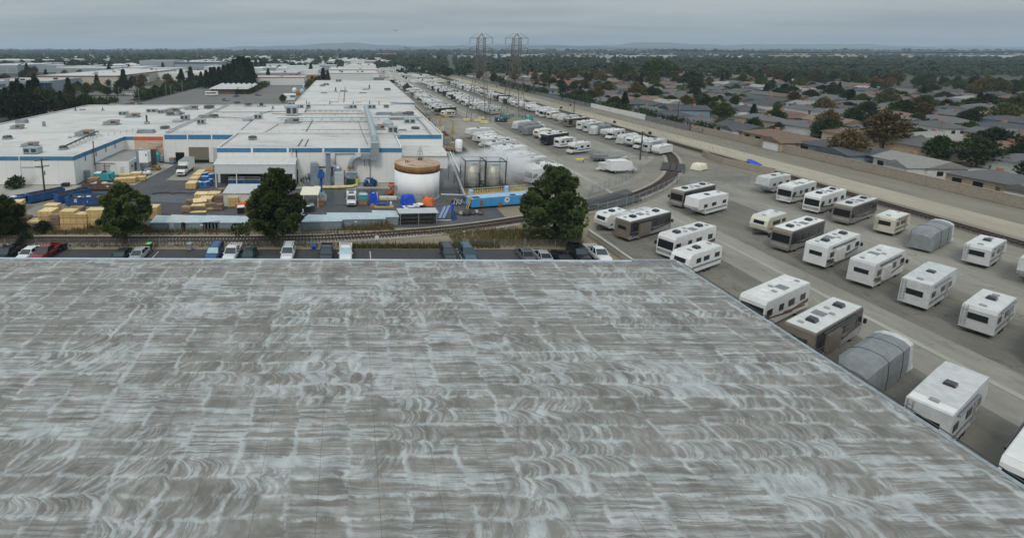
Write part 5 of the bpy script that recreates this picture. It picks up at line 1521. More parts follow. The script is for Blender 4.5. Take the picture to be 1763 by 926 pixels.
plain_box_thing('wooden_crate', 'brown broken crate against the front hall near the white tank', 'crate', 664, 312, 1.3, 1.0, .9, 'crate_brown')
plain_box_thing('wooden_crate', 'smaller brown crate right of the broken one by the wall', 'crate', 671, 313, .8, .8, .5, 'crate_brown')

# white storage tank with rust band
k = Kit('storage_tank', 'large white cylindrical tank with rusty top band', 'tank')
tx, ty, tr = 14.75, 101.4, 4.8
k.part('shell', smooth=True).lathe(0, 0, [(tr, 0), (tr, 5.85)], M['tank_white'], 64)
k.part('rust_band', smooth=True).lathe(0, 0, [(tr + .03, 5.75), (tr + .03, 7.15)], M['rust'], 64)
k.part('roof', smooth=False).lathe(0, 0, [(tr + .05, 7.12), (tr + .05, 7.2), (tr * .6, 7.3), (.6, 7.42)], M['rust_roof'], 64)
k.part('roof_manhole').lathe(.8, 1.2, [(.5, 7.3), (.5, 7.9), (.2, 8.0)], M['rust_dark'], 12)
q = k.part('roof_frame')
for i in range(4):
    a = i * math.pi / 2; q.cyl((.8 + math.cos(a) * .8, 1.5 + math.sin(a) * .8, 7.4), (.8 + math.cos(a) * .2, 1.5 + math.sin(a) * .2, 10.2), .05, M['galvanised'], n=5)
q.box(.3, 1.3, 1.2, 1.9, 9.2, 9.3, M['galvanised'])
q = k.part('seams')
for i in range(14):
    a = i * 2 * math.pi / 14; c, s = math.cos(a), math.sin(a); q.cyl((c * (tr + .0), s * (tr + .0), .05), (c * tr, s * tr, 5.75), .025, M['tank_white'], n=4)
k.part('base_ring').lathe(0, 0, [(tr + .15, -.05), (tr + .15, .12)], M['concrete'], 48)
for i in range(3): k.part('vent').cyl((-2.6 + i * .35, -1.2 + i * .2, 7.2), (-2.6 + i * .35, -1.2 + i * .2, 8.0 - .2 * i), .08, M['dark_metal'], n=6)
k.finish((tx, ty, 0))
k = Kit('electric_box', 'grey electric box at the left foot of the white tank', 'electric box')
k.part('box').box(-.55, .55, -.4, .4, 0, 2.5, M['container_grey']); k.part('door').box(-.45, .45, -.43, -.4, .2, 2.3, M['grey_metal']); k.finish((*G(684, 339), 0))
k = Kit('scissor_lift', 'orange-red scissor lift left of the white tank', 'lift')
k.part('base').box(-1, 1, -.5, .5, .2, .6, M['orange_red'])
for s in (-.4, .4): k.part('scissor_arm').cyl((-.8, s, .6), (.8, s, 1.9), .09, M['orange_red'], n=5); k.part('scissor_arm').cyl((.8, s, .6), (-.8, s, 1.9), .09, M['beige_sheet'], n=5)
k.part('platform').box(-1, 1, -.5, .5, 1.9, 2.05, M['orange_red'])
for a in (-.7, .7): k.part('wheel').cyl((a, -.5, .22), (a, .5, .22), .22, M['tyre'], n=10)
k.finish((*G(675, 334), 0), R(40))
# clutter before the tank: tarps, teal bin, pallets, fence rail
k = Kit('teal_bin', 'teal bin on a brown wooden base right of the work pickup', 'bin')
k.part('base').box(-.85, .85, -.6, .6, 0, 1.0, M['crate_brown']); k.part('bin').box(-.95, .95, -.7, .7, 1.0, 2.1, M['teal']); k.part('lid').rbox(0, 0, 2.1, 1.7, 1.2, .22, 0, M['galvanised'], .8); k.finish((*G(625, 351), 0))


def tarp(label, px, py, L, D, H, m, seed, rz=0):
    r2 = random.Random(seed); k = Kit('tarp_covered_pile', label, 'covered pile', None)
    q = k.part('tarp', smooth=False); n = 14; vs = []
    for j in range(n + 1):
        for i in range(n + 1):
            u, v = i / n * 2 - 1, j / n * 2 - 1
            e = max(abs(u), abs(v)); h = H * (1 - (max(0, e - .72) / .28) ** 1.5) if e > .72 else H
            vs.append((u * L / 2 * (1 + r2.uniform(-.04, .04)), v * D / 2, max(0.0, h * (1 + r2.uniform(-.16, .10)))))
    q.add(vs, [(j * (n + 1) + i, j * (n + 1) + i + 1, (j + 1) * (n + 1) + i + 1, (j + 1) * (n + 1) + i) for j in range(n) for i in range(n)], M[m])
    k.part('ballast_boards').box(-L * .3, L * .3, -D / 2 - .2, -D / 2 - .05, 0, .12, M['lumber_old'])
    k.finish((*G(px, py), 0), R(rz))


tarp('tall narrow heap under bright blue tarpaulin right of the teal bin', 643, 352, 1.7, 1.6, 2.3, 'tarp_blue', 1)
tarp('broad heap under bright blue tarpaulin before the white tank', 702, 350, 3.0, 1.8, 1.7, 'tarp_blue', 2, 4)
tarp('heap under grey sheeting beside the broad blue one', 719, 349, 2.6, 1.8, 1.3, 'cover_grey', 5, -6)
tarp('heap under orange tarpaulin at the right foot of white tank', 737, 352, 2.2, 2.0, 1.3, 'tarp_orange', 3, -25)
tarp('small rumpled white and red sheet heap behind the tall blue one', 645, 345, 1.4, 1.0, 1.6, 'white_paint', 8)
k = Kit('pipe_pile', 'dark blue pipe fittings heaped on a long brown pallet', 'pipe pile')
k.part('pallet').box(-1.9, 1.9, -.5, .5, 0, .3, M['lumber']); r2 = random.Random(44)
for i in range(18): k.part('fitting').cyl((r2.uniform(-1.5, 1.4), r2.uniform(-.3, .7), .5 + r2.random() * .3), (r2.uniform(-1.5, 1.4), r2.uniform(-.3, .7), .5 + r2.random() * .4), .13, M[r2.choice(('tarp_blue', 'machine_blue', 'navy'))], n=6)
k.part('brown_sack').rbox(-2.3, .1, 0, .9, .7, .7, .3, M['crate_brown'], .6); k.part('white_can').lathe(1.5, .9, [(.2, .3), (.2, .8), (.05, .9)], M['white_paint'], 8)
k.finish((*G(661, 357), 0), R(2))
k = Kit('scrap_heap', 'white and black scrap panels spread before the tank tarps', 'scrap panels')
r2 = random.Random(5)
for i in range(10): k.part('panel').rbox(-2 + i * .42, r2.uniform(-.5, .5), .05 + .03 * i, r2.uniform(.5, 1.2), r2.uniform(.8, 1.6), .06, r2.uniform(-.8, .8), M[r2.choice(('white_paint', 'white_paint', 'black', 'container_top', 'tarp_blue'))])
k.part('white_basin').lathe(1.4, .2, [(.2, .3), (.75, .5), (.7, .55), (.3, .4)], M['white_paint'], 16); k.finish((*G(711, 356), 0))
k = Kit('barrier_rail', 'long grey tube barrier in front of the white tank', 'barrier')
xa, yq = G(652, 348); xb2 = G(745, 347)[0]
for i in range(7): k.part('post').cyl((xa + (xb2 - xa) * i / 6, yq, 0), (xa + (xb2 - xa) * i / 6, yq, 1.2), .05, M['grey_metal'], n=6)
for z in (.6, 1.2): k.part('rail').cyl((xa, yq, z), (xb2, yq, z), .05, M['grey_metal'], n=6)
k.finish()
k = Kit('white_pallets', 'low pale pallet stack behind the tube barrier', 'pallets')
for i in range(3): k.part('pallet').box(-1.8, 1.8, -.6, .6, i * .2, i * .2 + .15, M['beige_sheet'])
k.finish((*G(668, 343), 0))


# stainless tanks with pipe frames under the water spray
def steel_tank(label, px0, px1, pyb, h, frame_h, ty):
    xa = W(px0, pyb, ty)[0]; xb_ = W(px1, pyb, ty)[0]; r = (xb_ - xa) / 2; cx = (xa + xb_) / 2
    k = Kit('steel_tank', label, 'tank', 'steel tanks under the water spray')
    k.part('shell', smooth=True).lathe(0, 0, [(r, 0), (r, h)], M['stainless'], 40)
    k.part('roof').lathe(0, 0, [(r + .04, h), (r * .5, h + .25), (.1, h + .4)], M['galvanised'], 40)
    for z in (h * .33, h * .66): k.part('hoop').lathe(0, 0, [(r + .03, z), (r + .03, z + .08)], M['stainless'], 40)
    k.part('manhole').cyl((0, -r + .02, 1), (0, -r - .12, 1), .4, M['grey_metal'], n=14)
    fr = k.part('frame'); s = r + .75
    for a in (-1, 1):
        for b in (-1, 1): fr.box(a * s - .1, a * s + .1, b * s - .1, b * s + .1, 0, frame_h, M['dark_metal'])
    for z in (frame_h * .18, frame_h - .1):
        for a in (-1, 1):
            fr.box(-s + .1, s - .1, a * s - .09, a * s + .09, z, z + .16, M['black']); fr.box(a * s - .09, a * s + .09, -s + .1, s - .1, z + .003, z + .163, M['black'])
    k.part('ladder').tube([(s + .1, -s, 0), (s + .1, -s, frame_h + .9)], .05, M['dark_metal'], 5)
    return k.finish((cx, ty, 0))


steel_tank('taller ribbed steel tank in dark pipe frame, left of two in spray', 801, 823, 330, 6.5, 7.2, 104.6)
steel_tank('lower steel tank in dark pipe frame, right of two in spray', 836, 858, 328, 6.1, 6.9, 105.4)
k = Kit('dark_machinery', 'dark pumps and valves crowded between the two steel tanks', 'machinery')
r2 = random.Random(77)
for i in range(14): k.part('valve').rbox(r2.uniform(-.9, .9), r2.uniform(-1, 1), r2.uniform(0, 4), r2.uniform(.3, .8), r2.uniform(.3, .8), r2.uniform(.3, 1.0), r2.uniform(0, 3), M[r2.choice(('dark_metal', 'black', 'rv_grey'))])
k.finish((27.6, 104.9, 0))
k = Kit('conveyor', 'slanting rusty conveyor rising left of the steel tanks', 'conveyor')
pa_, pb_ = Vector((*G(801, 345), .6)), Vector((*G(772, 268, 6), 6.5))
for s in (-.4, .4): k.part('side_beam').tube([pa_ + Vector((s, 0, 0)), pb_ + Vector((s, 0, 0))], .12, M['rust_dark'], 6)
k.part('belt').tube([pa_, pb_], .3, M['grey_metal'], 4)
for t in (.3, .6, .95):
    p = pa_.lerp(pb_, t); k.part('leg').cyl((p.x, p.y, 0), p, .08, M['dark_metal'], n=5)
k.finish()
k = Kit('hose_reel', 'dark tangled hoses and valves at the left end of frac tank', 'hoses')
r2 = random.Random(8)
for i in range(7): k.part('hose').tube([(r2.uniform(-2, 1), r2.uniform(-1, 1), .2), (r2.uniform(-1.5, 1), r2.uniform(-.8, .8), r2.uniform(.5, 1.4)), (r2.uniform(-1, 1.4), r2.uniform(-1, 1), .3)], .14, M[r2.choice(('black', 'grey_metal', 'rust'))], 6)
k.part('pipe').tube([(-3.4, 1.6, 1.6), (1.5, 1.4, 1.5)], .2, M['galvanised'], 8); k.finish((*G(790, 352), 0))
k = Kit('scrap_heap', 'low dark heap of hoses and bags beside the spur bank', 'scrap heap')
for i in range(16): k.part('bag').lathe(r2.uniform(-2.6, 2.6), r2.uniform(-.5, .5), [(.4, 0), (.55, .25), (.3, .6), (.05, .65)], M[r2.choice(('black', 'rv_grey', 'dark_metal', 'rust_dark'))], 9)
k.finish((*G(808, 368.5), 0), R(6))

# blue frac tank
k = Kit('frac_tank', 'long bright blue liquid tank with yellow walkway rail and round emblem', 'liquid tank')
xa, y1 = G(812, 360.5); L = 14.2; D, h = 2.6, 2.15
ang = math.atan2(G(918, 352)[1] - y1, G(918, 352)[0] - xa)
k.part('tank_body').prof([(0, .35), (L - 1.6, .35), (L - 1.4, .95), (L, .95), (L, h - .4), (L - .5, h), (.5, h), (0, h - .2)], 0, D, M['frac_blue'], top=M['frac_top'])
q = k.part('wall_ribs')
for i in range(22):
    x = .6 + i * .58
    if x < L - .3: q.box(x - .09, x + .09, -.07, -.003, .45 if x < L - 1.5 else 1.0, h - .25, M['frac_blue'])
k.part('stained_panel', label='brown and green stained strip near the left end').box(1.75, 2.35, -.09, -.075, .5, h - .5, M['rust'])
k.part('stained_panel').box(2.5, 3.0, -.09, -.075, .5, h - .5, M['teal'])
k.part('rust_hatch', label='rusty square hatch at the bottom edge').box(5.7, 6.5, -.14, -.08, .2, 1.0, M['rust'])
k.part('emblem', label='white round emblem with dark bird-like mark').cyl((7.6, -.075, 1.45), (7.6, -.13, 1.45), .56, M['white_paint'], n=24)
q = k.part('emblem_mark'); q.poly([(7.3, -.14, 1.65), (7.5, -.14, 1.42), (7.72, -.14, 1.3), (7.95, -.14, 1.55), (7.8, -.14, 1.68), (7.62, -.14, 1.55), (7.45, -.14, 1.72)], M['black']); q.poly([(7.5, -.142, 1.3), (7.75, -.142, 1.2), (7.7, -.142, 1.28)], M['rust'])
for xx in (7.1, 7.4, 7.7, 8.0): k.part('small_lettering').box(xx - .1, xx + .1, -.1, -.075, .62, .76, M['frac_top'])
k.part('top_hatch').box(.4, 1.9, .2, 1.1, h + .005, h + .05, M['black']); k.part('top_hatch').box(8.6, 9.8, .2, 1.0, h + .005, h + .05, M['black'])
k.part('walkway').box(.2, L - .4, D - .1, D + .7, h - .05, h + .03, M['rail_yellow'])
rl = k.part('guard_rail')
for yy_ in (D + .68,):
    for i in range(24): rl.cyl((.2 + i * .54, yy_, h), (.2 + i * .54, yy_, h + 1.0), .035, M['pale_yellow'], n=5)
    for z in (.5, 1.0): rl.cyl((.2, yy_, h + z), (L - .5, yy_, h + z), .045, M['pale_yellow'], n=5)
kp = k.part('kick_plate'); kp.box(.2, L - .5, D + .68, D + .72, h + .03, h + .3, M['rail_yellow'])
st = k.part('stair')
for s in (0, .7): st.cyl((-.9 + s * .0, -.1 + s, 0), (-.1, .1 + s, h + .1), .06, M['pale_yellow'], n=5); st.cyl((-.9, -.1 + s, 1), (-.1, .1 + s, h + 1.1), .04, M['pale_yellow'], n=5)
for i in range(8): st.box(-.95 + i * .1, -.65 + i * .1, 0, .7, .2 + i * .33, .25 + i * .33, M['rail_yellow'])
k.part('valve_box').box(-.6, 0, .9, 1.8, .3, .9, M['machine_blue'])
for xx in (10.9, 11.6):
    for yy_ in (.15, D - .15): k.part('wheel').cyl((xx, yy_ - .15, .45), (xx, yy_ + .15, .45), .45, M['tyre'], n=14)
k.part('blue_drum').lathe(9.2, D + .3, [(.5, h), (.5, h + 1.1), (.3, h + 1.2)], M['frac_top'], 12); k.part('blue_drum').lathe(.9, D - .3, [(.5, h), (.5, h + 1.0), (.3, h + 1.1)], M['frac_top'], 12)
k.finish((xa, y1, 0), ang)

# plant strip right of the factory: white tank, pipes, gantry
k = Kit('white_vessel', 'small white upright tank on a railed stand right of the factory', 'tank')
k.part('shell', smooth=True).lathe(0, 0, [(1.0, 1.6), (1.05, 1.8), (1.05, 4.8), (.8, 5.1), (.1, 5.2)], M['tank_white'], 20); k.part('stand').box(-1.3, 1.3, -1.3, 1.3, 0, 1.6, M['dark_metal'])
q = k.part('guard_rail')
for a in (-2, 2):
    for b in (-1.4, 1.4): q.cyl((a, b, 1.6), (a, b, 2.6), .05, M['dark_metal'], n=5)
for b in (-1.4, 1.4): q.cyl((-2, b, 2.6), (2, b, 2.6), .05, M['dark_metal'], n=5)
k.finish((*G(789, 270), 0))
for i, (px, py, h, m1, w) in enumerate(((775, 270, 3.2, 'dark_metal', 'dark green-grey pump house beside the small white tank'), (781, 262, 3.6, 'rv_grey', 'grey tank cluster behind the small white tank'), (770, 248, 2.6, 'container_grey', 'teal-grey machine on the right side strip'), (757, 226, 3.0, 'beige_sheet', 'tan canopy shed along the factory side strip'), (747, 215, 3.0, 'container_top', 'pale pipe-topped shed behind the tan canopy shed'), (738, 203, 3.4, 'duct_blue', 'blue-grey container at the rear of the side strip'))):
    k = Kit('plant_unit', w, 'plant unit', 'plant units along the factory side'); r2 = random.Random(i + 50)
    k.part('housing').box(-1.2, 1.2, -1.4, 1.4, 0, h * .7, M[m1]); k.part('top').box(-1.0, .8, -1.1, 1.1, h * .7, h * .85, M[r2.choice(('galvanised', 'rust_roof', 'grey_metal'))])
    for j in range(3): k.part('pipe').tube([(-1 + j * .8, -1.5, 0), (-1 + j * .8, -1.5, h), (-1 + j * .8, .5, h)], .1, M[r2.choice(('galvanised', 'rust', 'rail_yellow'))], 6)
    k.finish((*G(px, py), 0))
for i, (a, b, m, w) in enumerate((((771, 262), (787, 296), 'rust_roof', 'left'), ((775, 262), (792, 296), 'beige_sheet', 'middle'), ((780, 264), (796, 294), 'grey_metal', 'right'))):
    k = Kit('long_pipe', 'long sloping pipe past the factory corner, %s of three' % w, 'pipe', 'long pipes by the factory corner')
    q0, q1 = G(*a, 4), G(*b, 2); k.part('pipe').tube([(*q0, 4), (*q1, 2)], .22, M[m], 8)
    for t in (.2, .8): k.part('prop').cyl((q0[0] + (q1[0] - q0[0]) * t, q0[1] + (q1[1] - q0[1]) * t, 0), (q0[0] + (q1[0] - q0[0]) * t, q0[1] + (q1[1] - q0[1]) * t, 4 - 2 * t), .08, M['dark_metal'], n=5)
    k.finish()
k = Kit('gantry', 'rusty yellow loading gantry over the goods siding', 'gantry')
gx0, gy0 = 31.5, 197.0; gx1 = 39.8
for (x, y) in ((35.6, 186), (38.9, 178)): 
    k.part('post').box(x - .2, x + .2, y - .2, y + .2, 0, 5.0, M['rail_yellow']); k.part('foot').box(x - .5, x + .5, y - .5, y + .5, 0, 1.4, M['rail_yellow'])
k.part('cross_beam').add([(30.5, 187, 4.8), (39, 187, 4.8), (39, 187, 5.2), (30.5, 187, 5.2), (30.5, 186.6, 4.8), (39, 186.6, 4.8), (39, 186.6, 5.2), (30.5, 186.6, 5.2)], [(0, 1, 2, 3), (7, 6, 5, 4), (0, 4, 5, 1), (3, 2, 6, 7), (1, 5, 6, 2), (0, 3, 7, 4)], M['rail_yellow'])
k.part('long_beam').tube([(38.9, 186.4, 5.0), (38.9, 178, 5.0)], .2, M['rail_yellow'], 4)
k.part('post').box(30.6, 31.0, 186.6, 187, 0, 4.8, M['rail_yellow'])
k.finish()


# ------------------------------------------------------------------ recreational vehicles
def caravan(merged, body='rv_white', stripe='stripe_brown', L=7.6, H=3.1, cat='travel trailer', fifth=False):
    k = Kit('travel_trailer' if not fifth else 'fifth_wheel_trailer', 'x', cat, None, merged)
    h = L / 2; z0 = .5
    if fifth: prof = [(-h, z0), (h - 2.6, z0), (h - 2.4, 1.5), (h - .3, 1.5), (h, 2.0), (h - .25, H + .35), (h - 2.6, H + .4), (-h, H + .15)]
    else: prof = [(-h + .1, z0), (h - .9, z0), (h - .15, 1.0), (h, 1.7), (h - .25, 2.6), (h - .8, H), (-h + .2, H), (-h, H - .3)]
    k.part('body').prof(prof, -1.24, 1.24, M[body], .03)
    k.part('roof').box(-h + .3, h - (1.0 if not fifth else 2.7), -1.16, 1.16, H + (.16 if fifth else .0), H + (.2 if fifth else .05), M['rv_roof'])
    s = k.part('stripe')
    for y in (-1.26, 1.26): s.box(-h + .2, h - (1.0 if not fifth else 2.6), min(y, y * .985), max(y, y * .985), 1.05, 1.3, M[stripe])
    for y in (-1.27, 1.27):
        for a, b in ((-h + .7, -h + 1.9), (-.9, .5), (h - 3.0, h - 1.9)): k.part('window').box(a, b, min(y, y * .98), max(y, y * .98), 1.75, 2.4, M['glass'])
    k.part('awning').cyl((-h + 1.2, -1.33, H - .2), (h - 1.6 - 1.6 * fifth, -1.33, H - .2), .09, M[stripe], n=8)
    ld = k.part('ladder')
    for y in (.75, 1.05): ld.cyl((-h - .08, y, .8), (-h - .08, y, H + .1), .025, M['alloy'], n=4)
    for i in range(6): ld.cyl((-h - .08, .75, 1 + i * .4), (-h - .08, 1.05, 1 + i * .4), .02, M['alloy'], n=4)
    k.part('skirt').box(-h + .1, h - 1.1 - 1.6 * fifth, -1.2, 1.2, .36, z0, M['rv_dark'])  # dark skirt added as trim and to darken the open gap underneath
    k.part('rear_window').box(-h - .02, -h + .06, -.7, .7, 1.7, 2.4, M['glass'])
    if not fifth: k.part('front_window').add([(h - .02, -.75, 1.75), (h - .02, .75, 1.75), (h - .2, .75, 2.5), (h - .2, -.75, 2.5)], [(0, 1, 2, 3)], M['glass'])
    k.part('door').box(1.0, 1.7, -1.28, -1.24, .65, 2.55, M['rv_grey'])
    zr = H + (.2 if fifth else .05)
    k.part('air_conditioner').rbox(.2, 0, zr, 1.0, .75, .32, 0, M['rv_dark'] if stripe != 'stripe_brown' else M['white_paint'], .8)
    for x in (-h + 1.2, 1.9): k.part('roof_vent').box(x - .22, x + .22, -.25, .25, zr, zr + .14, M['rv_grey'])
    for x in (-.75, .25):
        for y in (-1.1, 1.1): k.part('wheel').cyl((x - .5, y - .12, .36), (x - .5, y + .12, .36), .36, M['tyre'], n=12)
    k.part('hitch').add([(h - .5, -.7, .5), (h - .5, .7, .5), (h + 1.1, 0, .5), (h - .5, -.7, .6), (h - .5, .7, .6), (h + 1.1, 0, .6)], [(0, 2, 1), (3, 4, 5), (0, 1, 4, 3), (1, 2, 5, 4), (2, 0, 3, 5)], M['dark_metal']) if not fifth else None
    return k.finish()


def motorhome(merged, body='rv_white', lower='rv_grey', stripe='stripe_brown', front='glass', L=10.6, H=3.5, ac='rv_dark', swirl=True, band=False):
    k = Kit('motorhome', 'x', 'motorhome', None, merged)
    h = L / 2
    k.part('body').prof([(-h, .55), (h - .3, .55), (h, .75), (h, 1.35), (h - .12, H - .35), (h - .4, H), (-h + .1, H), (-h, H - .2)], -1.26, 1.26, M[body], .02)
    lo = k.part('lower_panel')
    for y in (-1, 1): lo.box(-h + .02, h - .35, min(y * 1.262, y * 1.285), max(y * 1.262, y * 1.285), .45, 1.35, M[lower])
    k.part('roof').box(-h + .15, h - .5, -1.18, 1.18, H, H + .06, M['rv_roof'])
    k.part('windscreen').add([(h + .012, -1.1, 1.5), (h + .012, 1.1, 1.5), (h - .09, 1.1, 2.75), (h - .09, -1.1, 2.75)], [(0, 1, 2, 3)], M['glass'])
    k.part('front_mask').box(h + .0, h + .03, -1.15, 1.15, .75, 1.25, M[lower]); k.part('bumper').box(h - .05, h + .12, -1.2, 1.2, .45, .72, M[body])
    for s in (-.85, .85): k.part('headlight').box(h + .02, h + .05, s - .2, s + .2, .9, 1.1, M['alloy'])
    for y in (-1, 1):
        y0, y1 = min(y * 1.27, y * 1.30), max(y * 1.27, y * 1.30)
        for a, b in ((-h + 1.0, -h + 2.2), (-1.6, -.2), (1.0, 2.0), (h - 1.7, h - .5)): k.part('window').box(a, b, y0, y1, 1.75, 2.5, M['glass'])
        if band: k.part('dark_band').box(-h + .3, h - .3, min(y * 1.262, y * 1.275), max(y * 1.262, y * 1.275), 1.6, H - .25, M['rv_dark'])
        if swirl:
            st = k.part('stripe')
            st.add([(-h + .1, y * 1.30, 1.1), (-h + .1, y * 1.30, 1.6), (-1, y * 1.30, 1.25), (-1, y * 1.30, 1.0)], [(0, 1, 2, 3)], M[stripe]); st.add([(-h + .6, y * 1.302, .75), (-h + .9, y * 1.302, 1.0), (1.0, y * 1.302, 1.45), (.4, y * 1.302, 1.15)], [(0, 1, 2, 3)], M[stripe]); st.add([(-1.4, y * 1.305, .8), (-1.4, y * 1.305, 1.1), (h - .5, y * 1.305, 1.65), (h - .5, y * 1.305, 1.45)], [(0, 1, 2, 3)], M[stripe])
        k.part('mirror').box(h - .3, h + .05, y * 1.5 - .1, y * 1.5 + .1, 1.7, 2.2, M['black'])
    so = k.part('slide_out'); so.box(-h + 2.4, -.4, -1.55, -1.26, .95, 2.75, M[body])
    k.part('awning').cyl((-h + 1.5, -1.36, H - .35), (h - 2.2, -1.36, H - .35), .1, M['rv_dark'], n=8)
    k.part('rear_window').box(-h - .02, -h + .05, -.7, .7, 1.9, 2.5, M['glass'])
    for x in (h - 2.6, -h + 2.6): k.part('air_conditioner').rbox(x, 0, H + .06, 1.05, .8, .34, 0, M[ac], .8)
    for x, y in ((-h + 1.2, .4), (.3, -.4), (1.4, .4)): k.part('roof_vent').box(x - .2, x + .2, y - .2, y + .2, H + .06, H + .2, M['rv_grey'])
    k.part('solar_panel').box(-1.3, .0, -.2, .8, H + .065, H + .1, M['stripe_grey'])
    wheels(k, (h - 2.2, -h + 2.7), 1.24, .48, .3)
    return k.finish()


def camper(merged, body='rv_white', stripe='stripe_blue', L=8.2):
    """Class with a van cab under an overhanging bunk."""
    k = Kit('cab_over_motorhome', 'x', 'motorhome', None, merged)
    h = L / 2; H = 3.2
    k.part('body').prof([(-h, .55), (h - 2.5, .55), (h - 2.5, 2.05), (h - .9, 2.1), (h - .75, 2.5), (h - 1.1, H), (-h, H)], -1.22, 1.22, M[body], .02)
    q = k.part('cab'); loft(q, [body_section(x, 1.95, .5, zt) for x, zt in ((h - 2.5, 2.03), (h - 1.7, 2.0), (h - 1.0, 1.3), (h - .1, 1.15), (h, .85))], M[body])
    k.part('windscreen').add([(h - 1.02, -.9, 1.34), (h - 1.02, .9, 1.34), (h - 1.68, .85, 2.02), (h - 1.68, -.85, 2.02)], [(0, 1, 2, 3)], M['glass'])
    for y in (-1, 1):
        y0, y1 = min(y * 1.22, y * 1.25), max(y * 1.22, y * 1.25)
        for a, b in ((-h + .6, -h + 1.8), (-.8, .4)): k.part('window').box(a, b, y0, y1, 1.75, 2.4, M['glass'])
        k.part('stripe').box(-h + .1, h - 2.6, y0, y1, 1.05, 1.35, M[stripe]); k.part('cab_window').box(h - 2.3, h - 1.6, y * .98 - .01, y * .98 + .01, 1.35, 1.9, M['glass'])
    k.part('roof').box(-h + .1, h - 1.3, -1.12, 1.12, H, H + .06, M['rv_roof']); k.part('air_conditioner').rbox(-.4, 0, H + .06, 1, .75, .32, 0, M['white_paint'], .8)
    for x in (-h + 1.1, 1.0): k.part('roof_vent').box(x - .2, x + .2, -.2, .2, H + .06, H + .2, M['rv_dark'])
    k.part('rear_window').box(-h - .02, -h + .05, -.5, .5, 1.8, 2.4, M['glass'])
    wheels(k, (h - 1.1, -h + 2.1), 1.1, .4, .26)
    return k.finish()


def covered(merged, m='cover_grey', L=10.5, H=3.4, nose='cover_light'):
    k = Kit('covered_trailer', 'x', 'covered trailer', None, merged)
    r2 = random.Random(L); h = L / 2; secs = []
    n = 12
    for i in range(n + 1):
        x = -h + L * i / n; e = min(1, min(i, n - i) / 1.2 + .75); sag = r2.uniform(-.05, .05)
        secs.append([(x, -1.32, .35), (x, -1.34 * e, 1.6), (x, -1.25 * e, (H - .3) * e), (x, -.8 * e, H * e + sag), (x, 0, (H + .12) * e + sag), (x, .8 * e, H * e + sag), (x, 1.25 * e, (H - .3) * e), (x, 1.34 * e, 1.6), (x, 1.32, .35)])
    q = k.part('cover'); loft(q, secs[2:], M[m]); q2 = k.part('light_panel'); loft(q2, secs[:3], M[nose])
    s = k.part('strap')
    for i in (4, 8): s.tube([(p[0], p[1] * 1.01, p[2] * 1.005 + .01) for p in secs[i]], .03, M['dark_metal'], 4)
    for x in (-.8, .3):
        for y in (-1.05, 1.05): k.part('wheel').cyl((x, y - .12, .34), (x, y + .12, .34), .34, M['tyre'], n=12)
    return k.finish()


def cargo(merged, m='rv_white', L=7.2):
    k = Kit('cargo_trailer', 'x', 'cargo trailer', None, merged)
    h = L / 2
    k.part('body').prof([(-h, .5), (h - .6, .5), (h, 1.2), (h, 2.3), (h - .2, 2.7), (-h, 2.7)], -1.15, 1.15, M[m], .02)
    t = k.part('corner_trim')
    for y in (-1.17, 1.17): t.box(-h, h - .2, y - .02, y + .02, 2.6, 2.72, M['alloy']); t.box(-h, h - .6, y - .02, y + .02, .5, .6, M['alloy'])
    k.part('rear_door').box(-h - .03, -h, -1.05, 1.05, .6, 2.6, M[m]); k.part('roof_vent').box(-.2, .2, -.2, .2, 2.7, 2.82, M['rv_grey'])
    for x in (-.7, .2):
        for y in (-1.05, 1.05): k.part('wheel').cyl((x, y - .12, .34), (x, y + .12, .34), .34, M['tyre'], n=12)
    return k.finish()


KINDS = {
    'tt_brown': ('white travel trailer with brown stripe', lambda m: caravan(m, 'rv_white', 'stripe_brown')),
    'tt_grey': ('white travel trailer with grey stripe', lambda m: caravan(m, 'rv_white', 'stripe_grey', 8.4)),
    'tt_cream': ('cream travel trailer', lambda m: caravan(m, 'rv_cream', 'stripe_brown', 7.0)),
    'tt_small': ('short white travel trailer', lambda m: caravan(m, 'rv_white', 'stripe_blue', 6.2, 2.9)),
    'fw_white': ('white stepped fifth wheel trailer', lambda m: caravan(m, 'rv_white', 'stripe_grey', 10.2, 3.3, 'fifth wheel', True)),
    'fw_grey': ('pale grey stepped fifth wheel trailer', lambda m: caravan(m, 'cover_light', 'stripe_grey', 9.6, 3.3, 'fifth wheel', True)),
    'mh_white': ('white flat-fronted motorhome', lambda m: motorhome(m, 'rv_white', 'rv_white', 'stripe_brown', ac='white_paint')),
    'mh_brown': ('white and grey flat-fronted motorhome', lambda m: motorhome(m, 'rv_roof', 'rv_grey', 'rv_dark', L=11.2, ac='rv_dark')),
    'mh_dark': ('dark-sided flat-fronted motorhome', lambda m: motorhome(m, 'rv_bronze', 'rv_grey', 'rv_dark', L=11.5, band=True)),
    'mh_teal': ('white motorhome with teal green front', lambda m: motorhome(m, 'rv_white', 'stripe_teal', 'stripe_teal', L=9.8, ac='white_paint')),
    'cc_white': ('white cab-over motorhome', lambda m: camper(m)),
    'cc_brown': ('white cab-over motorhome with brown stripe', lambda m: camper(m, 'rv_white', 'stripe_brown', 7.4)),
    'cov_grey': ('trailer under fitted grey cover', lambda m: covered(m)),
    'cov_light': ('trailer under pale fitted cover', lambda m: covered(m, 'cover_light', 9.0, 3.2)),
    'cargo': ('plain white cargo trailer', lambda m: cargo(m)),
    'dark_box': ('long trailer with black ribbed sides', lambda m: motorhome(m, 'rv_dark', 'rv_dark', 'rv_dark', L=11.0, swirl=False)),
}
FULL, LOW, USED = {}, {}, set()


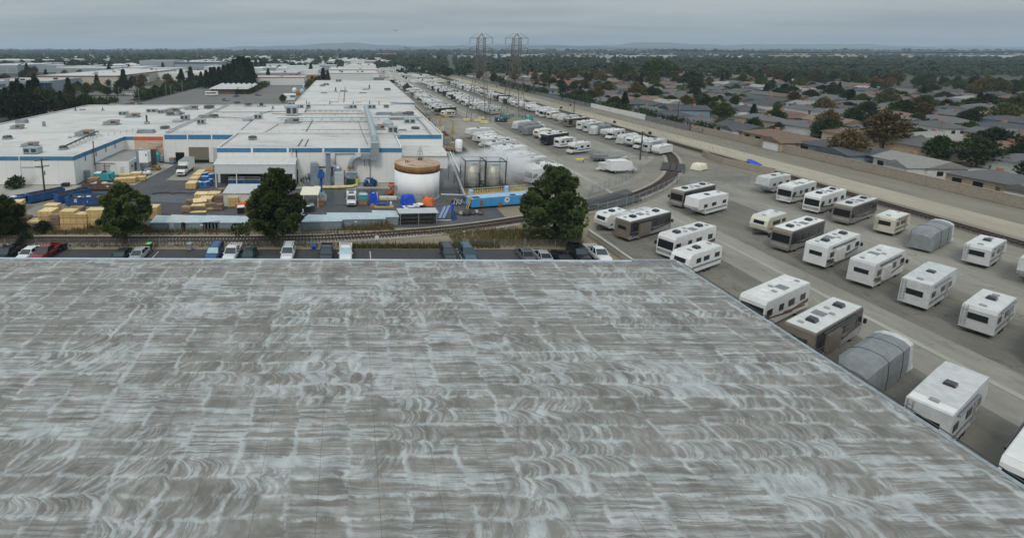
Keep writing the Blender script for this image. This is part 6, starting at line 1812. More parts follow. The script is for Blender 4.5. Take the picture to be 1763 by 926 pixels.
def rv(kind, x, y, rz, label=None, group=None, low=False, scale=None):
    T = LOW if low else FULL
    if kind not in T: T[kind] = KINDS[kind][1](low)
    src = T[kind]
    if (kind, low) not in USED:
        USED.add((kind, low)); o = src
        o.location = (x, y, 0); o.rotation_euler = (0, 0, rz); o['label'] = label
        if group: o['group'] = group
        if scale: o.scale = (scale,) * 3
        return o
    return dup(src, (x, y, 0), rz, label, group, scale)


# near right yard, as the photograph shows it
def rvp(kind, px, py, rz, label, group='recreational vehicles in the right-hand yard'):
    x, y = G(px, py); return rv(kind, x, y, R(rz), label, group)


rvp('tt_small', 1052, 391, 207, 'white travel trailer nearest the right pine, rear window towards camera')
rvp('cov_light', 1092, 393, 207, 'low pale trailer between the white trailer and the big motorhome')
rvp('mh_dark', 1106, 403, 27, 'big dark and silver motorhome with white roof beside the pale trailer')
rvp('mh_brown', 1180, 432, 207, 'motorhome with dark swirls facing the near warehouse corner')
rvp('tt_grey', 1196, 462, 207, 'white trailer roof just beyond the warehouse roof corner')
rvp('mh_dark', 1191, 350, 207, 'dark green-black motorhome facing the chain fence by the gate')
rvp('fw_white', 1214, 366, 207, 'white trailer beside the dark green-black motorhome')
# the yard goes on beyond the picture edge in the same two rows
k2 = ['mh_white', 'tt_cream', 'fw_grey', 'mh_dark', 'tt_grey', 'mh_brown', 'cov_grey']
for i in range(5):
    kd = k2[(i * 3) % 7]
    rv(kd, 50.0 + rng.uniform(-.5, .5), 53.0 - i * 5.6, R(rng.choice((27, 207))), '%s, %s from the front in left row of right-hand yard' % (KINDS[kd][0], nth(i + 1)), 'recreational vehicles in the right-hand yard')
for i in range(9):
    kd = k2[(i * 2 + 1) % 7]
    rv(kd, 72.5 + rng.uniform(-.5, .5), 80.0 - i * 5.8, R(rng.choice((27, 207))), '%s, %s from fence in right row of right-hand yard' % (KINDS[kd][0], nth(i + 1)), 'recreational vehicles in the right-hand yard')
for i in range(9):
    kd = k2[(i * 5 + 2) % 7]
    rv(kd, 94 + rng.uniform(-.5, .5), 104 - i * 6.0, R(rng.choice((27, 207))), '%s, %s from the track in corridor-side row' % (KINDS[kd][0], nth(i + 1)), 'recreational vehicles in the right-hand yard')

# the three long rows of the storage lot; nearest vehicles are listed kind by kind
ROWS = {
    'siding row': (46.6, [(112.5, 'mh_white'), (117.0, 'tt_grey'), (121.5, 'fw_white'), (126.2, 'fw_grey'), (131.0, 'tt_brown'), (135.8, 'fw_white'), (140.5, 'tt_grey'), (145.2, 'mh_brown'), (150.0, 'fw_white'), (154.5, 'cc_white'), (159.5, 'tt_brown'), (164.5, 'cov_light'), (169.5, 'fw_white')],
                                    (224, 440, 4.7)),
    'middle row': (69.5, [(144.5, 'cc_white'), (153.5, 'tt_brown'), (159.0, 'dark_box'), (165.0, 'tt_grey'), (170.5, 'tt_cream'), (177.5, 'cov_grey'), (184.5, 'cov_grey'), (190.5, 'cov_light')], (228, 440, 4.8)),
    'main line row': (94.0, [(143.0, 'cargo'), (147.0, 'fw_grey'), (151.2, 'cc_brown'), (155.5, 'tt_brown'), (160.0, 'cov_light'), (168.5, 'cc_white'), (173.0, 'cargo'), (178.2, 'cov_grey'), (183.5, 'fw_grey'), (188.5, 'mh_teal'), (197.0, 'mh_dark'), (204.0, 'fw_white'), (214, 'cargo'), (219.5, 'tt_cream'), (225.0, 'mh_white'), (230.5, 'mh_teal'), (236.0, 'fw_white')], (243, 440, 5.0)),
}
pool = ['tt_brown', 'tt_grey', 'tt_cream', 'fw_white', 'fw_grey', 'mh_white', 'mh_brown', 'cc_white', 'cov_light', 'mh_dark', 'tt_small', 'cc_brown', 'fw_white', 'mh_white', 'tt_brown', 'dark_box']
for rname, (rx, near, (ya_, yb_, st_)) in ROWS.items():
    items = list(near); y = ya_
    while y < yb_:
        if rng.random() > .05: items.append((y, rng.choice(pool)))
        y += st_ * rng.uniform(.92, 1.1)
    nf = 0
    for i, (y, kd) in enumerate(items):
        far = y > 235
        lab = '%s, %s from the near end of %s' % (KINDS[kd][0], nth(i + 1), rname)
        rv(kd, rx + rng.uniform(-.7, .7), y, R(28 + rng.uniform(-2.5, 2.5) + (180 if rng.random() < .62 else 0)), lab, 'vehicles in the ' + rname + ' of the storage lot', far, rng.uniform(.93, 1.04) if far else None)
# beyond the hedge the lot carries on as one pale mass of roofs
mb = MB()
for i in range(420):
    x = rng.choice((40, 52, 64, 76, 88)) + rng.uniform(-1, 1); y = rng.uniform(455, 900)
    if rng.random() < .5 and y > 640: x += rng.choice((-40, -26))
    mb.rbox(x, y, .4, rng.uniform(6.5, 10.5), 2.5, 2.7, R(28), M[rng.choice(('rv_white', 'rv_white', 'rv_cream', 'rv_roof', 'cover_light', 'rv_dark'))], .96)
tag(mb.build('far_vehicle_rows'), 'pale mass of stored vehicles in the farthest part of the lot', 'stored vehicles', kind='stuff')

# boat trailers, box truck and clutter by the spur gate
k = Kit('boat_trailer', 'long low grey boat on a trailer behind the white box truck', 'boat')
loft(k.part('hull'), [[(x, -w, .9 + r), (x, -w * .6, .45), (x, w * .6, .45), (x, w, .9 + r)] for x, w, r in ((-3.6, 1.1, .2), (0, 1.2, .2), (2.4, .9, .3), (3.8, .1, .5))], M['white_paint'])
k.part('cover').add([(-3.6, -1.1, 1.12), (-3.6, 1.1, 1.12), (0, 1.2, 1.4), (3.6, .15, 1.5), (3.6, -.15, 1.5), (0, -1.2, 1.4)], [(0, 5, 4, 3, 2, 1)], M['cover_grey']); k.part('trailer').box(-3.4, 4.2, -.5, .5, .3, .45, M['dark_metal'])
for y in (-1, 1): k.part('wheel').cyl((-1, y - .1, .3), (-1, y + .1, .3), .3, M['tyre'], n=10)
k.finish((*G(1058, 277), 0), R(8))
k = Kit('flatbed_trailer', 'dark flatbed trailer left of the low grey boat', 'trailer')
k.part('deck').box(-3.6, 3.4, -1.2, 1.2, .7, .95, M['dark_metal']); k.part('headboard').box(-3.6, -3.4, -1.2, 1.2, .95, 2.1, M['rv_grey']); k.part('load').box(-3.2, .5, -1, 1, .96, 1.9, M['cover_grey'])
for x in (-2, -1):
    for y in (-1, 1): k.part('wheel').cyl((x, y - .12, .36), (x, y + .12, .36), .36, M['tyre'], n=10)
k.finish((*G(1040, 277), 0), R(2))
k = Kit('box_truck', 'white box truck with rounded nose beside the spur gate', 'truck')
k.part('cargo_box').prof([(-3.2, .8), (2.0, .8), (2.9, 1.6), (2.4, 3.1), (1.8, 3.3), (-3.2, 3.3)], -1.2, 1.2, M['white_paint'], .05); loft(k.part('cab'), [body_section(x, 2.0, .5, zt) for x, zt in ((2.0, 2.2), (2.9, 1.9), (3.6, 1.3), (4.3, 1.1))], M['white_paint'])
k.part('window').box(2.35, 2.85, -1.02, -.98, 1.4, 1.95, M['glass']); wheels(k, (-1.9, 3.1), 1.12, .42, .26); k.finish((*G(1066, 297), 0), R(8))
k = Kit('pickup_trailer', 'small white pickup camper left behind the white box truck', 'camper')
k.part('body').prof([(-1.8, .5), (1.6, .5), (1.8, 1.0), (.6, 1.2), (.3, 2.2), (-1.8, 2.2)], -.95, .95, M['rv_white'], .05); k.part('window').box(-1.2, -.2, -.98, -.94, 1.4, 1.9, M['glass']); k.part('tongue').box(-3, -1.8, -.2, .2, .5, .8, M['white_paint'])
wheels(k, (-1.0, 1.0), .93, .34, .2); k.finish((*G(1044, 294), 0), R(10))
k = Kit('swing_barrier', 'yellow-ended swing barrier pole left of the boat', 'barrier')
k.part('pole').cyl((0, 0, .9), (9, .6, .9), .09, M['rust_dark'], n=6); k.part('yellow_end').cyl((-2.2, -.1, .9), (0, 0, .9), .28, M['safety_yellow'], n=8)
for x in (0, 8.8): k.part('post').cyl((x, 0, 0), (x, 0, .9), .1, M['dark_metal'], n=6)
k.finish((*G(1004, 280), 0))

# debris yard between the two halves of the middle row
for i, (px, py, m, L, D, h, w) in enumerate(((873, 203, 'teal', 6, 2.4, 1.4, 'open teal dumpster in the debris yard, near the left end'), (862, 210, 'car_green', 5, 2.4, 1.6, 'dark green dumpster with white rubbish in the debris yard'), (907, 206, 'teal', 5, 2.4, 1.5, 'teal dumpster at the right end of the debris yard'))):
    x, y = G(px, py); skip(w, x, y, R((20, -12, -30)[i]), L, D, h, m, fill=('rv_grey', 'white_paint', 'rust', 'black'))
for i, (px, py, w) in enumerate(((804, 209, 'left'), (822, 210, 'second'), (834, 213, 'third'), (829, 206, 'back'))):
    plain_box_thing('concrete_block', 'pale yellow block in the debris yard, %s of the group' % w, 'block', px, py, 3.0, 1.2, 1.1, 'pale_yellow', 5, slats=False, group='yellow blocks in the debris yard')
k = Kit('soil_heap', 'brown heap of soil inside the debris yard', 'soil heap')
q = k.part('heap'); vs = []; nn = 12
for j in range(nn + 1):
    for i in range(nn + 1):
        u, v = i / nn * 2 - 1, j / nn * 2 - 1
        vs.append((u * 8, v * 4.5, max(-.05, 1.5 * (1 - (u * u + v * v)) + rng.uniform(-.15, .15))))
q.add(vs, [(j * (nn + 1) + i, j * (nn + 1) + i + 1, (j + 1) * (nn + 1) + i + 1, (j + 1) * (nn + 1) + i) for j in range(nn) for i in range(nn)], M['soil']); k.part('rubbish').rbox(-3, -1, .8, 3, 1.5, .8, .4, M['rust_dark'], .6)
k.finish((*G(885, 208), 0))


# ------------------------------------------------------------------ fences and walls
def chain_fence(label, pts, h=2.1, every=3.0, group='chain link fences', rail=True):
    k = Kit('chain_link_fence', label, 'fence', group)
    mp = k.part('mesh_panel'); ps = k.part('posts'); tp = k.part('top_rail')
    for a, b in zip(pts, pts[1:]):
        a, b = Vector((*a, 0)), Vector((*b, 0)); n = max(1, round((b - a).length / every))
        mp.add([(a.x, a.y, .05), (b.x, b.y, .05), (b.x, b.y, h), (a.x, a.y, h)], [(0, 1, 2, 3)], M['chain'])
        if rail: tp.cyl((a.x, a.y, h), (b.x, b.y, h), .035, M['grey_metal'], n=5)
        for i in range(n):
            p = a.lerp(b, i / n); ps.cyl(p, p + Vector((0, 0, h + .15)), .055, M['grey_metal'], n=6)
    p = Vector((*pts[-1], 0)); ps.cyl(p, p + Vector((0, 0, h + .15)), .055, M['grey_metal'], n=6)
    return k.finish()


chain_fence('chain link fence on the storage lot side of the spur, ending at the box truck', [G(1013, 345), G(1020, 334), G(1032, 332), G(1048, 323), G(1071, 316), G(1103, 296)])
chain_fence('chain link fence on the right-hand yard side of the spur', [G(1012, 372), G(1045, 367), G(1078, 359), G(1100, 351), G(1122, 341), G(1142, 331), G(1165, 318), G(1174, 309)])
chain_fence('double chain link gate in front of the boats', [G(1031, 270), G(1062, 272), G(1114, 275)], 1.8)
chain_fence('chain link fence corner beside the cargo trailers and pole', [G(1114, 275), G(1108, 264), G(1098, 256)], 2.1)
chain_fence('chain link fence running right from the spur gate', [G(1165, 318), G(1204, 317), G(1290, 316)], 1.9)
chain_fence('chain link fence between the storage lot and the main line', [(101.0, 166), (101.2, 240), (101.2, 330), (101.2, 440)], 2.1, 6)
chain_fence('low chain link fence on the bank above the parked cars', [(-110, 73.6), (-40, 73.6), (38, 73.6)], 1.1, 5.0, rail=False)
k = Kit('boundary_wall', 'low concrete wall between the warehouse car park and right-hand yard', 'wall')
a, b = Vector((*G(1013, 404), 0)), Vector((*G(1070, 444), 0)); dd = (b - a).normalized(); b = b + dd * 25; nn = Vector((-dd.y, dd.x, 0)) * .18
k.part('wall').prism([tuple((p).xy) for p in (a - nn, b - nn, b + nn, a + nn)][::1], 0, .85, M['concrete']); k.part('coping').prism([tuple((p).xy) for p in (a - nn * 1.3, b - nn * 1.3, b + nn * 1.3, a + nn * 1.3)], .853, .93, M['concrete']); k.finish()
for x0, y0, x1, y1, h, m, w in ((133.5, 60, 133.5, 186, 2.2, 'block_wall', 'tan block wall backing the nearest houses beside the rail corridor'), (132.8, 186.2, 132.8, 214, 2.0, 'grey_wall', 'grey board wall beside the rail corridor with dark hedge'),
                                (132.6, 214.2, 132.6, 232, 2.3, 'white_paint', 'bright white wall beside the rail corridor, nearer of two pieces'), (132.3, 232.3, 132.3, 262, 2.2, 'white_paint', 'bright white wall beside the rail corridor, farther of two pieces'), (132, 262.3, 132, 620, 2.0, 'grey_wall', 'long grey wall separating the rail corridor from the farther houses')):
    k = Kit('boundary_wall', w, 'wall', 'walls along the rail corridor')
    k.part('wall').box(x0 - .12, x0 + .12, y0, y1, 0, h, M[m]); c = k.part('coping'); c.box(x0 - .17, x0 + .17, y0, y1, h + .002, h + .1, M[m] if m != 'white_paint' else M['beige_sheet'])
    q = k.part('piers'); n = int((y1 - y0) / 6)
    for i in range(n + 1): q.box(x0 - .22, x0 - .125, y0 + (y1 - y0) * i / max(1, n) - .18, y0 + (y1 - y0) * i / max(1, n) + .18, 0, h, M[m])
    k.finish()
# things against the curved wall at the picture edge: tan wall, blue and pale covered boats
k = Kit('retaining_wall', 'curved tan wall where the spur meets the main line', 'wall')
arc = [(106.8, 118), (104.6, 124), (103.2, 130), (103.6, 136), (105.5, 141)]
for a, b in zip(arc, arc[1:]):
    a, b = Vector((*a, 0)), Vector((*b, 0)); d = (b - a).normalized(); n_ = Vector((-d.y, d.x, 0)) * .12
    k.part('wall_panel').prism([tuple(p.xy) for p in (a + n_, a - n_, b - n_, b + n_)], 0, 1.7, M['block_wall'])
k.finish()
k = Kit('covered_boat', 'boat under blue cover behind the curved tan wall', 'boat')
loft(k.part('hull'), [[(x, -w, .9), (x, -w * .5, .3), (x, w * .5, .3), (x, w, .9)] for x, w in ((-3, 1.0), (0, 1.1), (3, .2))], M['navy']); k.part('blue_cover').add([(-3, -1.05, .95), (-3, 1.05, .95), (0, 1.15, 1.0), (3, .25, 1.0), (3, -.25, 1.0), (0, -1.15, 1.0), (-2, 0, 1.6), (1.5, 0, 1.5)], [(0, 5, 7, 6), (5, 4, 7), (4, 3, 7), (3, 2, 7), (2, 1, 6, 7), (1, 0, 6)], M['tarp_blue'])
k.part('trailer').box(-2.8, 3.6, -.4, .4, .15, .3, M['black']); k.finish((109.5, 128, 0), R(70))
tarp('pale and yellow covered heap beside the blue covered boat', 1203, 291, 4.0, 2.6, 1.5, 'beige_sheet', 21, 30)


# ------------------------------------------------------------------ poles, pylons, wires
def utility_pole(label, x, y, h, arms=2, group='wooden utility poles'):
    k = Kit('utility_pole', label, 'utility pole', group)
    k.part('pole').cyl((0, 0, -.1), (0, 0, h), .2, M['pole_wood'], .13, 10)
    for i in range(arms):
        z = h - .5 - i * 1.3; k.part('crossarm').box(-1.3, 1.3, -.07, .07, z, z + .14, M['pole_wood'])
        q = k.part('insulators')
        for s in (-1.15, -.6, .6, 1.15): q.cyl((s, 0, z + .14), (s, 0, z + .36), .05, M['grey_metal'], n=6)
    k.part('cabinet').lathe(.28, 0, [(.18, h - 3.6), (.2, h - 3.5), (.2, h - 2.8), (.15, h - 2.7)], M['grey_metal'], 10)
    return k.finish((x, y, 0), R(25))


x, y = G(78, 341); utility_pole('leaning-armed utility pole between the blue dumpsters', x, y, 8.6, 2)
x, y = G(1102, 275); utility_pole('utility pole by the cargo trailers and the chain fence corner', x, y, 8.2, 1)
x, y = G(987, 205); utility_pole('utility pole beside the dark motorhome on the main line row', x, y, 8.5, 1)
x, y = G(1165, 216); utility_pole('dark utility pole at the block wall by the blue house', x, y, 10, 1)
x, y = G(974, 168); utility_pole('utility pole beside the dark hedge along the corridor wall', x, y, 8, 1)
x, y = G(844, 181); utility_pole('thin pole beside the main line near the left pylon', x, y, 7, 1)
k = Kit('standpipe', 'tall rusty standpipe rising past the corner of left wing', 'pipe')
k.part('pipe').tube([(-63.2, 117.6, 2.6), (-63.2, 117.6, 8.8)], .13, M['rust_dark'], 8); k.part('bracket').box(-63.4, -63.0, 117.5, 117.7, 3, 3.2, M['grey_metal']); k.finish()
for i, (px, py, top) in enumerate(((679, 130, 8), (699, 124, 16), (691, 120, 9), (657, 133, 9), (703, 118, 17))):
    x, y = G(px, py); utility_pole('distant utility pole among the far vehicle rows', x, y, top, 1, 'distant utility poles')
for i, (px, py) in enumerate(((76, 183), (104, 152), (286, 166), (314, 160), (206, 180), (240, 178), (478, 150), (354, 180), (295, 172))):
    x, y = G(px, py); k = Kit('lamp_post', 'thin grey car park lamp post, %s from the left' % nth(sorted((76, 104, 286, 314, 206, 240, 478, 354, 295)).index(px) + 1), 'lamp post', 'car park lamp posts')
    k.part('post').cyl((0, 0, 0), (0, 0, 9), .12, M['galvanised'], .07, 8); k.part('lamp_arm').cyl((0, 0, 9), (1.2, 0, 9.2), .05, M['galvanised'], n=6); k.part('lamp_head').box(.9, 1.7, -.15, .15, 9.1, 9.25, M['grey_metal']); k.finish((x, y, 0), rng.uniform(0, 6))


def pylon(label, x, y, h=38.0):
    k = Kit('transmission_tower', label, 'pylon', 'lattice pylons over the storage lot')
    levels = [(0, 4.4), (7, 3.6), (13, 2.95), (18, 2.4), (22.5, 1.95), (26, 1.7), (29, 1.6), (31.8, 1.55), (34, 1.5), (35.8, 1.45)]
    legs, br = k.part('legs'), k.part('bracing')
    for (z0, a), (z1, b) in zip(levels, levels[1:]):
        for s in (-1, 1):
            for t in (-1, 1): legs.cyl((s * a, t * a, z0), (s * b, t * b, z1), .13, M['steel_tower'], n=5)
        for (p, q) in (((-1, -1), (1, -1)), ((1, -1), (1, 1)), ((1, 1), (-1, 1)), ((-1, 1), (-1, -1))):
            for u, v in ((p, q), (q, p)): br.cyl((u[0] * a, u[1] * a, z0), (v[0] * b, v[1] * b, z1), .06, M['steel_tower'], n=4)
            br.cyl((p[0] * b, p[1] * b, z1), (q[0] * b, q[1] * b, z1), .06, M['steel_tower'], n=4)
    pk = k.part('peak')
    for s in (-1, 1):
        for t in (-1, 1): pk.cyl((s * 1.45, t * 1.45, 35.8), (0, 0, h), .1, M['steel_tower'], n=5)
    for z in (31.6, 36.0):
        am = k.part('crossarm')
        for s in (-1, 1):
            for t in (-1, 1): am.cyl((s * 1.4, t * 1.2, z), (s * 4.9, 0, z), .09, M['steel_tower'], n=5)
            am.cyl((s * 1.4, 0, z + 1.2 if z < 35 else h), (s * 4.9, 0, z), .06, M['steel_tower'], n=5)
            for f_ in (.33, .66): am.cyl((s * (1.4 + 3.5 * f_), -1.2 * (1 - f_), z), (s * (1.4 + 3.5 * f_), 1.2 * (1 - f_), z), .05, M['steel_tower'], n=4)
            ins = k.part('insulator'); ins.cyl((s * 4.9, 0, z), (s * 4.9, 0, z - 2.4), .09, M['dark_metal'], n=6)
    return k.finish((x, y, 0), 0)


pylon('left lattice pylon of two with double crossarms above the parked vehicles', 57.6, 213)
pylon('right lattice pylon of two with double crossarms above the parked vehicles', 73.3, 214)
k = Kit('power_lines', 'thin sagging power lines strung from the two lattice pylons', 'power lines')
for bx, nm in ((57.6, 'left'), (73.3, 'right')):
    for s in (-4.9, 4.9):
        for z in (33.6, 29.2):
            q = k.part('cable', label=None)
            pts = []
            for i in range(17):
                t = i / 16; pts.append((bx + s + t * t * 0 + 0, 213 + t * 330, z - 26 * t * (1 - t) * .55))
            q.tube(pts, .035, M['cable'], 4)
            q.tube([(bx + s + 260 * t, 213 - 60 * t, z - 30 * t * (1 - t) * .5) for t in [i / 16 for i in range(17)]], .035, M['cable'], 4)
k.finish()


# ------------------------------------------------------------------ trees and plants
def puff(q, c, r, n, size, m, r2, up=0.35, flat=1.0, pw=.35):
    """A clump of leaf blades spread over and inside a ball."""
    vs, fs = [], []
    for i in range(n):
        d = Vector((r2.gauss(0, 1), r2.gauss(0, 1), r2.gauss(0, 1)))
        if d.length < 1e-4: continue
        d.normalize(); rr = r * (r2.random() ** pw)
        p = Vector(c) + Vector((d.x * rr, d.y * rr, d.z * rr * flat))
        o = (d + Vector((0, 0, up)) + Vector((r2.uniform(-.5, .5), r2.uniform(-.5, .5), r2.uniform(-.5, .5)))).normalized()
        a = o.orthogonal().normalized(); a = (a * math.cos(r2.uniform(0, 6.3)) + o.cross(a) * math.sin(r2.uniform(0, 6.3))).normalized()
        s = size * r2.uniform(.6, 1.35); w = a * (s * .42); t = o * s
        b = len(vs); vs += [tuple(p - w), tuple(p + w), tuple(p + t + w * .35), tuple(p + t - w * .35)]; fs.append((b, b + 1, b + 2, b + 3))
    q.add(vs, fs, m)


def limb(q, a, b, r0, r1, m, r2, n=6):
    pts = []
    a, b = Vector(a), Vector(b)
    for i in range(5):
        t = i / 4; p = a.lerp(b, t) + Vector((r2.uniform(-1, 1), r2.uniform(-1, 1), 0)) * (.06 * (b - a).length * math.sin(math.pi * t)); pts.append(p)
    for i in range(4): q.cyl(pts[i], pts[i + 1], r0 + (r1 - r0) * i / 4, m, r0 + (r1 - r0) * (i + 1) / 4, n, caps=False)


def big_pine(label, x, y, h, rad, seed, clumps, blades=120, shape='cone', trunk_h=None, blade=.34, m='pine', lean=0.0):
    r2 = random.Random(seed); k = Kit('pine_tree', label, 'tree', 'pines along the track bank')
    tk, cr = k.part('trunk'), k.part('crown')
    t0 = trunk_h or h * .16
    tk.cyl((0, 0, -.2), (0, 0, t0), .34, M['bark'], .28, 10, caps=False); limb(tk, (0, 0, t0), (lean, 0, h * .93), .28, .06, M['bark'], r2, 8)
    for i in range(clumps):
        t = (i + r2.random()) / clumps
        z = t0 + (h - t0) * (.05 + .92 * t)
        prof_ = (math.sin(math.pi * min(1, (t * .86 + .14))) ** .75) if shape == 'round' else min(1, t / .22 + .55) * (1.04 - t) ** .58
        a = i * 2.39996 + r2.uniform(-.6, .6); R_ = rad * prof_ * r2.uniform(.6, 1.2)
        rr = rad * .19 * r2.uniform(.7, 1.4) * (.62 + .5 * (1 - t))
        d = max(0.0, R_ - rr * .7)
        cx, cy = lean * t + math.cos(a) * d, math.sin(a) * d
        z += r2.uniform(-.35, .35)
        for q_, s_ in ((0, 1.0), (1, .62), (2, .55)):      # a lobed clump
            ox, oy, oz = (0, 0, 0) if q_ == 0 else (r2.uniform(-.8, .8) * rr, r2.uniform(-.8, .8) * rr, r2.uniform(-.1, .75) * rr)
            puff(cr, (cx + ox, cy + oy, z + oz), rr * s_, int(blades * s_), blade, M[m], r2, .8, .8, .12)
        if i % 2 == 0: limb(tk, (lean * t, 0, z - .9), (cx, cy, z - .15), .10, .035, M['bark'], r2, 5)
    for i in range(clumps // 3):
        t = r2.random() * .8; a = r2.uniform(0, 6.28); R_ = rad * .36 * (1.02 - t) ** .6
        puff(cr, (lean * t + math.cos(a) * R_, math.sin(a) * R_, t0 + (h - t0) * (.05 + .9 * t)), rad * .24 * (1.1 - t), blades // 2, blade * 1.3, M[m], r2, .4, .8)
    return k.finish((x, y, 0))


x1_, y1_ = -36.2, 74.6
big_pine('rounded pine at left rising before the lumber row', -36.3, 74.8, 9.5, 3.9, 11, 62, 150, 'round', 1.6, .30)
big_pine('tall pointed pine in the middle before the grey shed', -12.1, 74.6, 11.9, 5.4, 23, 74, 170, 'cone', 1.9, .32, lean=.5)
big_pine('tall broad pine at right hiding the end of the blue tank', 33.6, 75.4, 12.4, 5.7, 37, 70, 170, 'cone', 1.7, .32, 'pine_deep', -.2)
big_pine('dense low pine cut by the left picture edge', -58.5, 78.5, 6.4, 3.4, 41, 44, 130, 'round', .4, .3, 'pine_deep')


def leafy(name, label, h, rad, seed, puffs, blades, blade, m, cat='tree', trunk=.25, shape='round', merged=False, group=None, flat=.85):
    r2 = random.Random(seed); k = Kit(name, label, cat, group, merged)
    tk, cr = k.part('trunk'), k.part('crown')
    t0 = h * trunk
    tk.cyl((0, 0, -.1), (0, 0, t0), max(.08, h * .022), M['bark'], max(.06, h * .016), 7, caps=False)
    for i in range(4):
        a = r2.uniform(0, 6.28); limb(tk, (0, 0, t0 * .9), (math.cos(a) * rad * .5, math.sin(a) * rad * .5, t0 + (h - t0) * .55), h * .012, h * .004, M['bark'], r2, 5)
    for i in range(puffs):
        t = (i + .5) / puffs; a = i * 2.39996 + r2.uniform(-.6, .6)
        if shape == 'round': e = math.sqrt(max(0, 1 - (2 * t - .9) ** 2)) if -.05 <= t <= .98 else .2
        elif shape == 'spire': e = (1.02 - t) ** .75 * min(1, t / .08 + .5)
        elif shape == 'column': e = .9 * min(1, (1 - t) / .2 + .25) * min(1, t / .1 + .6)
        else: e = 1.0
        R_ = rad * e * r2.uniform(.55, 1.0); rr = rad * (.34 if shape == 'round' else .28) * r2.uniform(.75, 1.25)
        if shape in ('spire', 'column'): rr *= .55 + .6 * e
        d = max(0, R_ - rr * .5)
        puff(cr, (math.cos(a) * d, math.sin(a) * d, t0 + (h - t0 - rr * .4) * t), rr, blades, blade, M[m], r2, .4, flat)
    return k.finish()


TREE = {
    'round': [leafy('broadleaf_tree', 'x', 7.5, 4.2, s, 34, 46, .62, m, flat=.8) for s, m in ((1, 'leaf_green'), (2, 'leaf_dark'), (3, 'leaf_olive'))],
    'small': [leafy('small_tree', 'x', 4.6, 2.6, s, 22, 34, .5, m, trunk=.3) for s, m in ((4, 'leaf_green'), (5, 'leaf_olive'))],
    'wide': [leafy('spreading_tree', 'x', 11.5, 8.0, s, 60, 70, .9, m, flat=.7) for s, m in ((6, 'leaf_dark'), (7, 'leaf_green'))],
    'conifer': [leafy('conifer_tree', 'x', 15, 4.3, s, 60, 50, .7, 'leaf_dark', trunk=.08, shape='spire') for s in (8, 9)],
    'cypress': [leafy('cypress_tree', 'x', 12, 2.0, s, 34, 40, .5, 'leaf_dark', trunk=.06, shape='column') for s in (10,)],
    'bush': [leafy('bush', 'x', 2.6, 1.9, 15, 22, 40, .34, 'leaf_dark', 'bush', trunk=.03)],
    'rusty': [leafy('rusty_tree', 'x', 9, 4.6, s, 34, 42, .7, 'leaf_red') for s in (12,)],
}
SRC = [o for v in TREE.values() for o in v]


def tree(kind, x, y, label, group=None, scale=1.0, z=0.0, pick=None):
    src = TREE[kind][rng.randrange(len(TREE[kind])) if pick is None else pick]
    s = scale * rng.uniform(.92, 1.08)
    return dup(src, (x, y, z), rng.uniform(0, 6.28), label, group, (s * rng.uniform(.9, 1.1), s * rng.uniform(.9, 1.1), s))


def at_tree(kind, px, py, label, h=None, group=None, pick=None):
    """A tree whose foot is at this spot; h in metres."""
    base = {'round': 7.5, 'small': 4.6, 'wide': 11.5, 'conifer': 15, 'cypress': 12, 'rusty': 9, 'bush': 2.6}[kind]
    x, y = G(px, py); return tree(kind, x, y, label, group, (h or base) / base, pick=pick)


# dark trees behind the left wing, at the left picture edge
GL = 'dark trees behind the left wing'
for i, (px, top, Y, kind, w) in enumerate(((8, 150, 232, 'conifer', 'conifer at the far left edge behind the left roof'), (22, 146, 222, 'conifer', 'second conifer from the left edge behind the left roof'), (36, 148, 226, 'conifer', 'third conifer from the left edge behind the left roof'), (50, 143, 228, 'conifer', 'fourth conifer from the left edge, before the blue office'),
                                  (61, 141, 230, 'conifer', 'tall conifer hiding the corner of the blue office'), (68, 158, 222, 'round', 'dark broad tree right of the tall conifer'), (-8, 152, 226, 'conifer', 'conifer cut by the left edge of the picture'), (30, 165, 214, 'round', 'dark broad tree low against the left roof edge'), (12, 168, 212, 'round', 'dark broad tree lowest at the left edge'), (52, 163, 216, 'round', 'dark broad tree between two conifers at left'),
                                  (103, 157, 236, 'conifer', 'lone conifer right of the blue office car park'), (115, 166, 240, 'round', 'olive broad tree right of the lone conifer'), (144, 163, 245, 'wide', 'dark spreading tree behind the back left roof corner'), (127, 168, 240, 'round', 'small dark broad tree beside the spreading one'), (85, 172, 236, 'small', 'yellowish small tree in the office car park'))):
    x, zt = W(px, top, Y); base = {'conifer': 15, 'round': 7.5, 'wide': 11.5, 'small': 4.6}[kind]
    tree(kind, x, Y, w, GL, zt / base * 1.02, pick=1 if kind == 'round' and i != 11 else None)
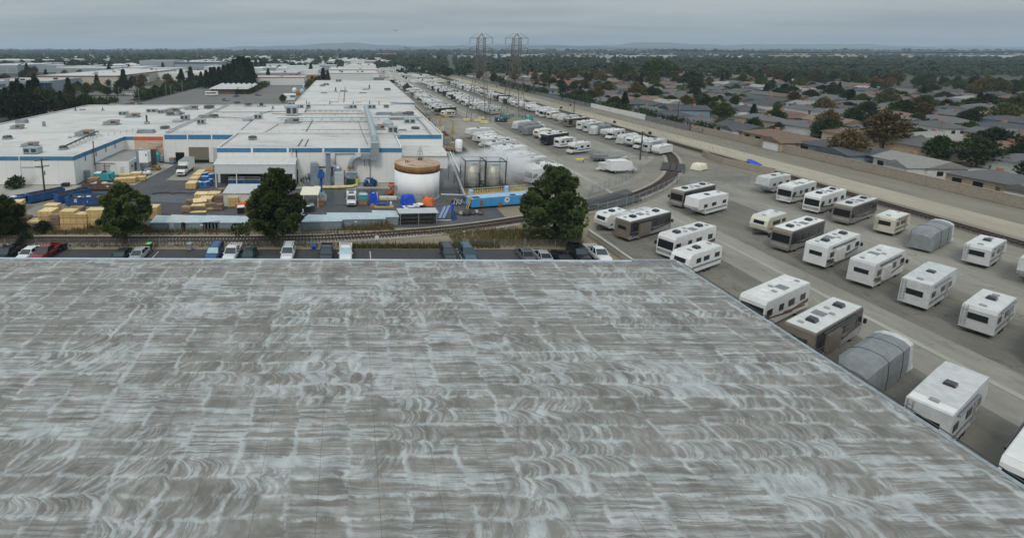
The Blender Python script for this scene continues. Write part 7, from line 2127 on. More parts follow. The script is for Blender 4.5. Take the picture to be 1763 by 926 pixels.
# left middle distance
GM = 'trees among the left business park'
for px, py, kind, h, w in ((10, 146, 'rusty', 9, 'rusty spreading tree at the left edge above the grey office'), (42, 141, 'rusty', 11, 'rusty spreading tree before the white warehouses at left'), (58, 143, 'rusty', 10, 'rusty tree right of the bigger rusty one'), (47, 130, 'conifer', 14, 'dark conifer above the rusty trees'), (60, 128, 'round', 9, 'dark tree right of the conifer above rusty trees'),
                           (87, 150, 'round', 7, 'tree against the tan warehouse front, leftmost'), (101, 150, 'small', 5, 'small tree second along the tan warehouse front'), (131, 151, 'round', 8, 'dark tree in the middle of tan warehouse front'), (140, 151, 'cypress', 7, 'narrow tree beside the dark tree at the tan warehouse'), (188, 150, 'small', 6, 'rusty-green tree near the right end of tan warehouse'),
                           (93, 158, 'round', 6, 'low round tree in the car park before tan warehouse, first'), (108, 157, 'round', 6, 'low round tree in the car park before tan warehouse, second'), (128, 159, 'round', 6, 'low round tree in the car park before tan warehouse, third'), (147, 158, 'round', 6, 'low round tree in the car park before tan warehouse, fourth'), (168, 158, 'round', 7, 'low round tree in the car park before tan warehouse, fifth'), (178, 162, 'round', 6, 'low round tree in the car park, nearest to the road'), (205, 156, 'round', 7, 'low round tree at the corner of tan warehouse'), (219, 156, 'round', 7, 'low round tree right of the tan warehouse corner'),
                           (113, 123, 'conifer', 14, 'dark conifer left in the clump before the long white roofs'), (106, 123, 'rusty', 9, 'rusty tree left of the clump before long white roofs'), (124, 124, 'wide', 13, 'dark spreading tree in the clump before long white roofs'), (135, 123, 'wide', 12, 'second dark spreading tree in the clump before white roofs'), (146, 123, 'wide', 13, 'third dark spreading tree in the clump before white roofs'), (160, 123, 'cypress', 14, 'lone cypress right of the dark clump'), (181, 124, 'cypress', 13, 'left cypress of the pair before long white roofs'), (192, 124, 'cypress', 14, 'right cypress of the pair before long white roofs'), (214, 109, 'round', 12, 'round tree standing on its own among far white roofs'), (101, 112, 'conifer', 14, 'conifer left of the clump, farther back'), (84, 113, 'cypress', 14, 'cypress between two far white warehouses'),
                           (212, 126, 'round', 8, 'green tree by the glass office left end'), (228, 125, 'round', 9, 'dark green tree before the glass office'), (277, 123, 'wide', 12, 'big dark tree against the glass office'), (305, 123, 'round', 11, 'dark round tree in the middle of glass office'), (325, 123, 'cypress', 14, 'tall dark tree right on the glass office'), (346, 123, 'round', 10, 'dark tree right end of glass office'), (358, 123, 'round', 11, 'second dark tree right end of glass office'), (374, 122, 'round', 11, 'dark tree left of the big conifer grove'),
                           (295, 134, 'cypress', 7, 'clipped dark tree before the white flat building, first'), (303, 135, 'cypress', 8, 'clipped dark tree before the white flat building, second'), (314, 135, 'cypress', 8, 'clipped dark tree before the white flat building, third'), (322, 138, 'rusty', 9, 'bare-looking rusty tree before the white flat building'), (268, 138, 'cypress', 7, 'clipped dark tree at the left of white flat building'), (285, 139, 'small', 6, 'palm-like small tree before the white flat building')):
    at_tree(kind, px, py, w, h, GM)
GG = 'dark conifer grove beside the far car park'
for i, (px, py, h) in enumerate(((347, 151, 13), (356, 153, 14), (364, 152, 17), (370, 150, 18), (378, 151, 16), (386, 150, 17), (393, 149, 18), (404, 149, 24), (412, 149, 25), (420, 148, 23), (428, 148, 25), (434, 147, 20), (416, 147, 22), (398, 148, 18), (441, 126, 18), (449, 124, 19), (456, 124, 16), (408, 146, 21), (430, 150, 12))):
    at_tree('conifer', px, py, 'dark conifer of the grove beside the far car park, %s from its left edge' % nth(sorted((347, 356, 364, 370, 378, 386, 393, 404, 412, 420, 428, 434, 416, 398, 441, 449, 456, 408, 430)).index(px) + 1), h, GG)
at_tree('conifer', 535, 131, 'lone dark conifer standing before the low white works', 14)
at_tree('round', 575, 111, 'round dark tree among white roofs, left of a taller one', 14)
at_tree('conifer', 586, 110, 'taller dark conifer among white roofs beside the round tree', 20)
at_tree('round', 563, 117, 'small tree on its own before the middle white roofs', 7)
at_tree('round', 598, 106, 'tree behind the office with square windows', 14)
at_tree('round', 627, 107, 'dark round tree above the office with square windows', 15)
at_tree('rusty', 652, 119, 'rusty bushy tree right of the office with square windows', 13)
at_tree('rusty', 700, 160, 'yellowish tree at the far corner of the rear hall', 6.5)
at_tree('small', 706, 158, 'dark bush beside the yellowish tree at the rear hall', 4)
at_tree('round', 487, 177, 'green bush-like tree left of the rear hall', 4.6, pick=0)
at_tree('round', 481, 124, 'dark tree left of the red-striped works', 9)
at_tree('bush', 27, 324, 'dark shaggy bush against the left wing wall', 2.8)
for px, py, w in ((42, 420, 'scrubby sapling on the bank behind the white car'), (75, 400, 'green bush before the lumber row'), (36, 402, 'low dark bush beside the left-edge pine')):
    at_tree('bush', px, py, w, 1.8)


GS = 'street trees of the left business park'
n_ = 0
for x0, y0, x1, y1, c in ((-135, 300, -136, 560, 16), (-160, 270, -235, 272, 6), (-150, 330, -230, 330, 7), (-150, 372, -290, 372, 9), (-300, 300, -160, 298, 9), (-170, 430, -330, 432, 10), (-140, 470, -330, 480, 11), (-118, 470, -20, 470, 8), (-20, 440, -30, 350, 4), (-340, 560, -90, 560, 13), (-420, 640, -60, 650, 16), (-300, 420, -380, 500, 7)):
    for i in range(c):
        t = (i + rng.uniform(.1, .9)) / c; n_ += 1
        kd = rng.choice(('round', 'round', 'small', 'rusty', 'conifer', 'round'))
        tree(kd, x0 + (x1 - x0) * t + rng.uniform(-3, 3), y0 + (y1 - y0) * t + rng.uniform(-3, 3), {'round': 'rounded', 'small': 'small', 'rusty': 'rusty-leaved', 'conifer': 'pointed dark'}[kd] + ' street tree in the planting strips of the left business park', {'round': 'rounded ', 'small': 'small ', 'rusty': 'rusty ', 'conifer': 'pointed '}[kd] + GS, rng.uniform(.7, 1.05))
for i, (x0, x1, y0, y1) in enumerate(((-138, -133, 300, 560), (-240, -155, 268, 276), (-232, -150, 326, 334), (-300, -150, 368, 376), (-330, -165, 426, 436), (-330, -138, 466, 480), (-118, -20, 466, 474), (-155, -140, 230, 300))):
    rect('planting_ground', x0, x1, y0, y1, -0.05, M['lawn' if i % 2 else 'plain'])


def hedge(label, x0, y0, x1, y1, h, w, m, seed, group='clipped hedges'):
    r2 = random.Random(seed); k = Kit('hedge', label, 'hedge', group); q = k.part('foliage'); st = k.part('stems')
    n = max(2, int(math.hypot(x1 - x0, y1 - y0) / (w * .55)))
    for i in range(n):
        t = (i + .5) / n; x, y = x0 + (x1 - x0) * t, y0 + (y1 - y0) * t
        for j in range(2): puff(q, (x + r2.uniform(-.3, .3) * w, y + r2.uniform(-.3, .3) * w, h * (.35 + .3 * j) + r2.uniform(-.1, .1) * h), w * .55, 60, max(.3, w * .2), M[m], r2, .5, min(1, h / w))
        if i % 2 == 0: st.cyl((x, y, 0), (x, y, h * .5), .08, M['bark'], n=5, caps=False)
    return k.finish()


hedge('clipped hedge row left of the far car park, nearer part', -129.5, 296, -129.5, 352, 4.6, 5.5, 'leaf_green', 1)
hedge('clipped hedge row left of the far car park, farther part', -129.5, 362, -129.5, 430, 4.6, 5.5, 'leaf_green', 2)
hedge('hedge strip in the middle of the far car park', -72, 352, -73, 425, 3.2, 5.0, 'leaf_green', 3)
hedge('hedge beside the road at the left behind the roof', -150, 262, -131, 262, 4.0, 5.0, 'leaf_olive', 4)
hedge('low green hedge behind the back left roof edge', -150, 286, -137, 286, 2.6, 4.0, 'leaf_green', 5)
hedge('dark hedge on the corridor wall left of the white wall', 135, 262, 134.5, 305, 4.0, 4.4, 'leaf_dark', 6)
hedge('dark hedge behind the white wall pieces', 136.5, 215, 136.5, 258, 3.4, 4.2, 'leaf_green', 7)
hedge('dark hedge along the wall behind the left pylon', 134.5, 330, 134, 420, 4.0, 5.0, 'leaf_dark', 8)
hedge('dark hedge by the tan block wall and blue house', 136, 178, 136, 208, 3.0, 3.6, 'leaf_dark', 9)
hedge('dark tree-like hedge crossing the far end of the vehicle rows', 62, 610, 128, 600, 7.0, 9.0, 'leaf_dark', 10)
hedge('rounded hedge at the right edge of the long lawn house', 166, 238, 188, 231, 2.2, 2.6, 'leaf_green', 11)


# ground cover
def blades(name, label, spots, m, n, hmin, hmax, seed):
    r2 = random.Random(seed); mb = MB(); vs, fs = [], []
    for (x0, x1, y0, y1, w) in spots:
        for i in range(int(n * w)):
            x, y = r2.uniform(x0, x1), r2.uniform(y0, y1); h = r2.uniform(hmin, hmax); a = r2.uniform(0, 3.14); d = .06 + .05 * r2.random()
            ox, oy = r2.uniform(-.3, .3) * h, r2.uniform(-.3, .3) * h; b = len(vs)
            vs += [(x - math.cos(a) * d, y - math.sin(a) * d, -.1), (x + math.cos(a) * d, y + math.sin(a) * d, -.1), (x + ox, y + oy, h)]; fs.append((b, b + 1, b + 2))
    mb.add(vs, fs, M[m]); return tag(mb.build(name), label, 'grass', kind='stuff')


blades('weeds', 'green weeds growing along the bank above the parked cars', [(-1, 17, 72.6, 73.5, 1.5), (17, 24, 72.8, 75.5, .6), (24, 33, 75, 79.5, .9)], 'weed', 1400, .2, .8, 1)
blades('dry_grass', 'dry brown grass standing along the containers and spur', [(-48, -27, 79.4, 80.8, 1.2), (-27, -18, 79.4, 80.6, .8), (-6, 8, 80.5, 82.4, 1.6), (8, 16, 83.5, 85, .5), (-60, 36, 73.2, 74.6, 1.0), (-66, -45, 78.8, 79.8, .7), (22, 38, 74, 81, 1.6), (-60, 36, 78.4, 79.6, .8), (17, 34, 76, 80, .8)], 'dry_grass', 1500, .15, .9, 2)
blades('tall_grass', 'tall olive weeds against the container backs', [(-4, 7, 81.6, 82.6, 1.4), (-46, -40, 80.2, 81.0, .7), (-38, -27, 80.0, 80.9, .6)], 'weed', 700, .7, 1.7, 3)
blades('scrub', 'low dry scrub dotting the rail corridor dirt', [(113, 131, 140, 300, 1.0)], 'dry_grass', 900, .1, .5, 4)
for i, (px, py) in enumerate(((1119, 231), (1058, 212), (982, 182), (966, 187), (905, 158), (855, 150), (796, 137))):
    x, y = G(px, py); tree('bush', x, y, 'low dark shrub on the corridor dirt, %s from the right' % nth(i + 1), 'shrubs on the rail corridor', .35)


# ------------------------------------------------------------------ houses beyond the rail corridor
def house(wall='white', tiles='grey', w=14, d=9, hip=True, merged=False, wing=True):
    k = Kit('house', 'x', 'house', None, merged)
    a, b, h = w / 2, d / 2, 2.9
    k.part('wall').box(-a, a, -b, b, 0, h, M['stucco_' + wall])
    T = M['tiles_' + tiles]; e = .55; rh = 1.7
    r = k.part('roof')
    A = [(-a - e, -b - e, h), (a + e, -b - e, h), (a + e, b + e, h), (-a - e, b + e, h)]
    ins = b + e if hip else 0
    rg = [(-a - e + ins * .95, 0, h + rh), (a + e - ins * .95, 0, h + rh)]
    r.add(A + rg, [(0, 1, 5, 4), (1, 2, 5), (2, 3, 4, 5), (3, 0, 4), (0, 3, 2, 1)], T)
    if wing:
        x0, x1, y0 = a - 5.6, a - .2, -b - 4.2
        k.part('wing_wall').box(x0, x1, y0, -b, 0, h - .15, M['stucco_' + wall])
        wr = k.part('wing_roof'); xm = (x0 + x1) / 2
        wr.add([(x0 - .4, y0 - .4, h - .1), (x1 + .4, y0 - .4, h - .1), (x1 + .4, 0, h - .1), (x0 - .4, 0, h - .1), (xm, y0 - .4, h + 1.4), (xm, 0, h + 1.4)], [(0, 4, 5, 3), (1, 2, 5, 4), (0, 1, 4)], T)
        k.part('garage_door').box(x0 + .6, x1 - .6, y0 - .05, y0, 0, 2.2, M['white_paint'])
    for x in (-a + 2, -a + 5.5): k.part('window').box(x - .8, x + .8, -b - .05, -b, 1.0, 2.2, M['glass'])
    k.part('door').box(-.2, .8, -b - .05, -b, 0, 2.1, M['rust_dark'])
    for y in (-1.5, 1.8):
        for s in (-1, 1): k.part('side_window').box(min(s * a, s * (a + .05)), max(s * a, s * (a + .05)), y - .7, y + .7, 1.0, 2.1, M['glass'])
    k.part('chimney').box(-a * .45, -a * .45 + .8, .6, 1.4, h + .4, h + 2.3, M['brick_red'])
    return k.finish()


HK = [('white', 'grey'), ('cream', 'tan'), ('tan', 'brown'), ('blue', 'dark'), ('white', 'dark'), ('cream', 'terracotta'), ('white', 'pale'), ('yellow', 'terracotta'), ('tan', 'grey')]
HW = {'white': 'white', 'cream': 'cream', 'tan': 'tan', 'blue': 'blue-grey', 'yellow': 'yellow'}
RW = {'grey': 'grey', 'dark': 'dark', 'tan': 'tan', 'terracotta': 'orange', 'brown': 'brown', 'pale': 'pale'}
HF, HL = {}, {}
taken = []


def put_house(i, hip, x, y, rz, label, group='houses beyond the rail corridor', low=False, scale=None):
    T = HL if low else HF; key = (i, hip)
    if key not in T: T[key] = [house(*HK[i], hip=hip, merged=low, w=13 + (i % 3) * 2), False]
    src, used = T[key]; taken.append((x, y))
    if not used:
        T[key][1] = True; src.location = (x, y, 0); src.rotation_euler = (0, 0, rz); tag(src, label, 'house', group)
        if scale: src.scale = scale
        return src
    return dup(src, (x, y, 0), rz, label, group, scale)


for px, py, i, hip, rz, sc, w in ((1165, 175, 0, False, 8, (1.5, 1, 1), 'long white house with grey gable roof behind a strip of lawn'), (1102, 187, 3, True, -10, (1.5, 1.3, 1), 'wide house with dark roof right behind the white wall'), (1062, 178, 1, True, 6, None, 'cream house with tan roof left of the wide dark roof'),
                              (1048, 175, 8, True, 3, None, 'tan house with grey roof beside the cream one'), (1070, 158, 2, True, -4, (1.3, 1.2, 1), 'tan house with broad brown roof in the second row'), (982, 148, 7, False, 0, (1.4, 1, 1), 'yellow house with orange roof and white sheet in front'), (1178, 199, 3, False, 170, (1.3, 1.1, 1.1), 'blue-grey gabled house behind the block wall'),
                              (1117, 167, 4, True, 12, None, 'white house with dark roof left of the long lawn house'), (995, 131, 5, False, 0, (2.6, 1, 1), 'long low cream house row with orange roof'), (1150, 158, 8, True, -6, None, 'tan house with grey roof above the long lawn house'), (1010, 165, 0, True, 10, None, 'white house with grey roof near the corridor hedge'), (985, 165, 4, True, -5, None, 'white dark-roofed house beside the corridor hedge'),
                              (940, 143, 1, True, 5, None, 'cream house with tan roof behind the right pylon'), (915, 131, 5, False, 0, (2.2, 1, 1), 'long cream house with orange roof behind the right pylon'), (905, 139, 6, True, 0, None, 'white house with pale roof near the right pylon'), (835, 132, 0, True, 4, None, 'white house with grey roof behind the left pylon'), (870, 135, 8, True, 0, None, 'tan house with grey roof between the two pylons')):
    x, y = G(px, py); put_house(i, hip, x, y, R(rz), w, scale=sc)
sheet('lawn_ground', [G(1150, 178), G(1182, 178), G(1190, 181), G(1148, 181)], -0.06, M['lawn'])
streets = []
for sx in (158, 206, 254, 302, 350, 398, 446, 494, 542):
    rect('residential_road', sx - 4, sx + 4, 70, 640, -0.07, M['asphalt_far'])
drv = MB()
row_n = {}
for sx in (158, 206, 254, 302, 350, 398):
    for side in (-1, 1):
        y = 95 + rng.uniform(0, 8)
        while y < 640:
            x = sx + side * 14 + rng.uniform(-1.5, 1.5)
            px = 600 + FPX * x / max(1, y * math.cos(PITCH) + CAM_H * math.sin(PITCH))
            ok = x > 142 and px < 1800 and px > 640 and all((x - a) ** 2 + (y - b) ** 2 > 15 ** 2 for a, b in taken)
            if ok and not (y > 330 and rng.random() < .25):
                i = rng.choice((0, 0, 4, 4, 8, 3, 2, 1, 6, 8, 0)); hip = rng.random() < .65
                key = (sx, side); row_n[key] = row_n.get(key, 0) + 1
                lab = '%s house with %s roof, %s from the front of the %s row from the corridor' % (HW[HK[i][0]], RW[HK[i][1]], nth(row_n[key]), nth(1 + (sx - 158) // 48 * 2 + (side > 0)))
                drv.box(min(x, sx), max(x, sx), y + 2.2 * side, y + 2.2 * side + 3.2, -.14, -.05, M['conc_ground'])
                put_house(i, hip, x, y, R(90 * side + rng.uniform(-6, 6)), lab, low=y > 230)
            y += rng.uniform(17.5, 21)

tag(drv.build('driveway_paving'), kind='structure')
cs = {}
for c in ('white', 'silver', 'charcoal', 'blue', 'red'): cs[c] = make_car('sedan' if c != 'charcoal' else 'suv', c, 'x', group='cars in the residential streets').finish()
for si, sx in enumerate((158, 206, 254)):
    y, n = 112.0 + si * 34, 0
    while y < 330:
        n += 1; c = rng.choice(list(cs)); s = rng.choice((-1, 1))
        dup(cs[c], (sx + s * rng.choice((3.0, 8.5)), y, -.06), R(90 * s if rng.random() < .6 else 0), '%s car by the %s residential street from the corridor, %s from its near end' % (c, nth(si + 1), nth(n)))
        y += rng.uniform(8, 26)
for o in cs.values(): drop(o)

# trees of the housing blocks
GT = 'garden trees beyond the rail corridor'
for px, py, kind, h, w in ((1072, 139, 'wide', 17, 'big dark spreading tree left of the largest one'), (1128, 139, 'wide', 22, 'largest dark spreading tree above the houses'), (1142, 137, 'wide', 20, 'dark spreading tree joined to the right of the largest'), (1116, 145, 'cypress', 11, 'dark column-like tree at the left foot of the largest tree'), (1088, 144, 'round', 11, 'bright green round tree below the big dark one'), (1032, 146, 'rusty', 12, 'rusty tall tree left of the bright green round one'), (1067, 136, 'round', 12, 'green tree at the left foot of the big dark one'),
                           (937, 146, 'round', 10, 'dark round tree near the right pylon foot'), (1101, 160, 'round', 7, 'green tree above the dark wide roof'), (1125, 154, 'round', 8, 'green tree left of the tan house above the lawn'), (1163, 148, 'round', 9, 'dark tree right of the pale roofs'), (1190, 150, 'wide', 13, 'olive spreading tree at the right picture edge'), (1195, 160, 'round', 10, 'dark tree low at the right picture edge'), (1085, 179, 'small', 5, 'small tree on the dark wide roof edge'), (1130, 170, 'round', 6, 'dark tree left of the long lawn house'), (1195, 178, 'cypress', 7, 'dark narrow tree right of the long lawn house'),
                           (990, 172, 'round', 6, 'dark tree in the corridor hedge'), (1027, 178, 'round', 6, 'dark tree left of the cream house'), (1045, 181, 'small', 5, 'small green tree behind the white wall'), (788, 130, 'round', 9, 'round dark tree left of the left pylon'), (770, 133, 'wide', 11, 'dark spreading tree at the corridor end'), (762, 124, 'round', 9, 'dark tree behind the corridor end'), (850, 143, 'round', 8, 'green tree between the pylons')):
    at_tree(kind, px, py, w, h, GT)
cnt = 0
for t in range(14000):
    if cnt >= 560: break
    y = 110 + 560 * rng.random() ** .85; x = rng.uniform(138, min(1.42 * y + 30, 560))
    if any((x - a) ** 2 + (y - b) ** 2 < (6.8 if y < 260 else 5.4) ** 2 for a, b in taken): continue
    if min(abs(x - s) for s in (158, 206, 254, 302, 350, 398)) < 6: continue
    taken.append((x, y)); cnt += 1
    kd = rng.choice(('round', 'round', 'wide', 'small', 'wide', 'conifer', 'round', 'small', 'rusty', 'round'))
    wd = {'round': 'rounded broadleaf', 'small': 'small', 'wide': 'spreading', 'conifer': 'pointed', 'rusty': 'rusty-leaved'}[kd]
    tree(kd, x, y, '%s garden tree among the close-set houses beyond the rail corridor' % wd, '%s garden trees beyond the rail corridor' % wd, rng.uniform(.65, 1.2) * (.55 if kd == 'wide' else (.6 if kd == 'conifer' else 1)))


# ------------------------------------------------------------------ business park at the left, works beyond the rear hall
def shed_building(label, x0, x1, y0, d, h, wall, roof, features=(), rz=0.0, name='warehouse_building', cat='warehouse', group='warehouses of the business park'):
    k = Kit(name, label, cat, group); w = x1 - x0
    shell(k, [(-w / 2, 0), (w / 2, 0), (w / 2, d), (-w / 2, d)], h, M[wall], M[roof], .5, .4)
    for f in features:
        if f[0] == 'band': k.part('painted_band').box(-w / 2 - .08, w / 2 + .08, -.1, -.01, h - f[2], h - .1, M[f[1]]); k.part('painted_band').box(w / 2 + .01, w / 2 + .1, 0, d, h - f[2], h - .1, M[f[1]]); k.part('painted_band').box(-w / 2 - .1, -w / 2 - .01, 0, d, h - f[2], h - .1, M[f[1]])
        if f[0] == 'windows':
            n, z0, z1, m = f[1:5]; ww = w / n
            for i in range(n): k.part('window').box(-w / 2 + ww * (i + .14), -w / 2 + ww * (i + .86), -.06, -.01, z0, z1, M[m])
        if f[0] == 'doors':
            n = f[1]; ww = w / n
            for i in range(n): k.part('dock_door').box(-w / 2 + ww * (i + .3), -w / 2 + ww * (i + .7), -.05, -.01, 0, 3.6, M[f[2]])
        if f[0] == 'units':
            r2 = random.Random(int(x0 * 7 + y0))
            for i in range(f[1]):
                ux, uy = r2.uniform(-w * .42, w * .42), r2.uniform(d * .1, d * .9); k.part('roof_unit').box(ux - 1.2, ux + 1.2, uy - 1, uy + 1, h - .5, h + .8, M[r2.choice(('grey_metal', 'dark_metal', 'galvanised'))])
    return k.finish((( x0 + x1) / 2, y0, 0), rz)


def pix_building(label, px0, px1, py, d, h, wall, roof, features=(), rz=0.0, **kw):
    x0, y0 = G(px0, py); x1, _ = G(px1, py)
    return shed_building(label, x0, x1, y0, d, h, wall, roof, features, rz, **kw)


pix_building('grey office with blue glass corner at the left edge', -40, 86, 163, 42, 9.5, 'office_wall', 'roof_grey', (('windows', 7, 1.2, 3.6, 'dark_void'), ('windows', 7, 5.0, 7.4, 'office_glass'), ('units', 6)), name='office_building', cat='office')
k = Kit('glass_entrance', 'blue glazed entrance block at the right end of the grey office', 'entrance')
x, y = G(80, 163); k.part('glass_block').box(-4.5, 4.5, -1.2, -.1, 0, 8.2, M['navy']); k.part('mullions').box(-.2, .2, -1.3, -1.2, 0, 8.2, M['office_wall']); k.part('canopy').box(-5, 5, -2.2, -1.2, 8.2, 8.6, M['office_wall']); k.finish((x, y, 0))
pix_building('long white warehouse with brown roof band behind the round trees', 62, 203, 150, 150, 9.5, 'tan_wall', 'roof_white', (('band', 'brown_band', 1.2), ('units', 9), ('doors', 6, 'building_white')))
pix_building('dark glazed link block at the right end of brown-banded warehouse', 208, 234, 146, 30, 8.5, 'building_white', 'roof_grey', (('windows', 4, 1, 3, 'glass'), ('band', 'office_glass', 2.6)), name='office_building', cat='office')
pix_building('white warehouse above the rusty trees at the left edge', -60, 31, 127, 130, 11, 'office_wall', 'roof_white', (('units', 5), ('windows', 5, 2, 7, 'container_grey')))
pix_building('white warehouse left of the dark clump of trees', 64, 106, 125, 100, 10, 'office_wall', 'roof_white', (('units', 4),))
pix_building('long pale warehouse behind the pair of cypresses', 150, 248, 124, 160, 9, 'building_white', 'roof_white', (('units', 9), ('band', 'dark_metal', .8)))
pix_building('pale blue-grey office with tall glazing behind big dark trees', 241, 300, 124, 45, 16, 'office_wall', 'roof_grey', (('windows', 9, 2, 6, 'container_grey'), ('windows', 9, 8, 13, 'office_wall')), name='office_building', cat='office')
pix_building('right wing of the pale blue-grey office', 301, 376, 124, 60, 14, 'office_wall', 'roof_white', (('windows', 12, 2, 6, 'container_grey'), ('band', 'office_glass', 3.0)), name='office_building', cat='office')
pix_building('low white building with clipped dark trees in front', 232, 358, 139, 60, 8.0, 'building_white', 'roof_white', (('units', 6), ('windows', 11, 1, 3.2, 'container_grey')))
pix_building('white warehouse with a brown roof band left of the conifer grove', 338, 402, 114, 240, 12, 'building_white', 'roof_white', (('band', 'brown_band', 2.4), ('units', 5)))
pix_building('white works with red stripe beyond the far car park', 436, 524, 147, 30, 7.2, 'building_white', 'roof_grey', (('band', 'red_band', .9), ('units', 3)))
pix_building('grey-walled low works behind the red-striped one', 437, 512, 137, 50, 7, 'container_grey', 'roof_white', (('units', 4),))
pix_building('grey works with dark eaves left of the lone conifer', 436, 512, 128, 100, 8, 'office_wall', 'roof_white', (('units', 5), ('band', 'dark_metal', .6)))
pix_building('brown timber works behind the lone conifer', 520, 566, 137, 40, 5, 'crate_brown', 'roof_grey', (('doors', 4, 'dark_void'),))
pix_building('plain white hall directly behind the rear hall', 562, 652, 139, 60, 7.6, 'building_white', 'roof_white', (('units', 4), ('band', 'dark_metal', .5)))
pix_building('second white hall behind the plain white hall', 566, 652, 131, 90, 8, 'tan_wall', 'roof_white', (('units', 3),))
pix_building('white office with a row of square blue windows', 592, 647, 127.5, 70, 11.5, 'building_white', 'roof_white', (('windows', 6, 1.5, 5.5, 'office_glass'), ('units', 8)), name='office_building', cat='office')
pix_building('stepped white hall behind the office with square windows', 604, 628, 118, 160, 14, 'building_white', 'roof_white', (('doors', 4, 'container_grey'), ('units', 6)))
pix_building('long white hall left of the stepped white hall', 542, 602, 113, 200, 10, 'building_white', 'roof_white', (('units', 10),))
pix_building('white hall with brown fascia among far roofs', 513, 540, 112, 120, 9, 'building_white', 'roof_white', (('units', 3),))
pix_building('rust-red flat block standing out on the horizon plain', 648, 690, 100.5, 90, 17, 'brick_red', 'roof_grey', (('units', 3), ('windows', 10, 6, 10, 'brown_band')), name='office_building', cat='office block')
pix_building('grey low works with pale roof left of the far halls', 480, 520, 118, 130, 8, 'office_wall', 'roof_white', (('units', 6),))
# canopy building in the far car park
k = Kit('pavilion', 'vine-covered pavilion with white tented roof in the far car park', 'pavilion')
x0, y0 = G(363, 162); x1, _ = G(432, 162)
k.part('wall').box(x0, x1 - 4, y0, y0 + 30, 0, 3.4, M['brown_band']); q = k.part('tented_roof')
n = 7
for i in range(n):
    a, b = x0 - 1 + (x1 - x0) * i / n, x0 - 1 + (x1 - x0) * (i + 1) / n; m_ = (a + b) / 2
    q.add([(a, y0 - 2, 3.5), (b, y0 - 2, 3.5), (b, y0 + 32, 4.4), (a, y0 + 32, 4.4), (m_, y0 - 1.5, 4.7), (m_, y0 + 31, 5.8)], [(0, 1, 4), (0, 4, 5, 3), (1, 2, 5, 4), (2, 3, 5)], M['canopy_roof'])
k.part('doorway').box((x0 + x1) / 2 + 3, (x0 + x1) / 2 + 6, y0 - .1, y0 - .01, 0, 2.6, M['dark_void'])
v = k.part('vines'); r2 = random.Random(2)
for i in range(24): puff(v, (r2.uniform(x0 + 18, x1), y0 - .5, r2.uniform(.5, 3.2)), 1.5, 40, .5, M['leaf_red'], r2)
k.finish()
k = Kit('bus', 'small white bus left of the vine-covered pavilion', 'bus')
k.part('body').prof([(-4.2, .5), (4.0, .5), (4.2, 1.2), (4.0, 2.9), (-4.2, 2.9)], -1.2, 1.2, M['white_paint'], .03); k.part('side_window').box(-3.6, 3.2, -1.23, -1.2, 1.5, 2.3, M['glass']); k.part('windscreen').box(4.0, 4.12, -1, 1, 1.4, 2.4, M['glass'])
wheels(k, (-2.6, 2.6), 1.15, .42, .26); k.finish((*G(365, 165), 0), R(3))
for px, py, p_, w in ((406, 167, 'blue', 'blue car crossing the far car park'), (388, 173.5, 'teal', 'dark teal car in the far car park nearest the factory'), (424, 159.5, 'black', 'black car under the vine-covered pavilion'), (444, 165, 'charcoal', 'small dark car by the hedge strip'), (223, 164, 'silver', 'silver car parked by the left road'), (217, 163, 'white', 'white car parked by the left road, second'),
                      (131, 163, 'black', 'black car in the car park before the tan warehouse'), (89, 172, 'grey', 'grey car in the office car park'), (231, 180.5, 'grey', 'grey car behind the back edge of left roof'), (242, 183, 'black', 'black car right of the grey car at left roof edge')):
    make_car('sedan', p_, w, group='cars in the far car parks').finish((*G(px, py), 0), R(rng.choice((0, 180)) + rng.uniform(-8, 8)))
k = Kit('trailer_truck', 'long white articulated trailer passing behind the left roof', 'truck')
k.part('trailer_box').box(-8, 6, -1.25, 1.25, 1.0, 3.9, M['white_paint']); k.part('side_panel').box(0, 5.5, -1.28, -1.255, 1.6, 3.2, M['dark_metal']); k.part('cab').prof([(6.4, .6), (9, .6), (9, 1.8), (8.3, 3.0), (6.4, 3.2)], -1.2, 1.2, M['white_paint'], .05); wheels(k, (-6, -4.8, 5, 8), 1.2, .48, .3); k.finish((*G(345, 187, 0)[:1], 222, 0), R(2))
for i, (px, py, m, w) in enumerate(((525, 152, 'container_top', 'pale green yard tank left of the rear hall'), (507, 158, 'white_paint', 'white dome beside the rear hall'), (513, 164, 'rust', 'rusty machine left of the rear hall'), (520, 160, 'container_top', 'pale machine beside the rusty one at rear hall'), (500, 172, 'duct_blue', 'blue-roofed hut left of the rear hall corner'))):
    k = Kit('yard_machine', w, 'machine', 'machines left of the rear hall')
    if i == 4: k.part('wall').box(-4.5, 3, -1.5, 4, 0, 3.0, M['wall_white']); k.part('roof').add([(-4.7, -1.7, 3.0), (3.2, -1.7, 3.0), (3.2, 4.2, 3.6), (-4.7, 4.2, 3.6)], [(0, 1, 2, 3)], M['building_white']); k.part('blue_board').box(0, 3.1, -1.6, -1.5, 1.6, 3.0, M['band_blue'])
    else: k.part('body').lathe(0, 0, [(1.7, 0), (1.8, 1.6), (1.2, 2.6), (.2, 3.0)], M[m], 14); k.part('pipe').tube([(1, 0, 0), (1, 0, 3.4), (3, 0, 3.4)], .15, M['grey_metal'], 6)
    k.finish((*G(px, py), 0))
pix_building('pale low yard building right of the far hall corner', 645, 668, 141, 40, 4, 'grey_wall', 'annex_roof', ())

# far plain: roofs and woods that read as one mass
import numpy as np
nr = np.random.default_rng(5)


def mass(name, label, cat, vs, fs, mats, mi):
    me = bpy.data.meshes.new(name); me.from_pydata(vs, [], fs)
    for m in mats: me.materials.append(M[m])
    me.polygons.foreach_set('material_index', mi); me.update()
    o = bpy.data.objects.new(name, me); col.objects.link(o); return tag(o, label, cat, kind='stuff')


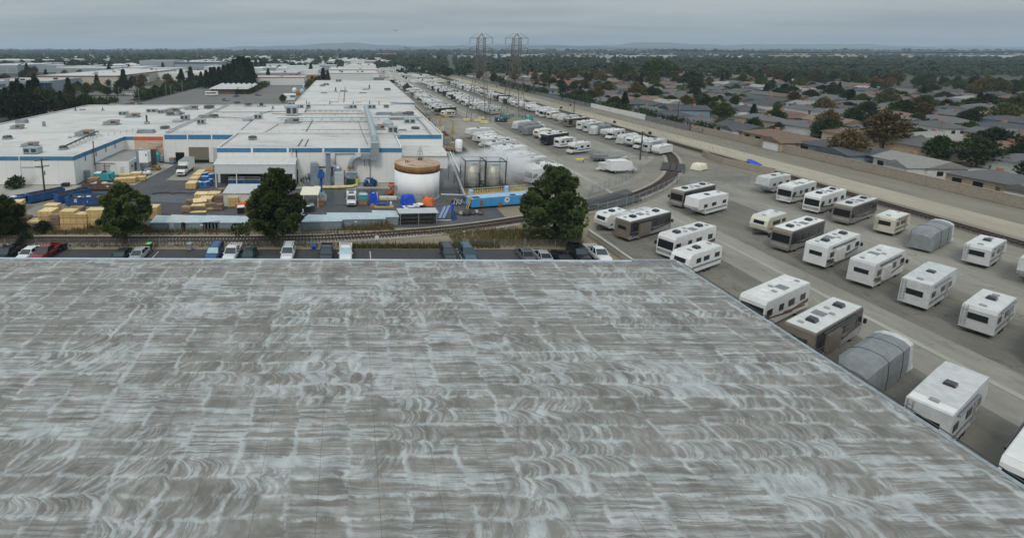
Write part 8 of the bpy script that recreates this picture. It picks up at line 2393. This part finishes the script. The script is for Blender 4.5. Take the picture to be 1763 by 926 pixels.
vs, fs, mi = [], [], []
def bx(x, y, w, d, h, a, m, mr=None, pitch=0.0):
    b = len(vs); c, s = math.cos(a), math.sin(a)
    for z in (0, h):
        for p, q in ((-1, -1), (1, -1), (1, 1), (-1, 1)): vs.append((x + p * w / 2 * c - q * d / 2 * s, y + p * w / 2 * s + q * d / 2 * c, z))
    fs.extend([(b, b + 1, b + 5, b + 4), (b + 1, b + 2, b + 6, b + 5), (b + 2, b + 3, b + 7, b + 6), (b + 3, b, b + 4, b + 7)]); mi.extend([m] * 4)
    if pitch:
        for p in (-1, 1): vs.append((x + p * w / 2 * .8 * c, y + p * w / 2 * .8 * s, h + pitch))
        fs.extend([(b + 4, b + 5, b + 9, b + 8), (b + 5, b + 6, b + 9), (b + 6, b + 7, b + 8, b + 9), (b + 7, b + 4, b + 8)]); mi.extend([mr] * 4)
    else: fs.append((b + 4, b + 5, b + 6, b + 7)); mi.append(mr if mr is not None else m)


fm = ['stucco_white', 'stucco_cream', 'tiles_grey', 'tiles_tan', 'tiles_dark', 'building_white', 'roof_grey', 'office_wall', 'tiles_terracotta', 'tiles_pale']
for i in range(1500):   # houses
    y = 640 * (4600 / 640) ** nr.random(); x = nr.uniform(.235 * y + 10, 1.5 * y)
    if y < 900 and x < 180: continue
    bx(x, y, nr.uniform(11, 17), nr.uniform(8, 11), 2.9, nr.choice((0, 1.57)), int(nr.choice((0, 1))), int(nr.choice((2, 2, 3, 4, 8, 9, 9))), 1.7)
for i in range(150):    # warehouses of the plain
    y = 900 * (5200 / 900) ** nr.random(); x = nr.uniform(-.8 * y, .10 * y)
    bx(x, y, nr.uniform(60, 160), nr.uniform(60, 150), nr.uniform(7, 12), nr.normal(0, .03), int(nr.choice((5, 7, 5, 0))), int(nr.choice((5, 5, 6))))
for i in range(160):
    y = nr.uniform(1500, 3600); x = nr.uniform(.1 * y, 1.45 * y); bx(x, y, nr.uniform(40, 130), nr.uniform(40, 90), nr.uniform(8, 14), 0.0, int(nr.choice((5, 1, 7))), 5)
for i in range(26):     # roofs close behind the grove and between the left warehouses
    y = nr.uniform(560, 900); x = nr.uniform(-.72 * y, .0 * y); bx(x, y, nr.uniform(30, 60), nr.uniform(30, 60), nr.uniform(7, 10), 0.0, int(nr.choice((5, 7))), int(nr.choice((5, 6))))
mass('far_rooftops', 'hundreds of tiny roofs spread over the plain to the horizon', 'rooftops', vs, fs, fm, mi)


def far_woods(name, label, n, fy, fx_, rad, m, seed, per=26):
    r = np.random.default_rng(seed); V, F = [], []
    for i in range(n):
        y = fy(r); x = fx_(r, y); R0 = rad(r, y); h = R0 * r.uniform(1.1, 2.0); b0 = len(V)
        for j in range(per):
            d = r.normal(size=3); d /= np.linalg.norm(d); d[2] = abs(d[2]) * 1.0
            p = np.array((x + d[0] * R0 * .8, y + d[1] * R0 * .8, R0 * .35 + d[2] * h * .85)); s = R0 * r.uniform(.35, .6)
            o = r.normal(size=3); a = np.cross(d, o); a /= max(1e-6, np.linalg.norm(a)); c = np.cross(d, a)
            b = len(V)
            V.extend([tuple(p - a * s), tuple(p + c * s * .9 - a * .2 * s), tuple(p + a * s), tuple(p - c * s * .9)]); F.append((b, b + 1, b + 2, b + 3))
    return mass(name, label, 'woods', V, F, [m], [0] * len(F))


far_woods('far_woods', 'dark tree cover among the far houses to the right', 6500, lambda r: 560 * (4200 / 560) ** (r.random() ** .9), lambda r, y: r.uniform(.21 * y + 8, 1.5 * y), lambda r, y: r.uniform(2.6, 5.2) * (1 + y / 2600), 'leaf_dark', 3)
far_woods('far_woods', 'dark tree cover among the far warehouses to the left', 5200, lambda r: 740 * (4600 / 740) ** (r.random() ** .72), lambda r, y: r.uniform(-.85 * y, .2 * y), lambda r, y: r.uniform(3.6, 6.5) * (1 + y / 2400), 'leaf_dark', 4)
far_woods('horizon_woods', 'continuous dark tree belt closing the horizon', 4200, lambda r: r.uniform(2600, 6200), lambda r, y: r.uniform(-.9 * y, 1.55 * y), lambda r, y: r.uniform(9, 20), 'leaf_dark', 6, 22)

# hills
def ridge(name, y, pts, seed):
    r = random.Random(seed); mb = MB(); vs = []; n = 240
    xs = [p[0] for p in pts]
    for i in range(n + 1):
        x = pts[0][0] + (pts[-1][0] - pts[0][0]) * i / n
        for a, b in zip(pts, pts[1:]):
            if a[0] <= x <= b[0]: t = (x - a[0]) / (b[0] - a[0]); t = t * t * (3 - 2 * t); h = a[1] + (b[1] - a[1]) * t; break
        h += 9 * math.sin(x * .0031 + seed) + 6 * math.sin(x * .0083) + r.uniform(-3, 3)
        h = max(2, h)
        vs += [(x, y - 900, -5), (x, y - 350 + r.uniform(-60, 60), h * .55), (x, y, h), (x, y + 1500, -5)]
    mb.add(vs, [(4 * i + j, 4 * i + 4 + j, 4 * i + 5 + j, 4 * i + 1 + j) for i in range(n) for j in range(3)], M['plain'])
    return tag(mb.build(name, smooth=True), kind='structure')


def hx(px, Y): return (px - 600) / FPX * Y
def hz(py, Y): return CAM_H + (86 - py) / FPX * Y
Yh = 9500
ridge('hills', Yh, [(hx(a, Yh), hz(b, Yh)) for a, b in ((-700, 85), (200, 85), (380, 83), (450, 80), (520, 77.5), (600, 74.5), (660, 77.5), (740, 80.5), (800, 79), (860, 77.5), (930, 80), (990, 79.5), (1050, 77), (1110, 74), (1170, 75.5), (1260, 78), (1400, 76), (1600, 80), (1900, 81), (2300, 84))], 2)
Yh2 = 8000
ridge('hills', Yh2, [(hx(a, Yh2), hz(b, Yh2)) for a, b in ((420, 86.5), (560, 83), (640, 84), (760, 83), (870, 81.5), (980, 84), (1090, 82.5), (1190, 81), (1300, 83.5), (1500, 82), (1800, 84))], 5)
for i, (px, py, top, Y) in enumerate(((942, 0, 83, 1500), (946, 0, 83.5, 1500), (1015, 0, 88, 1900), (1145, 0, 86, 2200), (1160, 0, 86.5, 2300), (660, 0, 86, 1700), (674, 0, 86.5, 1800), (698, 0, 81, 1300), (703, 0, 82, 1300))):
    x, zt = W(px, top, Y); k = Kit('transmission_tower', 'tiny distant pylon on the horizon plain', 'pylon', 'tiny distant pylons', merged=True)
    q = k.part('legs')
    for s in (-1, 1): q.cyl((s * 3.5, 0, 0), (s * .6, 0, zt), .45, M['steel_tower'], n=4)
    for z in (.8, .92): q.box(-6, 6, -.3, .3, zt * z, zt * z + .8, M['steel_tower'])
    k.finish((x, Y, 0))
k = Kit('aeroplane', 'tiny dark aircraft in the grey sky above the plain', 'aircraft')
q = k.part('fuselage'); q.cyl((-8, 0, 0), (8, 0, 0), 1.0, M['dark_metal'], .6, 8); k.part('wing').box(-1.5, 1.5, -9, 9, -.2, .2, M['dark_metal']); k.part('tail_fin').box(-8, -6, -.2, .2, 0, 3, M['dark_metal'])
x, z = W(682, 53, 1800); k.finish((x, 1800, z), R(20))

for o in SRC: drop(o)
# ------------------------------------------------------------------ air: spray over the steel tanks, haze over the plain
def spray():
    m = bpy.data.materials.new('water_spray'); m.use_nodes = True
    nt = m.node_tree; nt.nodes.clear()
    out = nt.nodes.new('ShaderNodeOutputMaterial'); vol = nt.nodes.new('ShaderNodeVolumePrincipled')
    x, y, z = xyz(nt)
    n1 = noise(nt, comb(nt, x * .16, y * .16, z * .22), 1.0, 4, .62)
    n2 = noise(nt, comb(nt, x * .5 + n1 * 2.0, y * .5, z * .3), 1.0, 3, .6)
    # a fan that leaves the nozzle at the white tank and spreads to the right over both steel tanks
    u = (x - 20.5) / 21.0
    core = 6.9 - (u - .35) * (u - .35) * 4.0
    lat = ((y - 104.6 - u * 5.5) / (1.3 + u.mx(0.0) * 6.5)).abs()
    vert = ((z - core) / (0.9 + u.mx(0.0) * 3.0)).abs()
    fan = (lat * -1.0 + 1.0).mx(0.0) * (vert * -1.0 + 1.0).mx(0.0) * u.step(-.06, .06) * (u.step(.80, 1.18) * -1.0 + 1.0)
    fall = (lat * -1.0 + 1.0).mx(0.0) * (z.step(.0, 2.0)) * ((z - core).step(-.5, 1.0) * -1.0 + 1.0) * n2.step(.42, .72) * u.step(-.05, .08) * (u.step(.6, 1.15) * -1.0 + 1.0)
    dens = (fan * n1.step(.30, .62) * 0.74 + fall * .5)
    nt.links.new(dens.sock, vol.inputs['Density'])
    vol.inputs['Color'].default_value = (.99, .995, 1, 1); vol.inputs['Anisotropy'].default_value = 0.0
    nt.links.new(vol.outputs[0], out.inputs['Volume'])
    mb = MB().box(17.5, 47.0, 98.0, 124.0, .02, 11.5, m)
    return tag(mb.build('water_spray'), 'white water spray blowing across the two steel tanks', 'spray', kind='stuff')


spray()
hm = bpy.data.materials.new('haze'); hm.use_nodes = True
nt = hm.node_tree; nt.nodes.clear()
o_ = nt.nodes.new('ShaderNodeOutputMaterial'); v_ = nt.nodes.new('ShaderNodeVolumePrincipled')
v_.inputs['Density'].default_value = HAZE; v_.inputs['Color'].default_value = (.70, .85, 1.0, 1); v_.inputs['Anisotropy'].default_value = .15
nt.links.new(v_.outputs[0], o_.inputs['Volume'])
tag(MB().box(-21000, 21000, -1600, 31000, -9, 240, hm).build('haze'), kind='stuff')
